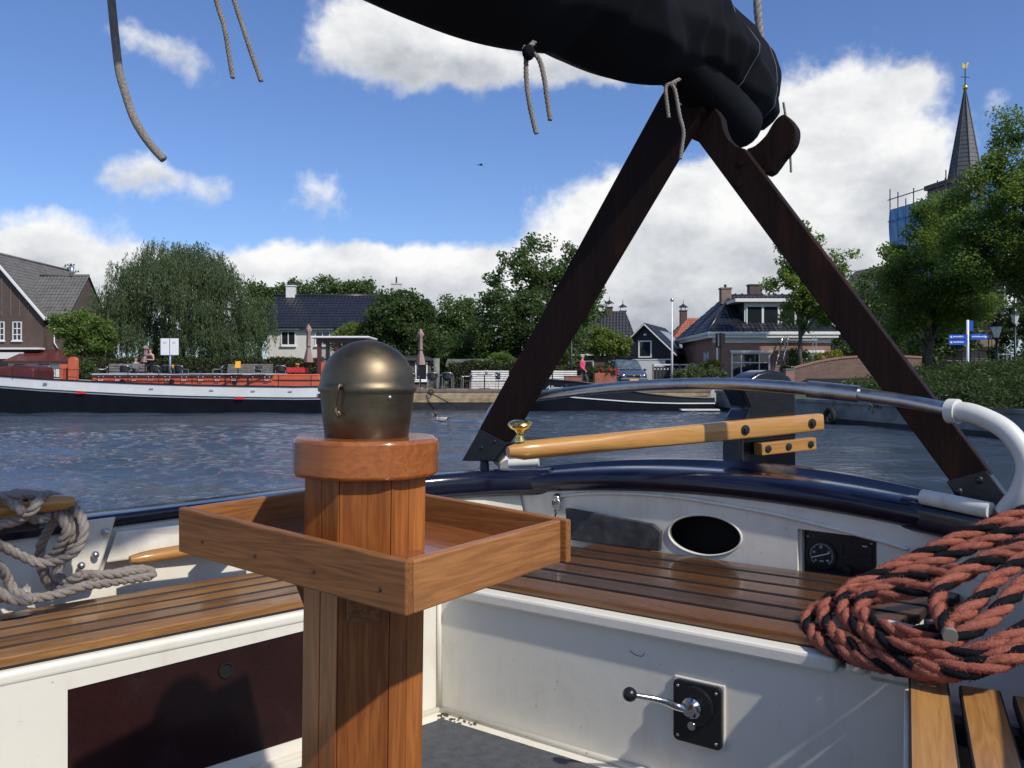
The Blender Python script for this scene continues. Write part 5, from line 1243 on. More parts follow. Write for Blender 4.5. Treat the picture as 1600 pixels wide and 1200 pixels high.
def window(parent, x0, x1, z0, z1, y, cols=2, transom=None, fr=.07, mat=None, ax='y', sill=True, rows=None):
    """frame with mullions, panes behind; ax 'y' faces -y, ax 'x' faces +x"""
    mat = mat or M['hwhite']; mb = MB(); gl = []
    def bx(m, a, b, c, d, n0, n1):
        if ax == 'y': m.bb(a, b, y-n1, y-n0, c, d)
        else: m.bb(y+n0, y+n1, a, b, c, d)
    bx(mb, x0-fr, x0, z0-fr, z1+fr, .0, .06); bx(mb, x1, x1+fr, z0-fr, z1+fr, .0, .06)
    bx(mb, x0, x1, z1, z1+fr, .0, .06); bx(mb, x0, x1, z0-fr, z0, .0, .06)
    xs = [x0+(x1-x0)*k/cols for k in range(cols+1)] if not isinstance(cols, (list, tuple)) else [x0]+[x0+(x1-x0)*c for c in cols]+[x1]
    zs = [z0]+([z0+(z1-z0)*t for t in (transom if isinstance(transom, (list, tuple)) else [transom])] if transom else [])+[z1]
    for xx in xs[1:-1]: bx(mb, xx-.03, xx+.03, z0, z1, .0, .052)
    for zz in zs[1:-1]: bx(mb, x0, x1, zz-.03, zz+.03, .0, .048)
    f = mb.build('window', mat, parent)
    for a, b in zip(xs, xs[1:]):
        for c, d in zip(zs, zs[1:]):
            g = MB(); bx(g, a+.02, b-.02, c+.02, d-.02, .004, .018); g.build('pane', M['glass'], f)
    if sill:
        s_ = MB(); bx(s_, x0-fr-.05, x1+fr+.05, z0-fr-.09, z0-fr-.002, .0, .13); s_.build('sill', mat, f)
    return f
def chimney(parent, c, wd, dp, h, mat, cap=None):
    b = MB().box((c[0], c[1], c[2]+h/2), (wd, dp, h)).build('chimney', mat, parent)
    MB().box((c[0], c[1], c[2]+h+.04), (wd+.1, dp+.1, .08)).build('chimney_cap', cap or mat, b); return b

# white house with black tiles
hx = kx(418, 58); wh = thing('white_house', 'cream rendered house with black tiled roof and white chimney behind the hedge', 'house', (hx, 58, GZ), 'local')
Wd, Dp, Ev, Rg = 7.3, 6.6, 4.15, 6.45
MB().prism([(0,0),(Dp,0),(Dp,Ev),(Dp/2,Rg-.12),(0,Ev)], 'x', 0, Wd).build('wall', M['render'], wh)
slope(wh, M['tile_black'], (-.25,-.35,Ev-.18), (Wd+.25,-.35,Ev-.18), (-.25,Dp/2,Rg), (Wd+.25,Dp/2,Rg))
slope(wh, M['tile_black'], (Wd+.25,Dp+.35,Ev-.18), (-.25,Dp+.35,Ev-.18), (Wd+.25,Dp/2,Rg), (-.25,Dp/2,Rg))
MB().tube([(-.25,Dp/2,Rg+.05),(Wd+.25,Dp/2,Rg+.05)], .10, 8).build('ridge', M['tile_black'], wh, smooth=True)
MB().bb(-.2, Wd+.2, -.34, -.22, Ev-.22, Ev-.10).build('gutter', M['tile_dark'], wh)
for a, b in ((.98,1.86),(3.3,4.2),(5.6,6.5)):
    f = window(wh, a, b, 2.85, 3.72, 0, 2, mat=M['hwhite']); MB().bb(a-.35, b+.35, -.30, -.02, 3.86, 3.98).build('awning_box', M['tarp'], f)
f = window(wh, .85, 2.75, .35, 1.45, 0, 3); MB().bb(.5, 3.2, -.55, -.02, 1.62, 1.80).build('awning_box', M['tile_dark'], f)
window(wh, 4.6, 6.4, .35, 1.45, 0, 3)
chimney(wh, (.75, Dp/2, 5.6), .62, .5, 1.55, M['hwhite']); MB().tube([(.75,Dp/2,7.15),(.75,Dp/2,7.5)], .09, 8).build('flue', M['iron'], wh)
# house hidden in the trees: only its chimney shows
h2 = thing('house', 'house among the trees with only a pale chimney showing', 'house', (kx(604,76)-1.5, 76, GZ), 'local')
MB().prism([(0,0),(7,0),(7,4),(3.5,7.6),(0,4)], 'x', 0, 5).build('wall', M['render'], h2)
slope(h2, M['tile_dark'], (-.2,-.3,3.9), (5.2,-.3,3.9), (-.2,3.5,7.7), (5.2,3.5,7.7)); slope(h2, M['tile_dark'], (5.2,7.3,3.9), (-.2,7.3,3.9), (5.2,3.5,7.7), (-.2,3.5,7.7))
chimney(h2, (1.9,3.5,7.3), .9, .6, 2.0, M['render']); MB().tube([(1.9,3.5,9.35),(1.9,3.5,10.0)], .07, 6).build('flue', M['iron'], h2)

# brick house on the left: main wing with its gable to the water, cross wing to the right
bh = thing('brick_house', 'dark brick house with steep grey tiled roofs at the left edge', 'house', (-36.5, 59.5, GZ), 'local')
a_, ez, rz_ = 3.75, 4.95, 9.35
MB().prism([(-a_,0),(a_,0),(a_,ez),(0,rz_-.15),(-a_,ez)], 'y', 0, 10.5).build('wall', M['brick_dark'], bh)
slope(bh, M['tile_grey'], (a_+.25,-.15,ez-.3), (a_+.25,10.6,ez-.3), (0,-.15,rz_), (0,10.6,rz_))
slope(bh, M['tile_grey'], (-a_-.25,10.6,ez-.3), (-a_-.25,-.15,ez-.3), (0,10.6,rz_), (0,-.15,rz_))
for sg in (-1, 1): MB().bar((0,-.22,rz_-.02), (sg*(a_+.30),-.22,ez-.34), .12, .22, (0,1,0)).build('verge_board', M['hwhite'], bh)
MB().tube([(0,-.1,rz_+.06),(0,10.5,rz_+.06)], .11, 8).build('ridge', M['tile_grey'], bh, smooth=True)
for k in range(5): MB().bar((a_-1.0-k*.62, -.03, ez-.05), (a_-1.0-k*.62, -.03, ez+.75+k*.62), .03, .03, (0,1,0)).build('brick_rib', M['greywood'], bh)
for x_ in (.75, 1.95): window(bh, x_-.26, x_+.26, 3.25, 4.45, 0, 2, [.3,.65], fr=.06)
window(bh, -.6, -.05, 3.25, 4.45, 0, 2, [.3,.65], fr=.06)
MB().bb(-a_, a_+.1, -.6, .05, 2.55, 2.68).build('porch_roof', M['hwhite'], bh); MB().bb(-a_, a_-1.1, -.5, .02, 1.9, 2.35).build('shop_sign_band', M['hwhite'], bh)
MB().bb(-a_+.1, a_-.6, -.02, .02, 0.0, 1.85).build('shop_front', M['glass'], bh)
# cross wing
x1c, dpc, ezc, rzc = 5.25, 5.5, 5.05, 8.05
MB().prism([(.5,0),(.5+dpc,0),(.5+dpc,ezc),(.5+dpc/2,rzc-.12),(.5,ezc)], 'x', a_-.3, x1c).build('wing_wall', M['brick_dark'], bh)
slope(bh, M['tile_grey'], (a_-2.2,.2,ezc-.25), (x1c+.12,.2,ezc-.25), (a_-2.2,.5+dpc/2,rzc), (x1c+.12,.5+dpc/2,rzc))
slope(bh, M['tile_grey'], (x1c+.12,.8+dpc,ezc-.25), (a_-2.2,.8+dpc,ezc-.25), (x1c+.12,.5+dpc/2,rzc), (a_-2.2,.5+dpc/2,rzc))
MB().tube([(a_-2.0,.5+dpc/2,rzc+.06),(x1c+.1,.5+dpc/2,rzc+.06)], .10, 8).build('ridge', M['tile_grey'], bh, smooth=True)
MB().bb(a_+.1, x1c+.35, .05, .30, ezc-.42, ezc-.22).build('gutter', M['hwhite'], bh); MB().bb(x1c-.3, x1c+.35, dpc+.45, dpc+.8, ezc-.42, ezc-.22).build('gutter', M['hwhite'], bh)
MB().tube([(a_+.75,.42,ezc-.4),(a_+.55,.42,ezc-.9),(a_+.55,.42,ezc-2.0),(a_+.8,.42,ezc-2.4)], .05, 8).build('downpipe', M['hwhite'], bh, smooth=True)
MB().tube([(4.1,3.2,rzc),(4.1,3.2,rzc+.75)], .14, 10).build('flue', M['alu'], bh, smooth=True)
# white annex with red lean-to roof
MB().bb(2.6, 7.6, -2.2, .5, 0, 1.75).build('annex_wall', M['hwhite'], bh); MB().prism([(-2.5,1.72),(.5,2.55),(.5,2.40),(-2.5,1.60)], 'x', 2.4, 7.8).build('annex_roof', M['brownpaint'], bh)
for x_ in (3.4, 5.0, 6.6): window(bh, x_-.32, x_+.32, .45, 1.45, -2.2, 2, .6, fr=.04, mat=M['black_board'])

# brick bungalow on the right
bx0 = kx(1114, 50); rh = thing('brick_bungalow', 'red-brown brick bungalow with glazed black hipped roof and white dormer', 'house', (bx0, 50, GZ), 'local')
Wd, Dp, Ev = 6.9, 9.0, 2.92
MB().bb(0, Wd, 0, Dp, 0, Ev).build('wall', M['brick_red'], rh)
MB().bb(-.02, Wd+.02, -.05, -.005, Ev-.28, Ev).build('frieze', M['hwhite'], rh)
MB().bb(-.35, Wd+.35, -.35, Dp+.35, Ev, Ev+.17).build('eaves', M['hwhite'], rh, bevel=.02); MB().bb(-.42, Wd+.42, -.42, Dp+.42, Ev+.17, Ev+.36).build('gutter', M['hwhite'], rh, bevel=.03)
e, rz_ = .38, 5.68; zt = Ev+.34; ra, rb_ = (1.9, 3.4), (Wd-.9, 3.4); rbk = (1.9, Dp-3.4); rbk2 = (Wd-.9, Dp-3.4)
slope(rh, M['tile_black'], (-e,-e,zt), (Wd+e,-e,zt), (*ra,rz_), (*rb_,rz_)); slope(rh, M['tile_black'], (-e,Dp+e,zt), (-e,-e,zt), (*rbk,rz_), (*ra,rz_))
slope(rh, M['tile_black'], (Wd+e,-e,zt), (Wd+e,Dp+e,zt), (*rb_,rz_), (*rbk2,rz_)); slope(rh, M['tile_black'], (Wd+e,Dp+e,zt), (-e,Dp+e,zt), (*rbk2,rz_), (*rbk,rz_))
MB().bb(ra[0], rb_[0], 3.3, Dp-3.3, rz_-.05, rz_+.05).build('flat_ridge', M['tile_dark'], rh)
for a, b in (((*ra,rz_+.06),(-e,-e,zt+.06)), ((*rb_,rz_+.06),(Wd+e,-e,zt+.06)), ((*ra,rz_+.06),(*rb_,rz_+.06)), ((*rbk,rz_+.06),(*ra,rz_+.06))):
    MB().tube([a, b], .085, 8).build('ridge', M['tile_black'], rh, smooth=True)
for k in range(9): MB().box((ra[0]+.3+k*.42, 3.4, rz_+.14), (.10,.18,.10)).build('ridge_knob', M['tile_black'], rh)
chimney(rh, (1.55,3.3,rz_-.5), .62, .6, .95, M['brick_church']); MB().sphere((1.55,3.3,rz_+.66), .09, 8, 6, (1,.6,1.2)).build('chimney_pot', M['iron'], rh, smooth=True)
chimney(rh, (3.75,4.6,rz_-.2), .8, .6, 1.0, M['brick_dark'])
dm_ = MB().bb(1.95, 5.85, .55, 3.2, zt+.25, zt+1.80).build('dormer', M['black_board'], rh)
MB().bb(1.98, 5.82, .50, .56, zt+.22, zt+1.80).build('dormer_front', M['hwhite'], dm_)
MB().bb(1.35, 6.1, .15, 3.3, zt+1.80, zt+2.0).build('dormer_roof', M['hwhite'], dm_, bevel=.02)
for a, b in ((2.15,3.0),(3.12,3.95),(4.2,4.95),(5.05,5.65)): window(rh, a, b, zt+.45, zt+1.55, .50, 1, fr=.06, sill=False)
MB().bb(1.95, 5.85, .40, .56, zt+.12, zt+.26).build('dormer_sill', M['hwhite'], dm_)
f = window(rh, 1.15, 3.25, .42, 1.98, 0, [.24,.74], .68, fr=.09); MB().bb(.98, 3.45, -.16, -.06, 2.06, 2.20).build('blind_box', M['hwhite'], f)
f = window(rh, 4.65, 6.35, .42, 1.98, 0, [.5], .68, fr=.09); MB().bb(4.5, 6.5, -.16, -.06, 2.06, 2.20).build('blind_box', M['hwhite'], f)
MB().bb(-.05, 0.0, 1.2, 2.0, 0, 2.05).build('side_door', M['tarp'], rh); MB().bb(-.06, .0, 1.05, 1.2, 0, 2.15).build('door_frame', M['hwhite'], rh); MB().bb(-.06, .0, 2.0, 2.15, 0, 2.15).build('door_frame', M['hwhite'], rh)
MB().tube([(.22,-.10,Ev+.1),(.22,-.10,.1)], .06, 8).build('downpipe', M['hwhite'], rh, smooth=True)
MB().lathe([(.0001,0),(.16,0),(.16,.03),(.0001,.03)], n=16, M=Matrix.Translation((6.62,-.01,1.78)) @ Matrix.Rotation(R(90),4,'X')).build('house_plaque', M['hwhite'], rh); MB().lathe([(.0001,0),(.10,0),(.10,.012),(.0001,.012)], n=16, M=Matrix.Translation((6.62,-.042,1.78)) @ Matrix.Rotation(R(90),4,'X')).build('plaque_centre', M['flower_red'], rh)
# black garage
bg_ = thing('black_garage', 'black weatherboarded garage with white bargeboards and white door', 'garage', (kx(1008,56), 56, GZ), 'local', rz=R(-22))
h_, ap = 2.35, 4.15; w2 = 1.85
MB().prism([(-w2,0),(w2,0),(w2,h_),(0,ap-.1),(-w2,h_)], 'y', 0, 6).build('wall', M['black_board'], bg_)
for k in range(11): MB().bb(-w2+.01, w2-.01, -.025, -.002, .05+k*.205, .05+k*.205+.012).build('board_joint', M['iron'], bg_)
slope(bg_, M['tile_black'], (w2+.25,-.25,h_-.25), (w2+.25,6.2,h_-.25), (0,-.25,ap), (0,6.2,ap)); slope(bg_, M['tile_black'], (-w2-.25,6.2,h_-.25), (-w2-.25,-.25,h_-.25), (0,6.2,ap), (0,-.25,ap))
for sg in (-1, 1): MB().bar((0,-.28,ap-.06), (sg*(w2+.3),-.28,h_-.34), .06, .26, (0,1,0)).build('bargeboard', M['hwhite'], bg_)
window(bg_, -.36, .36, 2.0, 2.95, 0, 1, fr=.09, sill=False)
MB().bb(-.75, 1.35, -.05, -.006, 0, 1.72).build('garage_door', M['hwhite'], bg_); MB().bb(-.85, 1.85, -.07, -.01, 1.74, 1.82).build('door_lintel', M['hwhite'], bg_)
MB().sphere((0,-.06,3.42), .13, 10, 6, (1,.4,.6)).build('gable_lamp', M['hwhite'], bg_, smooth=True)
sp_ = MB(); nn = Vector((ap-h_+.25, 0, w2+.25)).normalized()
A1 = Vector((.45,2.2,ap-.42)); B1 = Vector((.45,5.2,ap-.42)); dv = Vector((1.25,0,-1.25*(ap-h_+.25)/(w2+.25))); sp_.v = [A1+nn*.10, B1+nn*.10, B1+dv+nn*.10, A1+dv+nn*.10, A1+nn*.06, B1+nn*.06, B1+dv+nn*.06, A1+dv+nn*.06]; sp_.f = [[0,1,2,3],[7,6,5,4],[0,4,5,1],[1,5,6,2],[2,6,7,3],[3,7,4,0]]
sp_.build('solar_panel', M['steel'], bg_)
# pyramid roof house behind it
ph = thing('tiled_house', 'low house with dark pantiled pyramid roof and two capped chimneys', 'house', (kx(938,68), 68, GZ), 'local', rz=R(-8))
MB().bb(-2.9, 2.9, 0, 6, 0, 2.6).build('wall', M['brick_dark'], ph)
ap_ = [(-.2,2.6,6.4), (.8,3.4,6.4)]
for A1, B1, C1, D1 in (((-3.2,-.3,2.5),(3.2,-.3,2.5),(.2,3,6.1),(1.9,3,6.1)), ((3.2,-.3,2.5),(3.2,6.3,2.5),(1.9,3,6.1),(1.9,3.05,6.1)), ((-3.2,6.3,2.5),(-3.2,-.3,2.5),(.2,3.05,6.1),(.2,3,6.1)), ((3.2,6.3,2.5),(-3.2,6.3,2.5),(1.9,3,6.1),(.2,3,6.1))):
    slope(ph, M['tile_dark'], A1, B1, C1, D1)
MB().bb(-3.2, 3.2, -.34, -.2, 2.36, 2.5).build('gutter', M['hwhite'], ph)
gd = MB().prism([(-.9,2.6),(.9,2.6),(0,4.15)], 'y', -.1, 2.2).build('gable_dormer', M['black_board'], ph)
for sg in (-1,1): MB().bar((0,-.16,4.2),(sg*1.05,-.16,2.45), .05, .14, (0,1,0)).build('bargeboard', M['hwhite'], gd)
for x_ in (1.1, 2.1): window(ph, x_-.4, x_+.4, .9, 1.9, 0, 2, .6)
for x_ in (-2.0, -.9): window(ph, x_-.3, x_+.3, .3, 1.9, 0, 1, .7)
for (cx_, cy_, cz) in ((.65,2.9,5.2), (1.75,3.3,4.9)):
    c_ = chimney(ph, (cx_,cy_,cz), .52, .5, 1.2, M['brick_dark'])
    for sx_ in (-.2,.2): MB().box((cx_+sx_,cy_,cz+1.42), (.06,.4,.28)).build('cap_leg', M['hwhite'], c_)
    MB().lathe([(.42,0),(.10,.22),(.03,.30),(.012,.62),(.0001,.62)], (cx_,cy_,cz+1.56), 4).build('chimney_hood', M['tile_dark'], c_)
# red roofed house
rr = thing('red_roofed_house', 'house with red clay pantiles and a capped chimney behind the white flagpole', 'house', (kx(1092,74), 74, GZ), 'local')
MB().bb(-2.6, 3.2, 0, 6, 0, 3.2).build('wall', M['brick_church'], rr); MB().bb(-2.9, 3.5, -.4, -.1, 3.02, 3.24).build('gutter', M['hwhite'], rr)
slope(rr, M['tile_red'], (-2.9,-.3,3.2), (3.5,-.3,3.2), (-.4,3,5.95), (3.5,3,5.95)); slope(rr, M['tile_red'], (-2.9,6.3,3.2), (-2.9,-.3,3.2), (-.4,3.05,5.95), (-.4,3,5.95)); slope(rr, M['tile_red'], (3.5,6.3,3.2), (-2.9,6.3,3.2), (3.5,3,5.95), (-.4,3,5.95))
c_ = chimney(rr, (-.75,3,5.3), .6, .5, 1.3, M['brick_dark'])
for sx_ in (-.2,.2): MB().box((-.75+sx_,3,6.8), (.06,.4,.28)).build('cap_leg', M['hwhite'], c_)
MB().lathe([(.50,0),(.12,.25),(.03,.34),(.012,.7),(.0001,.7)], (-.75,3,6.95), 4).build('chimney_hood', M['tile_dark'], c_)
MB().bb(1.6, 2.6, 3.0, 3.6, 5.6, 6.6).build('vent_box', M['hwhite'], rr)
# timber sheds behind the terrace
s1 = thing('timber_shed', 'weathered timber shed left of the closed parasol', 'shed', (kx(645,50), 50, GZ), 'local', rz=R(20))
MB().bb(-1.5, 1.1, 0, 2, 0, 1.75).build('wall', M['bark'], s1); MB().prism([(-.3,1.68),(2.2,1.95),(2.2,1.88),(-.3,1.60)], 'x', -1.7, 1.3).build('roof', M['tile_dark'], s1); window(s1, .2, .8, .5, 1.45, 0, 1)
for k in range(8): MB().bb(-1.48+k*.32, -1.46+k*.32, -.015, 0, .02, 1.6).build('board_joint', M['iron'], s1)
s2 = thing('low_shed', 'low shed roof showing behind the middle hedge', 'shed', (kx(742,53), 53, GZ), 'local')
MB().bb(-1.6, 1.6, 0, 2, 0, 1.35).build('wall', M['greywood'], s2); MB().prism([(-.3,1.36),(1.2,1.78),(2.3,1.4),(2.3,1.3),(-.3,1.26)], 'x', -1.8, 1.8).build('roof', M['tile_grey'], s2)
solo(MB().tube([WP(682,610,46), WP(682,560,46)], .17, 10), 'timber_post', M['greywood'], 'thick grey timber post standing behind the terrace chairs', 'post', tuple(WP(682,610,46)), smooth=True)
# church
chx = kx(1508, 74); ch = thing('church', 'brick church tower with slate spire and gilded weathercock behind the trees', 'church', (chx, 74, GZ), 'local', rz=R(12))
MB().bb(-2.1, 2.1, -2.1, 2.1, 0, 17.2).build('tower', M['brick_church'], ch); MB().bb(-2.3, 2.3, -2.3, 2.3, 17.2, 17.6).build('cornice', M['brick_church'], ch)
k_ = [(2.75*cos(R(22.5+45*j)), 2.75*sin(R(22.5+45*j))) for j in range(8)]
mbs = MB()
for i in range(23):
    t = i/22; s_ = (1-t)**1.0*.52+.02; z = 17.3+t*8.3
    for s2_ in ((1.0, 1.03) if i < 22 else (1.0,)):
        mbs.v += [Vector((x*s_*s2_, y*s_*s2_, z + (.001 if s2_ == 1 else 0))) for x, y in k_]
nr = len(mbs.v)//8
for r_ in range(nr-1):
    for j in range(8): mbs.f.append([r_*8+j, r_*8+(j+1) % 8, (r_+1)*8+(j+1) % 8, (r_+1)*8+j])
spq = mbs.build('spire', M['slate'], ch, recalc=False)
for j in range(8): MB().tube([(k_[j][0]*.545, k_[j][1]*.545, 17.3), (k_[j][0]*.024, k_[j][1]*.024, 25.6)], .05, 6).build('hip_roll', M['tile_dark'], spq)
MB().sphere((0,0,25.8), .24, 14, 10).build('ball', M['gold'], ch, smooth=True)
MB().tube([(0,0,25.6),(0,0,27.7)], .045, 6).build('vane_rod', M['iron'], ch)
MB().bar((-.42,0,26.7),(.42,0,26.7), .05, .05).build('cross_bar', M['iron'], ch)
MB().prism([(-.34,28.1),(-.28,28.55),(-.1,28.38),(.08,28.36),(.16,28.62),(.30,28.60),(.36,28.48),(.22,28.36),(.18,28.14),(.02,28.02),(-.14,28.04)], 'y', -.03, .03, Matrix.Translation((0,0,-.6))).build('weathercock', M['gold'], ch)
MB().bb(-4.0, 4.4, 2.2, 16, 0, 7.5).build('nave_wall', M['brick_church'], ch)
slope(ch, M['tile_grey'], (4.7,2.2,7.4), (4.7,16,7.4), (.2,2.2,11.8), (.2,16,11.8)); slope(ch, M['tile_grey'], (-4.3,16,7.4), (-4.3,2.2,7.4), (.2,16,11.8), (.2,2.2,11.8))
MB().prism([(-4.0,7.5),(4.4,7.5),(.2,11.7)], 'y', 2.3, 2.6).build('nave_gable', M['brick_church'], ch)
sf = thing('scaffolding', 'steel tube scaffolding with blue netting around the church tower', 'scaffolding', (chx, 74, GZ), 'local', rz=R(12))
X0, X1, Y0, Y1 = -4.9, 3.4, -3.6, 3.4
for x_ in (X0, X0+.8, X0+1.6, X0+2.4, X0+3.2, X0+4.9, X0+6.6, X1):
    for y_ in (Y0, -2.7, Y1):
        MB().tube([(x_,y_,0),(x_,y_,16.4+random.uniform(.2,1.6))], .05, 6).build('standard', M['iron'], sf)
for k in range(8):
    z = 1.9+k*1.95
    for y_ in (Y0, -2.7):
        MB().tube([(X0-.3,y_,z),(X1+.3,y_,z)], .045, 6).build('ledger', M['iron'], sf)
    MB().tube([(X0,Y0-.3,z+1),(X0,Y1+.3,z+1)], .045, 6).build('ledger', M['iron'], sf)
    MB().bb(X0, X1, Y0+.05, -2.75, z+.06, z+.11).build('deck', M['greywood'], sf)
    MB().bar((X0,Y0-.03,z-1.9),(X0+3.2,Y0-.03,z), .04, .04).build('brace', M['iron'], sf)
def net(a, b, z0, z1):
    a, b = Vector(a), Vector(b); mbn = MB(); L_ = (b-a).length; n = int(L_/.25); m = int((z1-z0)/.25); nd = (b-a).normalized(); out_ = Vector((nd.y,-nd.x,0))
    mbn.grid([[a.lerp(b, i/n)+out_*(.05*sin(i*1.7+j*.4))+Vector((0,0,z0+(z1-z0)*j/m)) for i in range(n+1)] for j in range(m+1)])
    return mbn
m_, t_, b_ = newmat('scaffold_mesh'); b_.inputs['Base Color'].default_value = (.035,.17,.42,1); b_.inputs['Roughness'].default_value = .8
tp_ = t_.node('ShaderNodeBsdfTransparent'); tl_ = t_.node('ShaderNodeBsdfTranslucent'); tl_.inputs[0].default_value = (.05,.22,.50,1)
mx1 = t_.node('ShaderNodeMixShader'); mx1.inputs[0].default_value = .3; t_.l.new(b_.outputs[0], mx1.inputs[1]); t_.l.new(tl_.outputs[0], mx1.inputs[2])
mx2 = t_.node('ShaderNodeMixShader'); mx2.inputs[0].default_value = .04; t_.l.new(mx1.outputs[0], mx2.inputs[1]); t_.l.new(tp_.outputs[0], mx2.inputs[2]); t_.l.new(mx2.outputs[0], t_.n['Material Output'].inputs[0])
net((X0-.08,Y0-.1,0), (X0+5.9,Y0-.1,0), 9.2, 15.6).build('netting', m_, sf, recalc=False); net((X0-.08,Y1,0), (X0-.08,Y0-.1,0), 9.2, 15.6).build('netting', m_, sf, recalc=False)
MB().prism([(X0+2.9,15.2),(X0+6.2,15.2),(X0+5.6,16.8),(X0+4.2,16.9)], 'y', Y0-.14, Y0-.10).build('netting', m_, sf)

# garden wall, dark gate and coping
gw = thing('garden_wall', 'curved brick garden wall with soldier course coping at the quayside', 'wall', (kx(1330,44), 44, GZ), 'local')
pts = [(kx(1240,44)-kx(1330,44), 1.05), (kx(1285,44)-kx(1330,44), 1.42), (kx(1330,44)-kx(1330,44), 1.62), (kx(1390,44)-kx(1330,44), 1.68), (kx(1440,44)-kx(1330,44), 1.60)]
top = spline([(p[0], 0, p[1]) for p in pts], 6)
MB().prism([(top[0].x, -.5)]+[(p.x, p.z) for p in top]+[(top[-1].x, -.5)], 'y', 0, .25).build('brickwork', M['brick_wall'], gw)
for i in range(len(top)-1): MB().bar(top[i]+Vector((0,.12,.05)), top[i+1]+Vector((0,.12,.05)), .32, .10).build('coping', M['brick_red'], gw)
MB().bb(top[0].x-.42, top[0].x+.02, -.08, .34, -.5, 1.0).build('pier', M['brick_red'], gw); MB().bb(top[0].x-.45, top[0].x+.05, -.11, .37, 1.0, 1.07).build('pier_cap', M['concrete'], gw)
MB().prism([(top[0].x+.1,-.5),(top[0].x+.1,.35),(top[0].x+.4,.55),(7.2,.6),(7.2,-.5)], 'y', -.9, -.75).build('dark_parapet', M['black_board'], gw)
# fence beside the garage
fc = thing('board_fence', 'black vertical board fence between garage and brick bungalow', 'fence', (kx(1040,54), 54, GZ), 'local')
for k in range(17): MB().bb(-.75+k*.205, -.75+k*.205+.192, 0, .03, .05, 1.28).build('board', M['black_board'], fc)
MB().bb(-.8, 2.9, -.02, .05, 1.38, 1.46).build('top_rail', M['hwhite'], fc)
for k in range(17): MB().bb(-.72+k*.205, -.64+k*.205, -.02, -.002, 1.10, 1.18).build('bracket', M['hwhite'], fc)
for x_ in (-.8, .9, 2.9): MB().bb(x_-.05, x_+.05, -.03, .06, 0, 1.46).build('post', M['greywood'], fc)

# ------------------------------------------------------------------ street furniture
def flagpole(name, label, px, d, ytop, r, mat):
    b = WP(px, HZ, d); b.z = GZ; t = thing(name, label, 'flagpole', tuple(b)); zt_ = EYE+(HZ-ytop)/F*d
    MB().tube([b, Vector((b.x,b.y,zt_))], [r, r*.55], 10).build('pole', mat, t, smooth=True)
    MB().lathe([(.0001,0),(r*2.6,0),(r*2.6,.05),(r*1.5,.5),(.0001,.5)], tuple(b), 10).build('foot', mat, t); MB().sphere((b.x,b.y,zt_+.05), r*1.5, 8, 6).build('finial', M['alu'], t, smooth=True); return t, b, zt_
flagpole('flagpole', 'white flagpole without a flag in front of the black garage', 1050, 47.5, 470, .07, M['wirewhite'])
t, b, zt_ = flagpole('flagpole', 'grey flagpole with a limp blue and white flag before the dark trees', 625, 54, 466, .045, M['alu'])
fm = MB(); fm.grid([[(b.x+.06+.10*i/4+.05*sin(j*1.1+i), b.y-.06+.06*sin(j*.9+i*1.4), zt_-.15-j*.16) for i in range(5)] for j in range(9)]); fm.build('flag', M['tarp'], t, smooth=True)
def lamp_post(name, label, px, d, ytop, group=None):
    b = WP(px, HZ, d); b.z = GZ; H = EYE+(HZ-ytop)/F*d-GZ; t = thing(name, label, 'street lamp', (b.x,b.y,GZ), 'local', group=group)
    MB().tube([(0,0,0),(0,0,.9),(0,0,H-.55)], [.08,.06,.04], 10).build('post', M['iron'], t, smooth=True)
    ln = MB().lathe([(.10,0),(.22,.42),(.0001,.42)], (0,0,H-.58), 6).build('lantern', M['hwhite'], t); MB().lathe([(.27,0),(.08,.16),(.03,.24),(.0001,.24)], (0,0,H-.16), 6).build('lantern_roof', M['iron'], ln); MB().lathe([(.0001,-.05),(.13,-.05),(.11,0),(.0001,0)], (0,0,H-.58), 6).build('lantern_base', M['iron'], ln)
lamp_post('street_lamp', 'black lamp post with pale lantern right of the left crutch leg', 893, 47, 500)
lamp_post('street_lamp', 'lamp with roofed lantern beside the blue signpost', 1557, 33, 504)
lamp_post('street_lamp', 'slim dark lamp post at the right edge behind the slope', 1586, 40, 486)
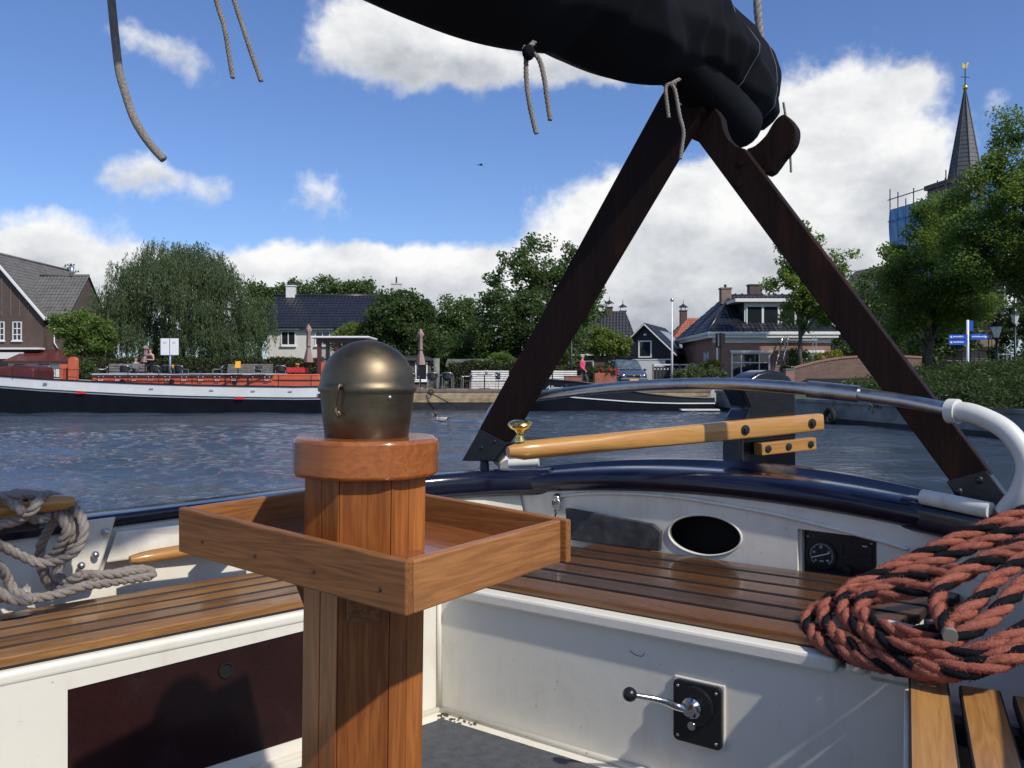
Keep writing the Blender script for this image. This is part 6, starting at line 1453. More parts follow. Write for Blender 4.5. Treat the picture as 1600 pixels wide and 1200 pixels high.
# blue direction sign
b = WP(1512, HZ, 30); b.z = GZ; sg = thing('direction_sign', 'blue direction signpost with white lettering lines beside the linden', 'sign', tuple(b))
yz = lambda y: EYE+(HZ-y)/F*30
MB().tube([(b.x,b.y,GZ),(b.x,b.y,yz(500))], .045, 10).build('pole', M['wirewhite'], sg, smooth=True)
def panel(x0, x1, y0, y1, nm, arrow):
    xa, xb = kx(x0,30), kx(x1,30); za, zb = yz(y1), yz(y0); zm = (za+zb)/2
    poly = [(xa,za),(xb,za),(xb,zb),(xa,zb)] if arrow == 0 else ([(xa,za),(xb-.10,za),(xb,zm),(xb-.10,zb),(xa,zb)] if arrow > 0 else [(xa,za),(xb,za),(xb,zb),(xa,zb)])
    p = MB().prism(poly, 'y', b.y-.075, b.y-.05).build(nm, M['bluesign'], sg)
    return p, xa, xb, za, zb
for (x0,x1,y0,y1,ar) in ((1481,1510,523,530,-1),(1481,1510,531,539,-1),(1515,1544,522,531,1)):
    p, xa, xb, za, zb = panel(x0,x1,y0,y1,'sign_panel',ar); zm = (za+zb)/2; tx = MB(); rs = random.Random(x0+y0)
    x_ = xa+(.15 if ar < 0 else .04)
    while x_ < xb-.17: wl_ = rs.uniform(.018,.035); tx.bb(x_, x_+wl_, b.y-.079, b.y-.0755, zm-.012, zm+rs.choice((.026,.036))); x_ += wl_+.012
    tx.build('lettering', M['mark'], p)
    ac = xa+.07 if ar < 0 else xb-.12; MB().prism([(ac-.04*(-ar),zm-.045),(ac+.045*ar,zm),(ac-.04*(-ar),zm+.045)] if False else [(ac-.04*ar,zm-.045),(ac+.045*ar,zm),(ac-.04*ar,zm+.045)], 'y', b.y-.079, b.y-.0755).build('arrow', M['mark'], p)
MB().bb(kx(1512,30), kx(1520,30), b.y-.03, b.y+.0, yz(517), yz(501)).build('upper_panel', M['bluesign'], sg)
# back of a road sign by the bungalow
b = WP(1126, HZ, 46.5); b.z = GZ; rs_ = thing('road_sign', 'grey metal back of a road sign in front of the bungalow corner', 'sign', tuple(b))
z_ = lambda y: EYE+(HZ-y)/F*46.5
MB().tube([(b.x,b.y,GZ),(b.x,b.y,z_(520))], .035, 8).build('pole', M['iron'], rs_); MB().box((b.x-.02,b.y,(z_(521)+z_(543))/2), (.30,.42,z_(521)-z_(543)), rz=R(35)).build('panel', M['iron'], rs_); MB().box((b.x-.13,b.y-.16,(z_(521)+z_(543))/2), (.16,.02,z_(523)-z_(541)), rz=R(35)).build('panel_back', M['alu'], rs_)
# ladder leaning on the bungalow
ld = thing('ladder', 'aluminium ladder leaning on the front of the brick bungalow', 'ladder', (kx(1207,48.9), 48.9, GZ))
A1, B1 = Vector((kx(1204,48.7),48.7,GZ)), Vector((kx(1222,49.8),49.75,EYE+(HZ-528)/F*49.75)); off = Vector((.33,0,0))
for q in (Vector((0,0,0)), off): MB().bar(A1+q, B1+q, .04, .08, (0,1,0)).build('rail', M['alu'], ld)
for k in range(13): p = A1.lerp(B1, (k+.7)/14); MB().tube([p, p+off], .018, 6).build('rung', M['alu'], ld)
tw = thing('scaffold_tower', 'light aluminium working platform in front of the right window', 'scaffold', (kx(1258,49.3), 49.3, GZ))
zt2 = EYE+(HZ-531)/F*49.3
for px in (1228, 1272):
    for dy in (0, .5): MB().tube([(kx(px,49.3),49.0+dy,GZ),(kx(px,49.3),49.0+dy,zt2+.25)], .025, 6).build('upright', M['alu'], tw)
MB().bb(kx(1226,49.3), kx(1274,49.3), 48.95, 49.55, zt2-.05, zt2+.02).build('platform', M['alu'], tw)
for z in (1.7, 2.3, 2.9): MB().tube([(kx(1228,49.3),49.0,z),(kx(1272,49.3),49.0,z)], .02, 6).build('crossbar', M['alu'], tw)
# white railing by the church
wr = thing('white_railing', 'short white railing at the top of the slope beside the lantern', 'railing', (kx(1568,33), 33, 2.0))
for px in (1560,1568,1573,1580): MB().tube([(kx(px,33),33,1.4),(kx(px,33),33,2.55)], .025, 6).build('post', M['wirewhite'], wr)
for z in (2.1, 2.5): MB().tube([(kx(1558,33),33,z),(kx(1581,33),33,z)], .022, 6).build('bar', M['wirewhite'], wr)
# ------------------------------------------------------------------ barge on the far bank
def hull_loft(secs, nz):
    mb = MB(); mb.grid(secs); return mb
BYn, BYf = 38.6, 41.9
bar_ = thing('moored_barge', 'long barge with white bulwark, black hull and orange-red cabin moored on the left', 'barge', (kx(280,38.6), 40, 0))
zpx = lambda y, d=38.6: EYE+(HZ-y)/F*d
xs = [kx(p, 38.6) for p in (-190,-150,-100,-50,0,60,140,220,300,380,460,520,560,590,608)]
bulge = [.02,.28,.52,.75,.88,.96,1,1,1,1,1,.97,.86,.62,.10]
shr = [zpx(y) for y in (574,577,581,584.5,588,592,596,599.5,602,603.5,604.5,604,602.5,600.5,599)]
rub = [zpx(y) for y in (586,590,595,599,603,607.5,612,616,618.5,620,621,620.5,619,617,615)]
mid = (BYn+BYf)/2; hw = (BYf-BYn)/2
def band(z0f, z1f, o0, o1, name, mat, n=3):
    for sgn in (-1, 1):
        rows = []
        for j in range(n+1):
            t = j/n; rows.append([(x, mid+sgn*(hw*b_+(o0+(o1-o0)*t)), z0+(z1-z0)*t) for x, b_, z0, z1 in zip(xs, bulge, z0f, z1f)])
        MB().grid(rows).build(name, mat, bar_, smooth=True)
band([-.5]*15, [r-.10 for r in rub], -.25, 0, 'hull_side', M['hullblack'], 4)
band([r-.10 for r in rub], [r-.04 for r in rub], .015, .03, 'white_stripe', M['wirewhite'], 1)
band([r-.04 for r in rub], rub, .05, .05, 'rubbing_strake', M['hullblack'], 1)
band([r for r in rub], [s_-.02 for s_ in shr], .0, -.06, 'bulwark', M['hullgrey'], 2)
band([s_-.02 for s_ in shr], [s_+.035 for s_ in shr], -.02, -.05, 'gunwale', M['hullblack'], 1)
dk = MB(); dk.grid([[(x, mid+s_*hw*b_*.97, z-.30) for x, b_, z in zip(xs, bulge, shr)] for s_ in (-1, 1)]); dk.build('deck', M['brownpaint'], bar_)
for px in (125, 374): MB().bb(kx(px-8,38.5), kx(px+7,38.5), BYn-.075, BYn-.02, np.interp(kx(px,38.6), xs, rub)-.12, np.interp(kx(px,38.6), xs, rub)-.02).build('red_mark', M['flower_red'], bar_)
for px in (70, 236, 330, 395, 453): MB().tube([(kx(px-3,38.6),BYn+.02,np.interp(kx(px,38.6),xs,rub)+.26),(kx(px+3,38.6),BYn+.02,np.interp(kx(px,38.6),xs,rub)+.26)], .035, 6).build('fairlead', M['alu'], bar_)
cab = MB().prism([(39.1,1.0),(41.4,1.0),(41.4,zpx(586.5,39.1)),(39.1,zpx(586.5,39.1))], 'x', kx(144,39.1), kx(430,39.1)).build('cabin_trunk', M['redpaint'], bar_, bevel=.03)
MB().bb(kx(143,39.1), kx(428,39.1), 39.0, 41.5, zpx(586.5,39.1)+.004, zpx(583.5,39.1)).build('tarpaulin', M['tarp'], cab, bevel=.02)
ca2 = MB().bb(kx(426,39.1), kx(500,39.1), 39.12, 41.3, 1.0, zpx(584.5,39.1)).build('after_cabin', M['redpaint'], bar_, bevel=.08)
MB().bb(kx(426,39.1), kx(500,39.1), 39.08, 39.11, zpx(594.2,39.1), zpx(593.2,39.1)).build('rebate', M['brownpaint'], ca2)
for px in range(157, 425, 26):
    x = kx(px, 39.0); z = zpx(588.5,39.0)
    MB().tube([(x-.11,39.04,z),(x-.085,39.0,z-.17),(x+.085,39.0,z-.17),(x+.11,39.04,z)], .018, 6).build('lashing_loop', M['wirewhite'], bar_)
for px in (190, 267, 366): MB().lathe([(.0001,0),(.12,0),(.12,.02),(.0001,.02)], n=14, M=Matrix.Translation((kx(px,39.0),39.08,zpx(596.5,39))) @ Matrix.Rotation(R(90),4,'X')).build('porthole', M['iron'], cab)
MB().bar((kx(150,39),38.98,zpx(590,39)), (kx(426,39),38.98,zpx(590.6,39)), .03, .05).build('batten', M['iron'], cab)
px_r = [-100,-60,-20,20,60,100,143,200,248,300,352,388,435,486,530]
for px in px_r: z0 = np.interp(kx(px,38.75), xs, shr); MB().tube([(kx(px,38.75),38.75,z0-.05),(kx(px,38.75),38.75,z0+.52)], .018, 6).build('stanchion', M['iron'], bar_)
MB().tube([(kx(px,38.75),38.75,np.interp(kx(px,38.75),xs,shr)+.50) for px in px_r], .012, 6).build('wire_rail', M['iron'], bar_)
for px in (388, 352): MB().tube(spline([(kx(px,38.8),38.8,zpx(604)),(kx(px,38.8),38.8,zpx(590)),(kx(px+5,38.8),38.8,zpx(586.5)),(kx(px+24,38.8),39.0,zpx(585.5))],5), .03, 8).build('boarding_rail', M['iron'], bar_, smooth=True)
po = MB().prism([(kx(106,39),.95),(kx(119,39),.95),(kx(119,39),zpx(562)),(kx(117.5,39),zpx(558.5)),(kx(113,39),zpx(557)),(kx(108,39),zpx(558.5)),(kx(106,39),zpx(562))], 'y', 39.0, 39.25).build('winch_post', M['redpaint'], bar_, bevel=.02)
MB().bb(kx(94,39.4), kx(105,39.4), 39.3, 39.8, .95, zpx(569)).build('winch_box', M['redpaint'], bar_, bevel=.02)
MB().prism([(kx(-70,39.6),1.2),(kx(56,39.6),1.2),(kx(57,39.6),zpx(577,39.6)),(kx(46,39.6),zpx(570,39.6)),(kx(-10,39.6),zpx(574,39.6)),(kx(-70,39.6),zpx(572,39.6))], 'y', 39.4, 41.2).build('fore_cabin', M['brownpaint'], bar_, bevel=.08)
wz0, wz1 = 1.0, zpx(529.5, 39.6)
for px in (500, 528, 566):
    for y_ in (39.2, 41.0): MB().bb(kx(px-3,39.4), kx(px+3,39.4), y_, y_+.14, wz0, wz1).build('wheelhouse_post', M['brownpaint'], bar_)
MB().bb(kx(497,39.4), kx(570,39.4), 39.22, 39.36, wz0, zpx(566,39.5)).build('wheelhouse_side', M['redpaint'], bar_); MB().bb(kx(496,39.4), kx(571,39.4), 39.18, 39.40, zpx(536,39.5), wz1).build('wheelhouse_header', M['brownpaint'], bar_)
MB().bb(kx(489,39.4), kx(579,39.4), 38.9, 41.4, wz1+.004, wz1+.10).build('wheelhouse_roof', M['hwhite'], bar_, bevel=.03)
MB().bb(kx(503,39.4), kx(526,39.4), 39.26, 39.28, zpx(566,39.5), zpx(536,39.5)).build('wheelhouse_window', M['clearglass'], bar_); MB().bb(kx(531,39.4), kx(563,39.4), 39.26, 39.28, zpx(566,39.5), zpx(536,39.5)).build('wheelhouse_window', M['clearglass'], bar_)

# dark boat with its name, moored right of the crutch leg
db = thing('black_boat', 'black moored boat with white name script on its raised bow and white stripe', 'boat', (kx(970,41), 41.2, 0))
xs2 = [kx(p, 40.6) for p in (822,835,860,900,940,980,1020,1060,1100,1118)]
bl2 = [.08,.55,.85,.97,1,1,1,.98,.93,.85]; sh2 = [zpx(y,40.6) for y in (592,592.5,593.5,596,601.5,610,616,620,622,622)]; st2 = [zpx(y,40.6) for y in (612,614,617,621,624,627,629,630,630,630)]
m2, h2_ = 41.5, .95
def band2(z0f, z1f, o0, o1, name, mat):
    for sgn in (-1, 1):
        MB().grid([[(x, m2+sgn*(h2_*b_+o), z) for x, b_, z in zip(xs2, bl2, zz)] for zz, o in ((z0f, o0), (z1f, o1))]).build(name, mat, db, smooth=True)
band2([-.4]*10, [s_-.03 for s_ in st2], -.15, .0, 'hull_side', M['hullblack']); band2([s_-.03 for s_ in st2], [s_+.02 for s_ in st2], .03, .03, 'white_stripe', M['wirewhite'])
band2([s_+.02 for s_ in st2], sh2, .0, -.04, 'topside', M['hullblack']); band2(sh2, [s_+.05 for s_ in sh2], .02, .0, 'gunwale', M['tile_dark'])
MB().grid([[(x, m2+s_*h2_*b_*.95, z-.02) for x, b_, z in zip(xs2, bl2, sh2)] for s_ in (-1,1)]).build('deck', M['greywood'], db)
for px in (843, 885): MB().lathe([(.0001,0),(.12,0),(.12,.03),(.09,.035),(.0001,.035)], n=16, M=Matrix.Translation((kx(px,40.5),m2-h2_*.93-.05,zpx(604.5,40.6))) @ Matrix.Rotation(R(90),4,'X')).build('porthole', M['iron'], db)
text('Allegria', .27, Matrix.Translation((kx(867,40.5), m2-h2_*.97-.06, zpx(606,40.6))) @ Matrix.Rotation(R(4),4,'Y') @ Matrix.Rotation(R(90),4,'X'), M['mark'], 'boat_name', db, shear=.35)
MB().bb(kx(1065,39.8), kx(1125,39.8), 39.8, 40.3, .06, .12).build('mooring_float', M['hwhite'], db)
bx_ = thing('deck_crate', 'brown wooden hatch box lying on the black boat', 'crate', (kx(893,41.5), 41.5, zpx(596,41)))
MB().bb(kx(882,41.5), kx(908,41.5), 41.2, 41.8, zpx(595.5,41.5), zpx(588.5,41.5)).build('box', M['corten'], bx_, bevel=.03); MB().bb(kx(881,41.5), kx(909,41.5), 41.16, 41.84, zpx(588.4,41.5), zpx(587,41.5)).build('lid', M['quaycap'], bx_, bevel=.02)

# ------------------------------------------------------------------ cafe terrace
def parasol(px, d, ytop, ybot, label):
    x = kx(px, d); z0, z1 = EYE+(HZ-ybot)/F*d, EYE+(HZ-ytop)/F*d; H = z1-GZ; TZ = TZ_ if px < 512 else GZ; H = z1-TZ; t = thing('closed_parasol', label, 'parasol', (x,d,TZ), 'local', group='closed parasols on the terrace')
    MB().tube([(0,0,0),(0,0,H)], .035, 8).build('pole', M['iron'], t)
    MB().lathe([(.0001,0),(.26,0),(.26,.06),(.05,.10),(.0001,.10)], (0,0,.004), 12).build('base', M['concrete'], t)
    n = 24; prof = [(0,.04),(.10,.12),(.15,.16),(.22,.085),(.5,.10),(.62,.085),(.72,.13),(.88,.19),(1.0,.215)]; h = z1-z0
    rows = []
    for f, r in prof: rows.append([( (r*(1+.18*cos(j*pi))*cos(2*pi*j/n)), (r*(1+.18*cos(j*pi))*sin(2*pi*j/n)), H-f*h) for j in range(n+1)])
    mb = MB(); mb.grid(rows); o = mb.build('canopy', M['parasol'], t, smooth=True, recalc=False); o.data.materials.append(M['parasol2'])
    for p in o.data.polygons: p.material_index = 1 if (p.index % n) % 4 in (0,) else 0
    MB().tube([(.12*cos(2*pi*j/12),.12*sin(2*pi*j/12),H-.58*h) for j in range(12)], .015, 6, closed=True).build('tie_strap', M['parasol2'], t)
parasol(482, 43.6, 507, 566, 'closed pink parasol in front of the white house'); parasol(657, 44.0, 514, 570, 'closed striped pink parasol beside the terrace chairs, right of the brass dome')
parasol(863, 44.0, 552, 573, 'small closed parasol just right of the left crutch leg'); parasol(227, 44.2, 540, 566, 'closed parasol partly hiding the standing woman')
def chair_proto(kind):
    t = thing('terrace_chair', 'x', 'chair', (0,0,0), 'local')
    fm_ = M['alu']; seat = M['wicker']
    MB().bb(-.24,.24,-.22,.22,.42,.45).build('seat', seat, t, bevel=.01)
    rows = [[(.27*sin(a), .20-.0+.10*cos(a)-.10*(1-cos(a))*1.2, .50+.34*j/4) for a in [R(-80+160*i/10) for i in range(11)]] for j in range(5)]
    bk = MB().grid(rows).build('backrest', seat, t, smooth=True); s_ = bk.modifiers.new('s','SOLIDIFY'); s_.thickness = .02
    MB().tube(spline([(-.27,-.22,.66),(-.28,.1,.67),(-.26,.24,.80),(0,.31,.86),(.26,.24,.80),(.28,.1,.67),(.27,-.22,.66)],4), .016, 6).build('arm_frame', fm_, t, smooth=True)
    for sx_ in (-1,1):
        for y_ in (-.22,.20): MB().tube([(sx_*.25,y_*1.1,0),(sx_*.25,y_,.66 if y_ < 0 else .62)], .016, 6).build('leg', fm_, t)
    return t
cp = chair_proto(0); first = [True]
def chair(px, d, rz, label):
    o = cp if first[0] else copy_tree(cp); first[0] = False
    o.location = (kx(px,d), d, (TZ_ if px < 512 else GZ)+.004); o.rotation_euler = (0,0,R(rz)); o['label'] = label; o['group'] = 'wicker chairs on the terrace'
for a in ((676,43.4,180,'black wicker terrace chair nearest the quay, left of the pair, back to the water'), (700,43.4,172,'black wicker terrace chair nearest the quay, right of the pair, back to the water'), (729,44.0,-75,'wicker terrace chair turned sideways left of the small table by the white bench'), (783,44.0,75,'wicker terrace chair turned sideways right of the small table by the white bench'),
          (645,44.4,150,'wicker terrace chair half hidden by the brass dome'), (160,43.6,-60,'black wicker chair beside the potted shrub'), (197,43.4,180,'black wicker chair left of the seated guest'), (245,43.2,170,'black wicker chair just left of the white sign pole'), (262,43.5,185,'black wicker chair right behind the white sign pole'), (283,43.2,160,'black wicker chair at the right end of the row by the sign'),
          (340,43.6,-70,'wicker chair turned sideways left of the grey bench'), (408,43.6,70,'wicker chair turned sideways right of the grey bench'), (440,43.8,180,'wicker chair left of the red table'), (75,43.6,175,'wicker chair on the terrace behind the fore cabin'), (56,43.8,160,'wicker chair on the terrace at the far left')): chair(*a)
def table(px, d, label, mat, red=False):
    t = thing('terrace_table', label, 'table', (kx(px,d), d, (TZ_ if px < 512 else GZ)+.004), 'local', group='terrace tables')
    MB().bb(-.4,.4,-.4,.4,.71,.74).build('table_top', mat, t, bevel=.008); MB().tube([(0,0,.03),(0,0,.71)], .03, 8).build('leg', M['iron'], t); MB().bar((-.28,0,.02),(.28,0,.02),.06,.04).build('foot', M['iron'], t); MB().bar((0,-.28,.021),(0,.28,.021),.06,.041).build('foot', M['iron'], t)
    if red:
        c_ = MB(); c_.bb(-.46,.46,-.46,.46,.745,.755); tc = c_.build('cloth_top', M['flower_red'], t)
        for s_ in (-1,1): MB().bb(-.46,.46,s_*.462-.004,s_*.462+.004,.50,.753).build('cloth_drop', M['flower_red'], tc); MB().bb(s_*.466-.004,s_*.466+.004,-.45,.45,.50,.753).build('cloth_drop', M['flower_red'], tc)
    return t
table(688, 44.1, 'small square terrace table behind the two nearest chairs', M['alu']); table(757, 44.4, 'small dark table in front of the white bench', M['greywood']); table(465, 44, 'table with red cloth beside the closed parasol', M['corten'], True); table(372, 44.2, 'small table with a yellow menu in front of the grey bench', M['alu']); table(270, 44.2, 'small table behind the white sign pole', M['alu'])
for px, d, lb in ((372,44.15,'yellow menu card standing on the table by the grey bench'), (270,44.15,'small orange menu card on the table behind the sign pole')):
    s_ = 1 if px == 372 else .45; solo(MB().prism([(-.12*s_,0),(.12*s_,0),(0,.34*s_)], 'x', -.13*s_, .13*s_, Matrix.Translation((kx(px,d),d,TZ_+.75))), 'menu_card', M['yellow'], lb, 'menu', (kx(px,d),d,TZ_+.75))
for px, d, mt, lb in ((760,44.35,'flower_white','white flowers in a pot on the table before the white bench'),(465,43.95,'flower_yellow','small yellow flowers on the red table')):
    t = thing('flower_pot', lb, 'flower pot', (kx(px,d),d,(TZ_ if px < 512 else GZ)+.75), 'local'); MB().lathe([(.0001,0),(.05,0),(.07,.10),(.0001,.10)], n=10).build('pot', M['corten'], t)
    for k in range(9): MB().sphere((random.uniform(-.08,.08),random.uniform(-.08,.08),.14+random.uniform(0,.08)), .03, 6, 5).build('bloom', M[mt], t)
def bench(x0, x1, d, mat, label, rows=5, h=.95):
    xa, xb = kx(x0,d), kx(x1,d); t = thing('slatted_bench', label, 'bench', ((xa+xb)/2, d, (TZ_ if x0 < 512 else GZ)+.004), 'local', group='benches along the hedge'); w_ = (xb-xa)/2
    for k in range(rows): MB().box((0,.25+.015*k,.42+.06+(h-.5)*k/(rows-1)), (2*w_,.025,(h-.5)/(rows-1)*.74)).build('back_slat', mat, t)
    for k in range(4): MB().box((0,-.18+k*.115,.43), (2*w_,.095,.03)).build('seat_slat', mat, t)
    for k in range(3): MB().box((0,-.24,.06+.13*k), (2*w_,.02,.11)).build('front_board', mat, t)
    for s_ in (-1,0,1):
        MB().bb(s_*(w_-.08)-.03, s_*(w_-.08)+.03, -.2, .26, 0, .41).build('support', M['greywood'], t)
bench(736, 795, 45.6, M['whitewood'], 'white slatted bench in front of the middle hedge'); bench(353, 424, 45.6, M['greywood'], 'grey weathered bench left of the red table', 6); bench(167, 226, 46, M['greywood'], 'grey weathered bench behind the seated guest', 4); bench(843, 902, 46, M['whitewood'], 'white slatted bench behind the black boat')
# white notice boards
d = 42.9; nb = thing('notice_board', 'pair of white notice panels on a grey pole behind the barge', 'sign', (kx(266,d), d, GZ)); zz = lambda y: EYE+(HZ-y)/F*d
MB().tube([(kx(266,d),d,GZ),(kx(266,d),d,zz(528))], .05, 10).build('pole', M['alu'], nb, smooth=True)
for a, b_ in ((252,265.4),(266.6,280)):
    p = MB().bb(kx(a,d), kx(b_,d), d-.10, d-.06, zz(555), zz(529)).build('panel', M['wirewhite'], nb, bevel=.015)
    for k, y_ in enumerate((534.5,536.5)): MB().bb(kx(a+3.5,d), kx(b_-4-k,d), d-.103, d-.1005, zz(y_+.5), zz(y_)).build('print_line', M['concrete'], p)
# planters with red flowers
def planter(px0, px1, d, ytop, label):
    xa, xb = kx(px0,d), kx(px1,d); h = EYE+(HZ-ytop)/F*d-GZ; t = thing('flower_planter', label, 'planter', ((xa+xb)/2,d,GZ+.004), 'local', group='rust coloured planters'); w_ = (xb-xa)/2
    mb = MB(); mb.bb(-w_,w_,-.4,.4,0,h); mb.build('box', M['corten'], t, bevel=.02); MB().bb(-w_+.04,w_-.04,-.36,.36,h+.002,h+.01).build('soil', M['bark'], t)
    rng = np.random.RandomState(int(px0)); c = np.stack([rng.uniform(-w_,w_,60), rng.uniform(-.42,.3,60), h+rng.uniform(-.12,.22,60)],1)
    V,Fq = leaf_cloud(c, .10, 1500, .09, .6, .2, rng=rng); o = bpy.data.objects.new('foliage', npmesh('foliage', V, Fq, L['mid'])); COL.objects.link(o); o.parent = t
    V,Fq = leaf_cloud(c[:26]*np.array([.9,1,1])+np.array([w_*.25,-.1,.04]), .07, 420, .07, 1, .2, rng=rng); o = bpy.data.objects.new('red_blooms', npmesh('red_blooms', V, Fq, M['flower_red'])); COL.objects.link(o); o.parent = t
planter(928, 962, 44.5, 583, 'rust coloured planter with red flowers left of the parked car')
# mooring ring and line on the quay, papers
mo = thing('mooring_line', 'thin dark mooring line drooping from a ring on the timber quay', 'rope', (kx(675,42.2), 42.2, .8)); MB().tube(spline([(kx(671,42.2),42.2,.95),(kx(676,42.2),42.15,.78),(kx(690,42),42.0,.55),(kx(720,41.5),41.5,.05)],6), .025, 6).build('line', M['iron'], mo, smooth=True); MB().tube([(kx(673,42.2)+.12*cos(a),42.25,.88+.12*sin(a)) for a in [2*pi*k/14 for k in range(14)]], .025, 6, closed=True).build('ring', M['iron'], mo)

# ------------------------------------------------------------------ parked car
def car():
    d = 50.6; t = thing('parked_car', 'blue-grey van-like car parked facing the water, yellow number plate', 'car', (kx(990,d), d, GZ+.008), 'local', rz=R(6)); t.scale = (1,1,.95)
    hw_ = .86
    side = [(0,.30),(-.04,.62),(.02,.80),(.30,.98),(.95,1.10),(1.75,1.72),(2.1,1.79),(3.6,1.80),(4.05,1.70),(4.12,1.0),(4.1,.30)]
    def wid(z): return hw_*(1.0 if z < 1.0 else 1.0-.20*(z-1.0)/.8)
    mb = MB(); n = len(side)
    for f in (-1, -.72, -.3, .3, .72, 1):
        k = 1 if abs(f) < .9 else .965
        mb.v += [Vector((f*wid(z), (y-2)*(k if True else 1)+2 + (.10*abs(f)**3 if y < 1 else 0), z)) for y, z in side]
    for i in range(5):
        for j in range(n-1): mb.f.append([i*n+j, i*n+j+1, (i+1)*n+j+1, (i+1)*n+j])
    mb.f.append(list(range(n))); mb.f.append([5*n+j for j in range(n)][::-1])
    body = mb.build('body', M['carpaint'], t, smooth=50, bevel=.02)
    w1, w2_ = .70*wid(1.14), .74*wid(1.66); ws = MB(); 
    P = [(-.74,1.02,1.155),(.74,1.02,1.155),(.63,1.66,1.665),(-.63,1.66,1.665)]; nn = Vector((0,-.63,.75)).normalized()*.012; ws.v = [Vector(p)+nn for p in P]+[Vector(p)+nn*-1 for p in P]; ws.f = [[0,1,2,3],[7,6,5,4],[0,4,5,1],[1,5,6,2],[2,6,7,3],[3,7,4,0]]; ws.build('windscreen', M['carglass'], t)
    for s_ in (-1,1):
        sw = MB(); Q_ = [(1.35,1.16),(1.85,1.64),(3.8,1.64),(3.95,1.16)]; sw.v = [Vector((s_*(wid(z)+.006),y,z)) for y,z in Q_]+[Vector((s_*(wid(z)-.02),y,z)) for y,z in Q_]; sw.f = [[0,1,2,3],[7,6,5,4],[0,4,5,1],[1,5,6,2],[2,6,7,3],[3,7,4,0]]; sw.build('side_window', M['carglass'], t)
        MB().sphere((s_*.62,.05,.74), .15, 12, 8, (1.15,.6,.72)).build('headlight', M['chrome'], t, smooth=True)
        MB().sphere((s_*.98,1.12,1.12), .10, 10, 8, (1,.6,.8)).build('mirror', M['plastic'], t, smooth=True)
        MB().tube([(s_*.60,1.9,1.84),(s_*.60,3.8,1.85)], .022, 6).build('roof_bar', M['iron'], t)
        for y_ in (.72,3.35):
            wl_ = MB().lathe([(.0001,-.1),(.31,-.1),(.315,-.06),(.315,.06),(.31,.1),(.0001,.1)], n=20, M=Matrix.Translation((s_*.76,y_,.315)) @ Matrix.Rotation(R(90),4,'Y')).build('wheel', M['rubber'], t, smooth=40)
            MB().lathe([(.0001,-.112),(.2,-.112),(.2,.112),(.0001,.112)], n=16, M=Matrix.Translation((s_*.76,y_,.315)) @ Matrix.Rotation(R(90),4,'Y')).build('rim', M['alu'], wl_)
    MB().bb(-.84,.84,-.14,.25,.26,.58).build('bumper', M['plastic'], t, bevel=.05); MB().bb(-.40,.40,-.07,.05,.66,.80).build('grille', M['plastic'], t, bevel=.02); MB().sphere((0,-.075,.735), .06, 10, 6, (1,.3,1)).build('badge', M['chrome'], t)
    MB().bb(-.27,.27,-.165,-.145,.42,.54).build('number_plate', M['yellow'], t)
    MB().bb(-.6,.6,.9,.96,1.10,1.13).build('wiper_cowl', M['plastic'], t)
car()

# ------------------------------------------------------------------ people
def skinned(name, verts, edges, radii, mat, parent, sub=1, root=0):
    me = bpy.data.meshes.new(name); o0 = ORG.get(parent, Vector((0,0,0))); me.from_pydata([Vector(v)-o0 for v in verts], edges, []); me.update()
    o = bpy.data.objects.new(name, me); COL.objects.link(o); o.parent = parent; ORG[o] = o0
    m = o.modifiers.new('skin','SKIN'); m.use_smooth_shade = True
    lay = me.skin_vertices[0].data
    for i, r in enumerate(radii): lay[i].radius = (r if isinstance(r, tuple) else (r, r)); lay[i].use_root = (i == root)
    s = o.modifiers.new('sub','SUBSURF'); s.levels = sub; s.render_levels = sub
    dg = bpy.context.evaluated_depsgraph_get(); m2_ = bpy.data.meshes.new_from_object(o.evaluated_get(dg)); o.modifiers.clear(); o.data = m2_; m2_.materials.append(mat); return o
def chain(P): return [(i, i+1) for i in range(len(P)-1)]
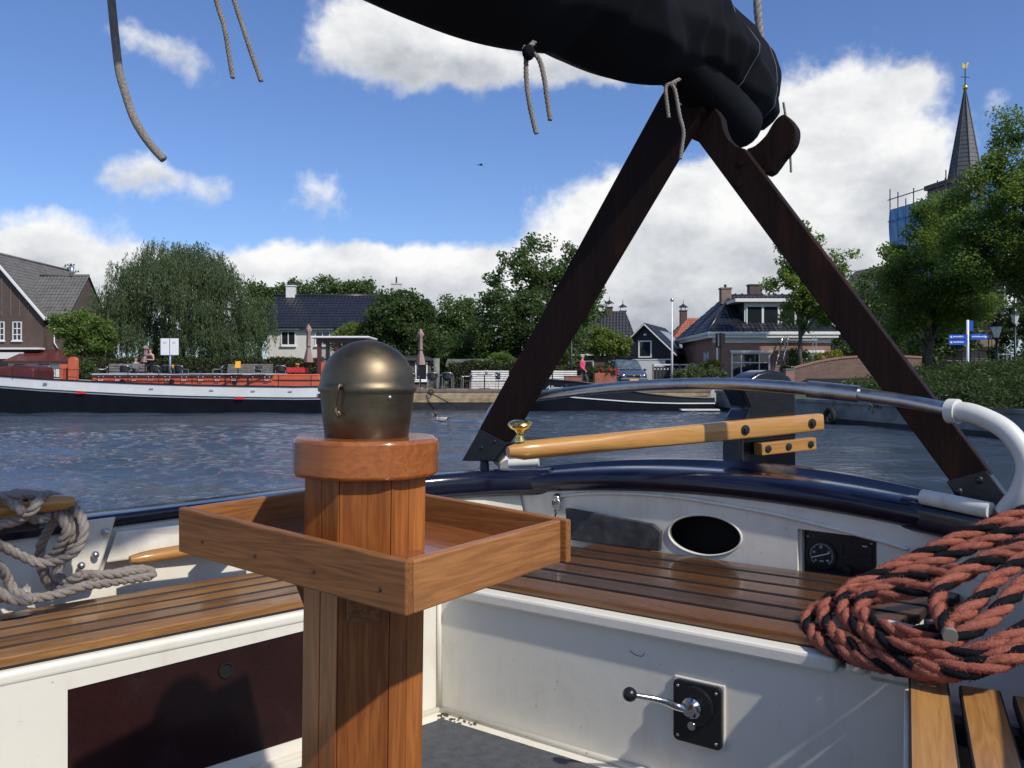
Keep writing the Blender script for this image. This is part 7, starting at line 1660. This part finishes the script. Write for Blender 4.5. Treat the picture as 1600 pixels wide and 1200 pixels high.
def person(name_label, loc, rz, pose, cloth, hair, H=1.75):
    t = thing('person', name_label, 'person', loc, 'local', rz=rz); k = H/1.75
    J = {n: Vector(p)*k for n, p in pose.items()}
    names = ['pelvis','belly','chest','neck','chin','head','top','shL','elL','wrL','haL','shR','elR','wrR','haR','hipL','knL','anL','toL','hipR','knR','anR','toR']
    rad = dict(pelvis=(.15,.11),belly=(.135,.10),chest=(.155,.11),neck=.052,chin=.062,head=.088,top=.055,shL=.058,elL=.042,wrL=.028,haL=.030,shR=.058,elR=.042,wrR=.028,haR=.030,hipL=.085,knL=.058,anL=.038,toL=.035,hipR=.085,knR=.058,anR=.038,toR=.035)
    ix = {n: i for i, n in enumerate(names)}; ed = [('pelvis','belly'),('belly','chest'),('chest','neck'),('neck','chin'),('chin','head'),('head','top'),('chest','shL'),('shL','elL'),('elL','wrL'),('wrL','haL'),('chest','shR'),('shR','elR'),('elR','wrR'),('wrR','haR'),('pelvis','hipL'),('hipL','knL'),('knL','anL'),('anL','toL'),('pelvis','hipR'),('hipR','knR'),('knR','anR'),('anR','toR')]
    sc = lambda r: tuple(a*k for a in r) if isinstance(r, tuple) else r*k
    b = skinned('body', [J[n] for n in names], [(ix[a], ix[c]) for a, c in ed], [sc(rad[n]) for n in names], M['skin'], t, 1)
    # fingers
    for s_ in 'LR':
        h, wv = J['ha'+s_], (J['ha'+s_]-J['wr'+s_]).normalized(); sd = wv.cross(Vector((0,1,.2))).normalized()
        fg = MB()
        for q, ln in ((-.024,.062),(-.008,.074),(.008,.07),(.024,.055)): a_ = h+sd*q*k; fg.tube([a_, a_+wv*ln*.6*k, a_+wv*ln*k+Vector((0,-.012*k,0))], [.009*k,.008*k,.006*k], 6)
        fg.tube([h-wv*.03*k+sd*.025*k, h+wv*.01*k+sd*.055*k, h+wv*.035*k+sd*.06*k], [.011*k,.009*k,.007*k], 6); fg.build('fingers', M['skin'], t, smooth=True)
    hd = J['head']; fdir = Vector((0,-1,0))
    for s_ in (-1,1): MB().sphere(tuple(hd+Vector((s_*.032,-.082,.012))*k), .010*k, 8, 6).build('eye', M['blackcloth'], t); MB().sphere(tuple(hd+Vector((s_*.088,.0,0))*k), .022*k, 8, 6, (.4,.8,1.2)).build('ear', M['skin'], t, smooth=True)
    MB().sphere(tuple(hd+Vector((0,-.095,-.012))*k), .016*k, 8, 6, (.8,1,1.5)).build('nose', M['skin'], t, smooth=True); MB().bb(*[c for c in (hd.x-.022*k,hd.x+.022*k,hd.y-.088*k,hd.y-.078*k,hd.z-.052*k,hd.z-.044*k)]).build('mouth', M['flower_red'], t)
    hr = MB(); hr.sphere(tuple(hd+Vector((0,.018,.028))*k), .098*k, 14, 10, (1,1.05,.98)); ho = hr.build('hair', M[hair], t, smooth=True)
    bm = bmesh.new(); bm.from_mesh(ho.data); bmesh.ops.delete(bm, geom=[v for v in bm.verts if (v.co.y < hd.y-.035*k and v.co.z < hd.z+.045*k) or v.co.z < hd.z-.055*k], context='VERTS'); bm.to_mesh(ho.data); bm.free()
    for part, nodes, mat, grow in cloth:
        vs = [J[n] for n in nodes['v']]; skinned(part, vs, nodes['e'], [tuple((a+grow)*k for a in (rad[n] if isinstance(rad[n], tuple) else (rad[n], rad[n]))) for n in nodes['v']], M[mat], t, 1)
    return t
stand = dict(pelvis=(0,0,.95),belly=(0,0,1.10),chest=(0,.0,1.32),neck=(0,.01,1.49),chin=(0,-.01,1.54),head=(0,-.01,1.63),top=(0,0,1.70),shL=(.17,0,1.40),elL=(.21,.03,1.13),wrL=(.20,-.08,.90),haL=(.20,-.10,.83),shR=(-.17,0,1.40),elR=(-.21,.03,1.13),wrR=(-.20,-.08,.90),haR=(-.20,-.10,.83),hipL=(.09,0,.88),knL=(.10,-.02,.48),anL=(.10,.03,.08),toL=(.11,-.14,.035),hipR=(-.09,0,.88),knR=(-.10,-.02,.48),anR=(-.10,.03,.08),toR=(-.11,-.14,.035))
walk = dict(stand); walk.update(knL=(.10,-.22,.50),anL=(.10,-.20,.10),toL=(.10,-.36,.06),knR=(-.10,.02,.48),anR=(-.10,.26,.14),toR=(-.10,.12,.05),elL=(.22,.10,1.14),wrL=(.2,.02,.93),haL=(.2,-.02,.86),wrR=(-.2,-.18,.95),haR=(-.2,-.24,.90))
serve = dict(stand); serve.update(elL=(.23,-.02,1.14),wrL=(.12,-.24,1.16),haL=(.06,-.30,1.17),elR=(-.23,-.02,1.14),wrR=(-.12,-.24,1.14),haR=(-.06,-.30,1.14))
sit = dict(stand)
for n in list(sit):
    x, y, z = sit[n]; sit[n] = (x, y+.1, z-.44)
sit.update(hipL=(.09,.06,.47),knL=(.11,-.38,.50),anL=(.11,-.36,.09),toL=(.11,-.52,.035),hipR=(-.09,.06,.47),knR=(-.11,-.38,.50),anR=(-.11,-.36,.09),toR=(-.11,-.52,.035),elL=(.22,-.02,.72),wrL=(.14,-.22,.72),haL=(.10,-.29,.73),elR=(-.22,-.02,.72),wrR=(-.14,-.22,.72),haR=(-.10,-.29,.73))
def top_(sleeve): 
    v = ['belly','chest','neck','shL','elL','shR','elR','pelvis'] + (['wrL','wrR'] if sleeve == 2 else [])
    e = [(7,0),(0,1),(1,3),(1,5)] + ([(3,4),(5,6)] if sleeve else []) + ([(4,8),(6,9)] if sleeve == 2 else [])
    if not sleeve: v = ['belly','chest','neck','shL','shR','pelvis']; e = [(5,0),(0,1),(1,3),(1,4)]; return dict(v=v, e=e)
    v[2:3] = []; e = [(6,0),(0,1),(1,2),(1,4),(2,3),(4,5)] + ([(3,7),(5,8)] if sleeve == 2 else []); return dict(v=v, e=e)
legs_ = dict(v=['pelvis','hipL','knL','anL','hipR','knR','anR'], e=[(0,1),(1,2),(2,3),(0,4),(4,5),(5,6)])
skirt = dict(v=['pelvis','hipL','hipR','knL','knR'], e=[(0,1),(0,2),(1,3),(2,4)])
def notop(): return dict(v=['belly','chest','shL','shR','pelvis'], e=[(4,0),(0,1),(1,2),(1,3)])
person('man in a pink jacket walking along the quay with grey hair', (kx(910,44.0), 44.0, GZ+.004), R(70), walk, [('jacket', top_(2), 'pink', .035), ('trousers', legs_, 'trouser', .028)], 'hair_grey', 1.80)
person('standing woman in a sleeveless black top beside the closed parasol', (kx(235,43.0), 43.0, TZ_+.004), R(-20), serve, [('top', notop(), 'blackcloth', .034), ('shorts', skirt, 'blackcloth', .03)], 'hair_brown', 1.72)
person('seated guest in grey clothes in front of the standing woman', (kx(214,43.3), 43.3, TZ_+.004), R(55), sit, [('shirt', top_(2), 'greycloth', .034), ('trousers', legs_, 'trouser', .028)], 'hair_brown', 1.72)

# ------------------------------------------------------------------ duck and bird
dk_ = WP(690, 657, 31.5); dkx = thing('duck', 'mallard swimming on the canal right of the brass dome', 'duck', (dk_.x, dk_.y, -.02), 'local')
b = MB(); pr = [(-.24,.02),(-.20,.06),(-.10,.10),(.02,.115),(.12,.105),(.19,.07),(.22,.02)]
rows = [[(x, r*.95*cos(a), .07+r*.75*sin(a)+(.05 if x > .17 else 0)) for a in [2*pi*j/12 for j in range(13)]] for x, r in pr]
b.grid(rows); b.build('body', M['duckbody'], dkx, smooth=True)
MB().tube(spline([(-.17,0,.10),(-.21,0,.17),(-.215,0,.22),(-.225,0,.255)],4), [.05,.045,.04,.038,.036,.036,.036,.037,.038,.04,.042,.044,.045], 10).build('neck', M['duckhead'], dkx, smooth=True)
hd_ = MB().sphere((-.235,0,.27), .048, 12, 8, (1.2,.9,.95)).build('head', M['duckhead'], dkx, smooth=True); MB().bar((-.28,0,.262),(-.345,0,.252),.030,.012).build('bill', M['yellow'], hd_)
MB().prism([(.18,.11),(.30,.17),(.26,.10),(.20,.06)], 'y', -.04, .04).build('tail', M['duckhead'], dkx); MB().tube([(-.19,0,.135),(-.195,0,.15)], .052, 10).build('neck_ring', M['wirewhite'], dkx)
for s_ in (-1,1): MB().sphere((.02,s_*.085,.105), .10, 10, 6, (1.5,.25,.55)).build('wing', M['duckbody'], dkx, smooth=True)
bp = WP(751, 258, 62); bd = thing('flying_bird', 'small dark bird flying in the blue sky', 'bird', tuple(bp), 'local', rz=R(20))
b = MB(); b.tube([(-.20,0,0),(-.08,0,.02),(.05,0,.02),(.15,0,.01),(.19,0,.01)], [.01,.05,.055,.035,.012], 8); b.build('body', M['blackcloth'], bd, smooth=True)
for s_ in (-1,1): MB().add([(-.04,s_*.03,.02),(.08,s_*.03,.02),(.06,s_*.17,.09),(-.02,s_*.28,.05),(-.06,s_*.16,.07)], [(0,1,2,3,4)]).build('wing', M['blackcloth'], bd)
MB().prism([(-.19,-.02),(-.30,-.05),(-.30,.05),(-.19,.02)], 'z', -.004, .008).build('tail', M['blackcloth'], bd)
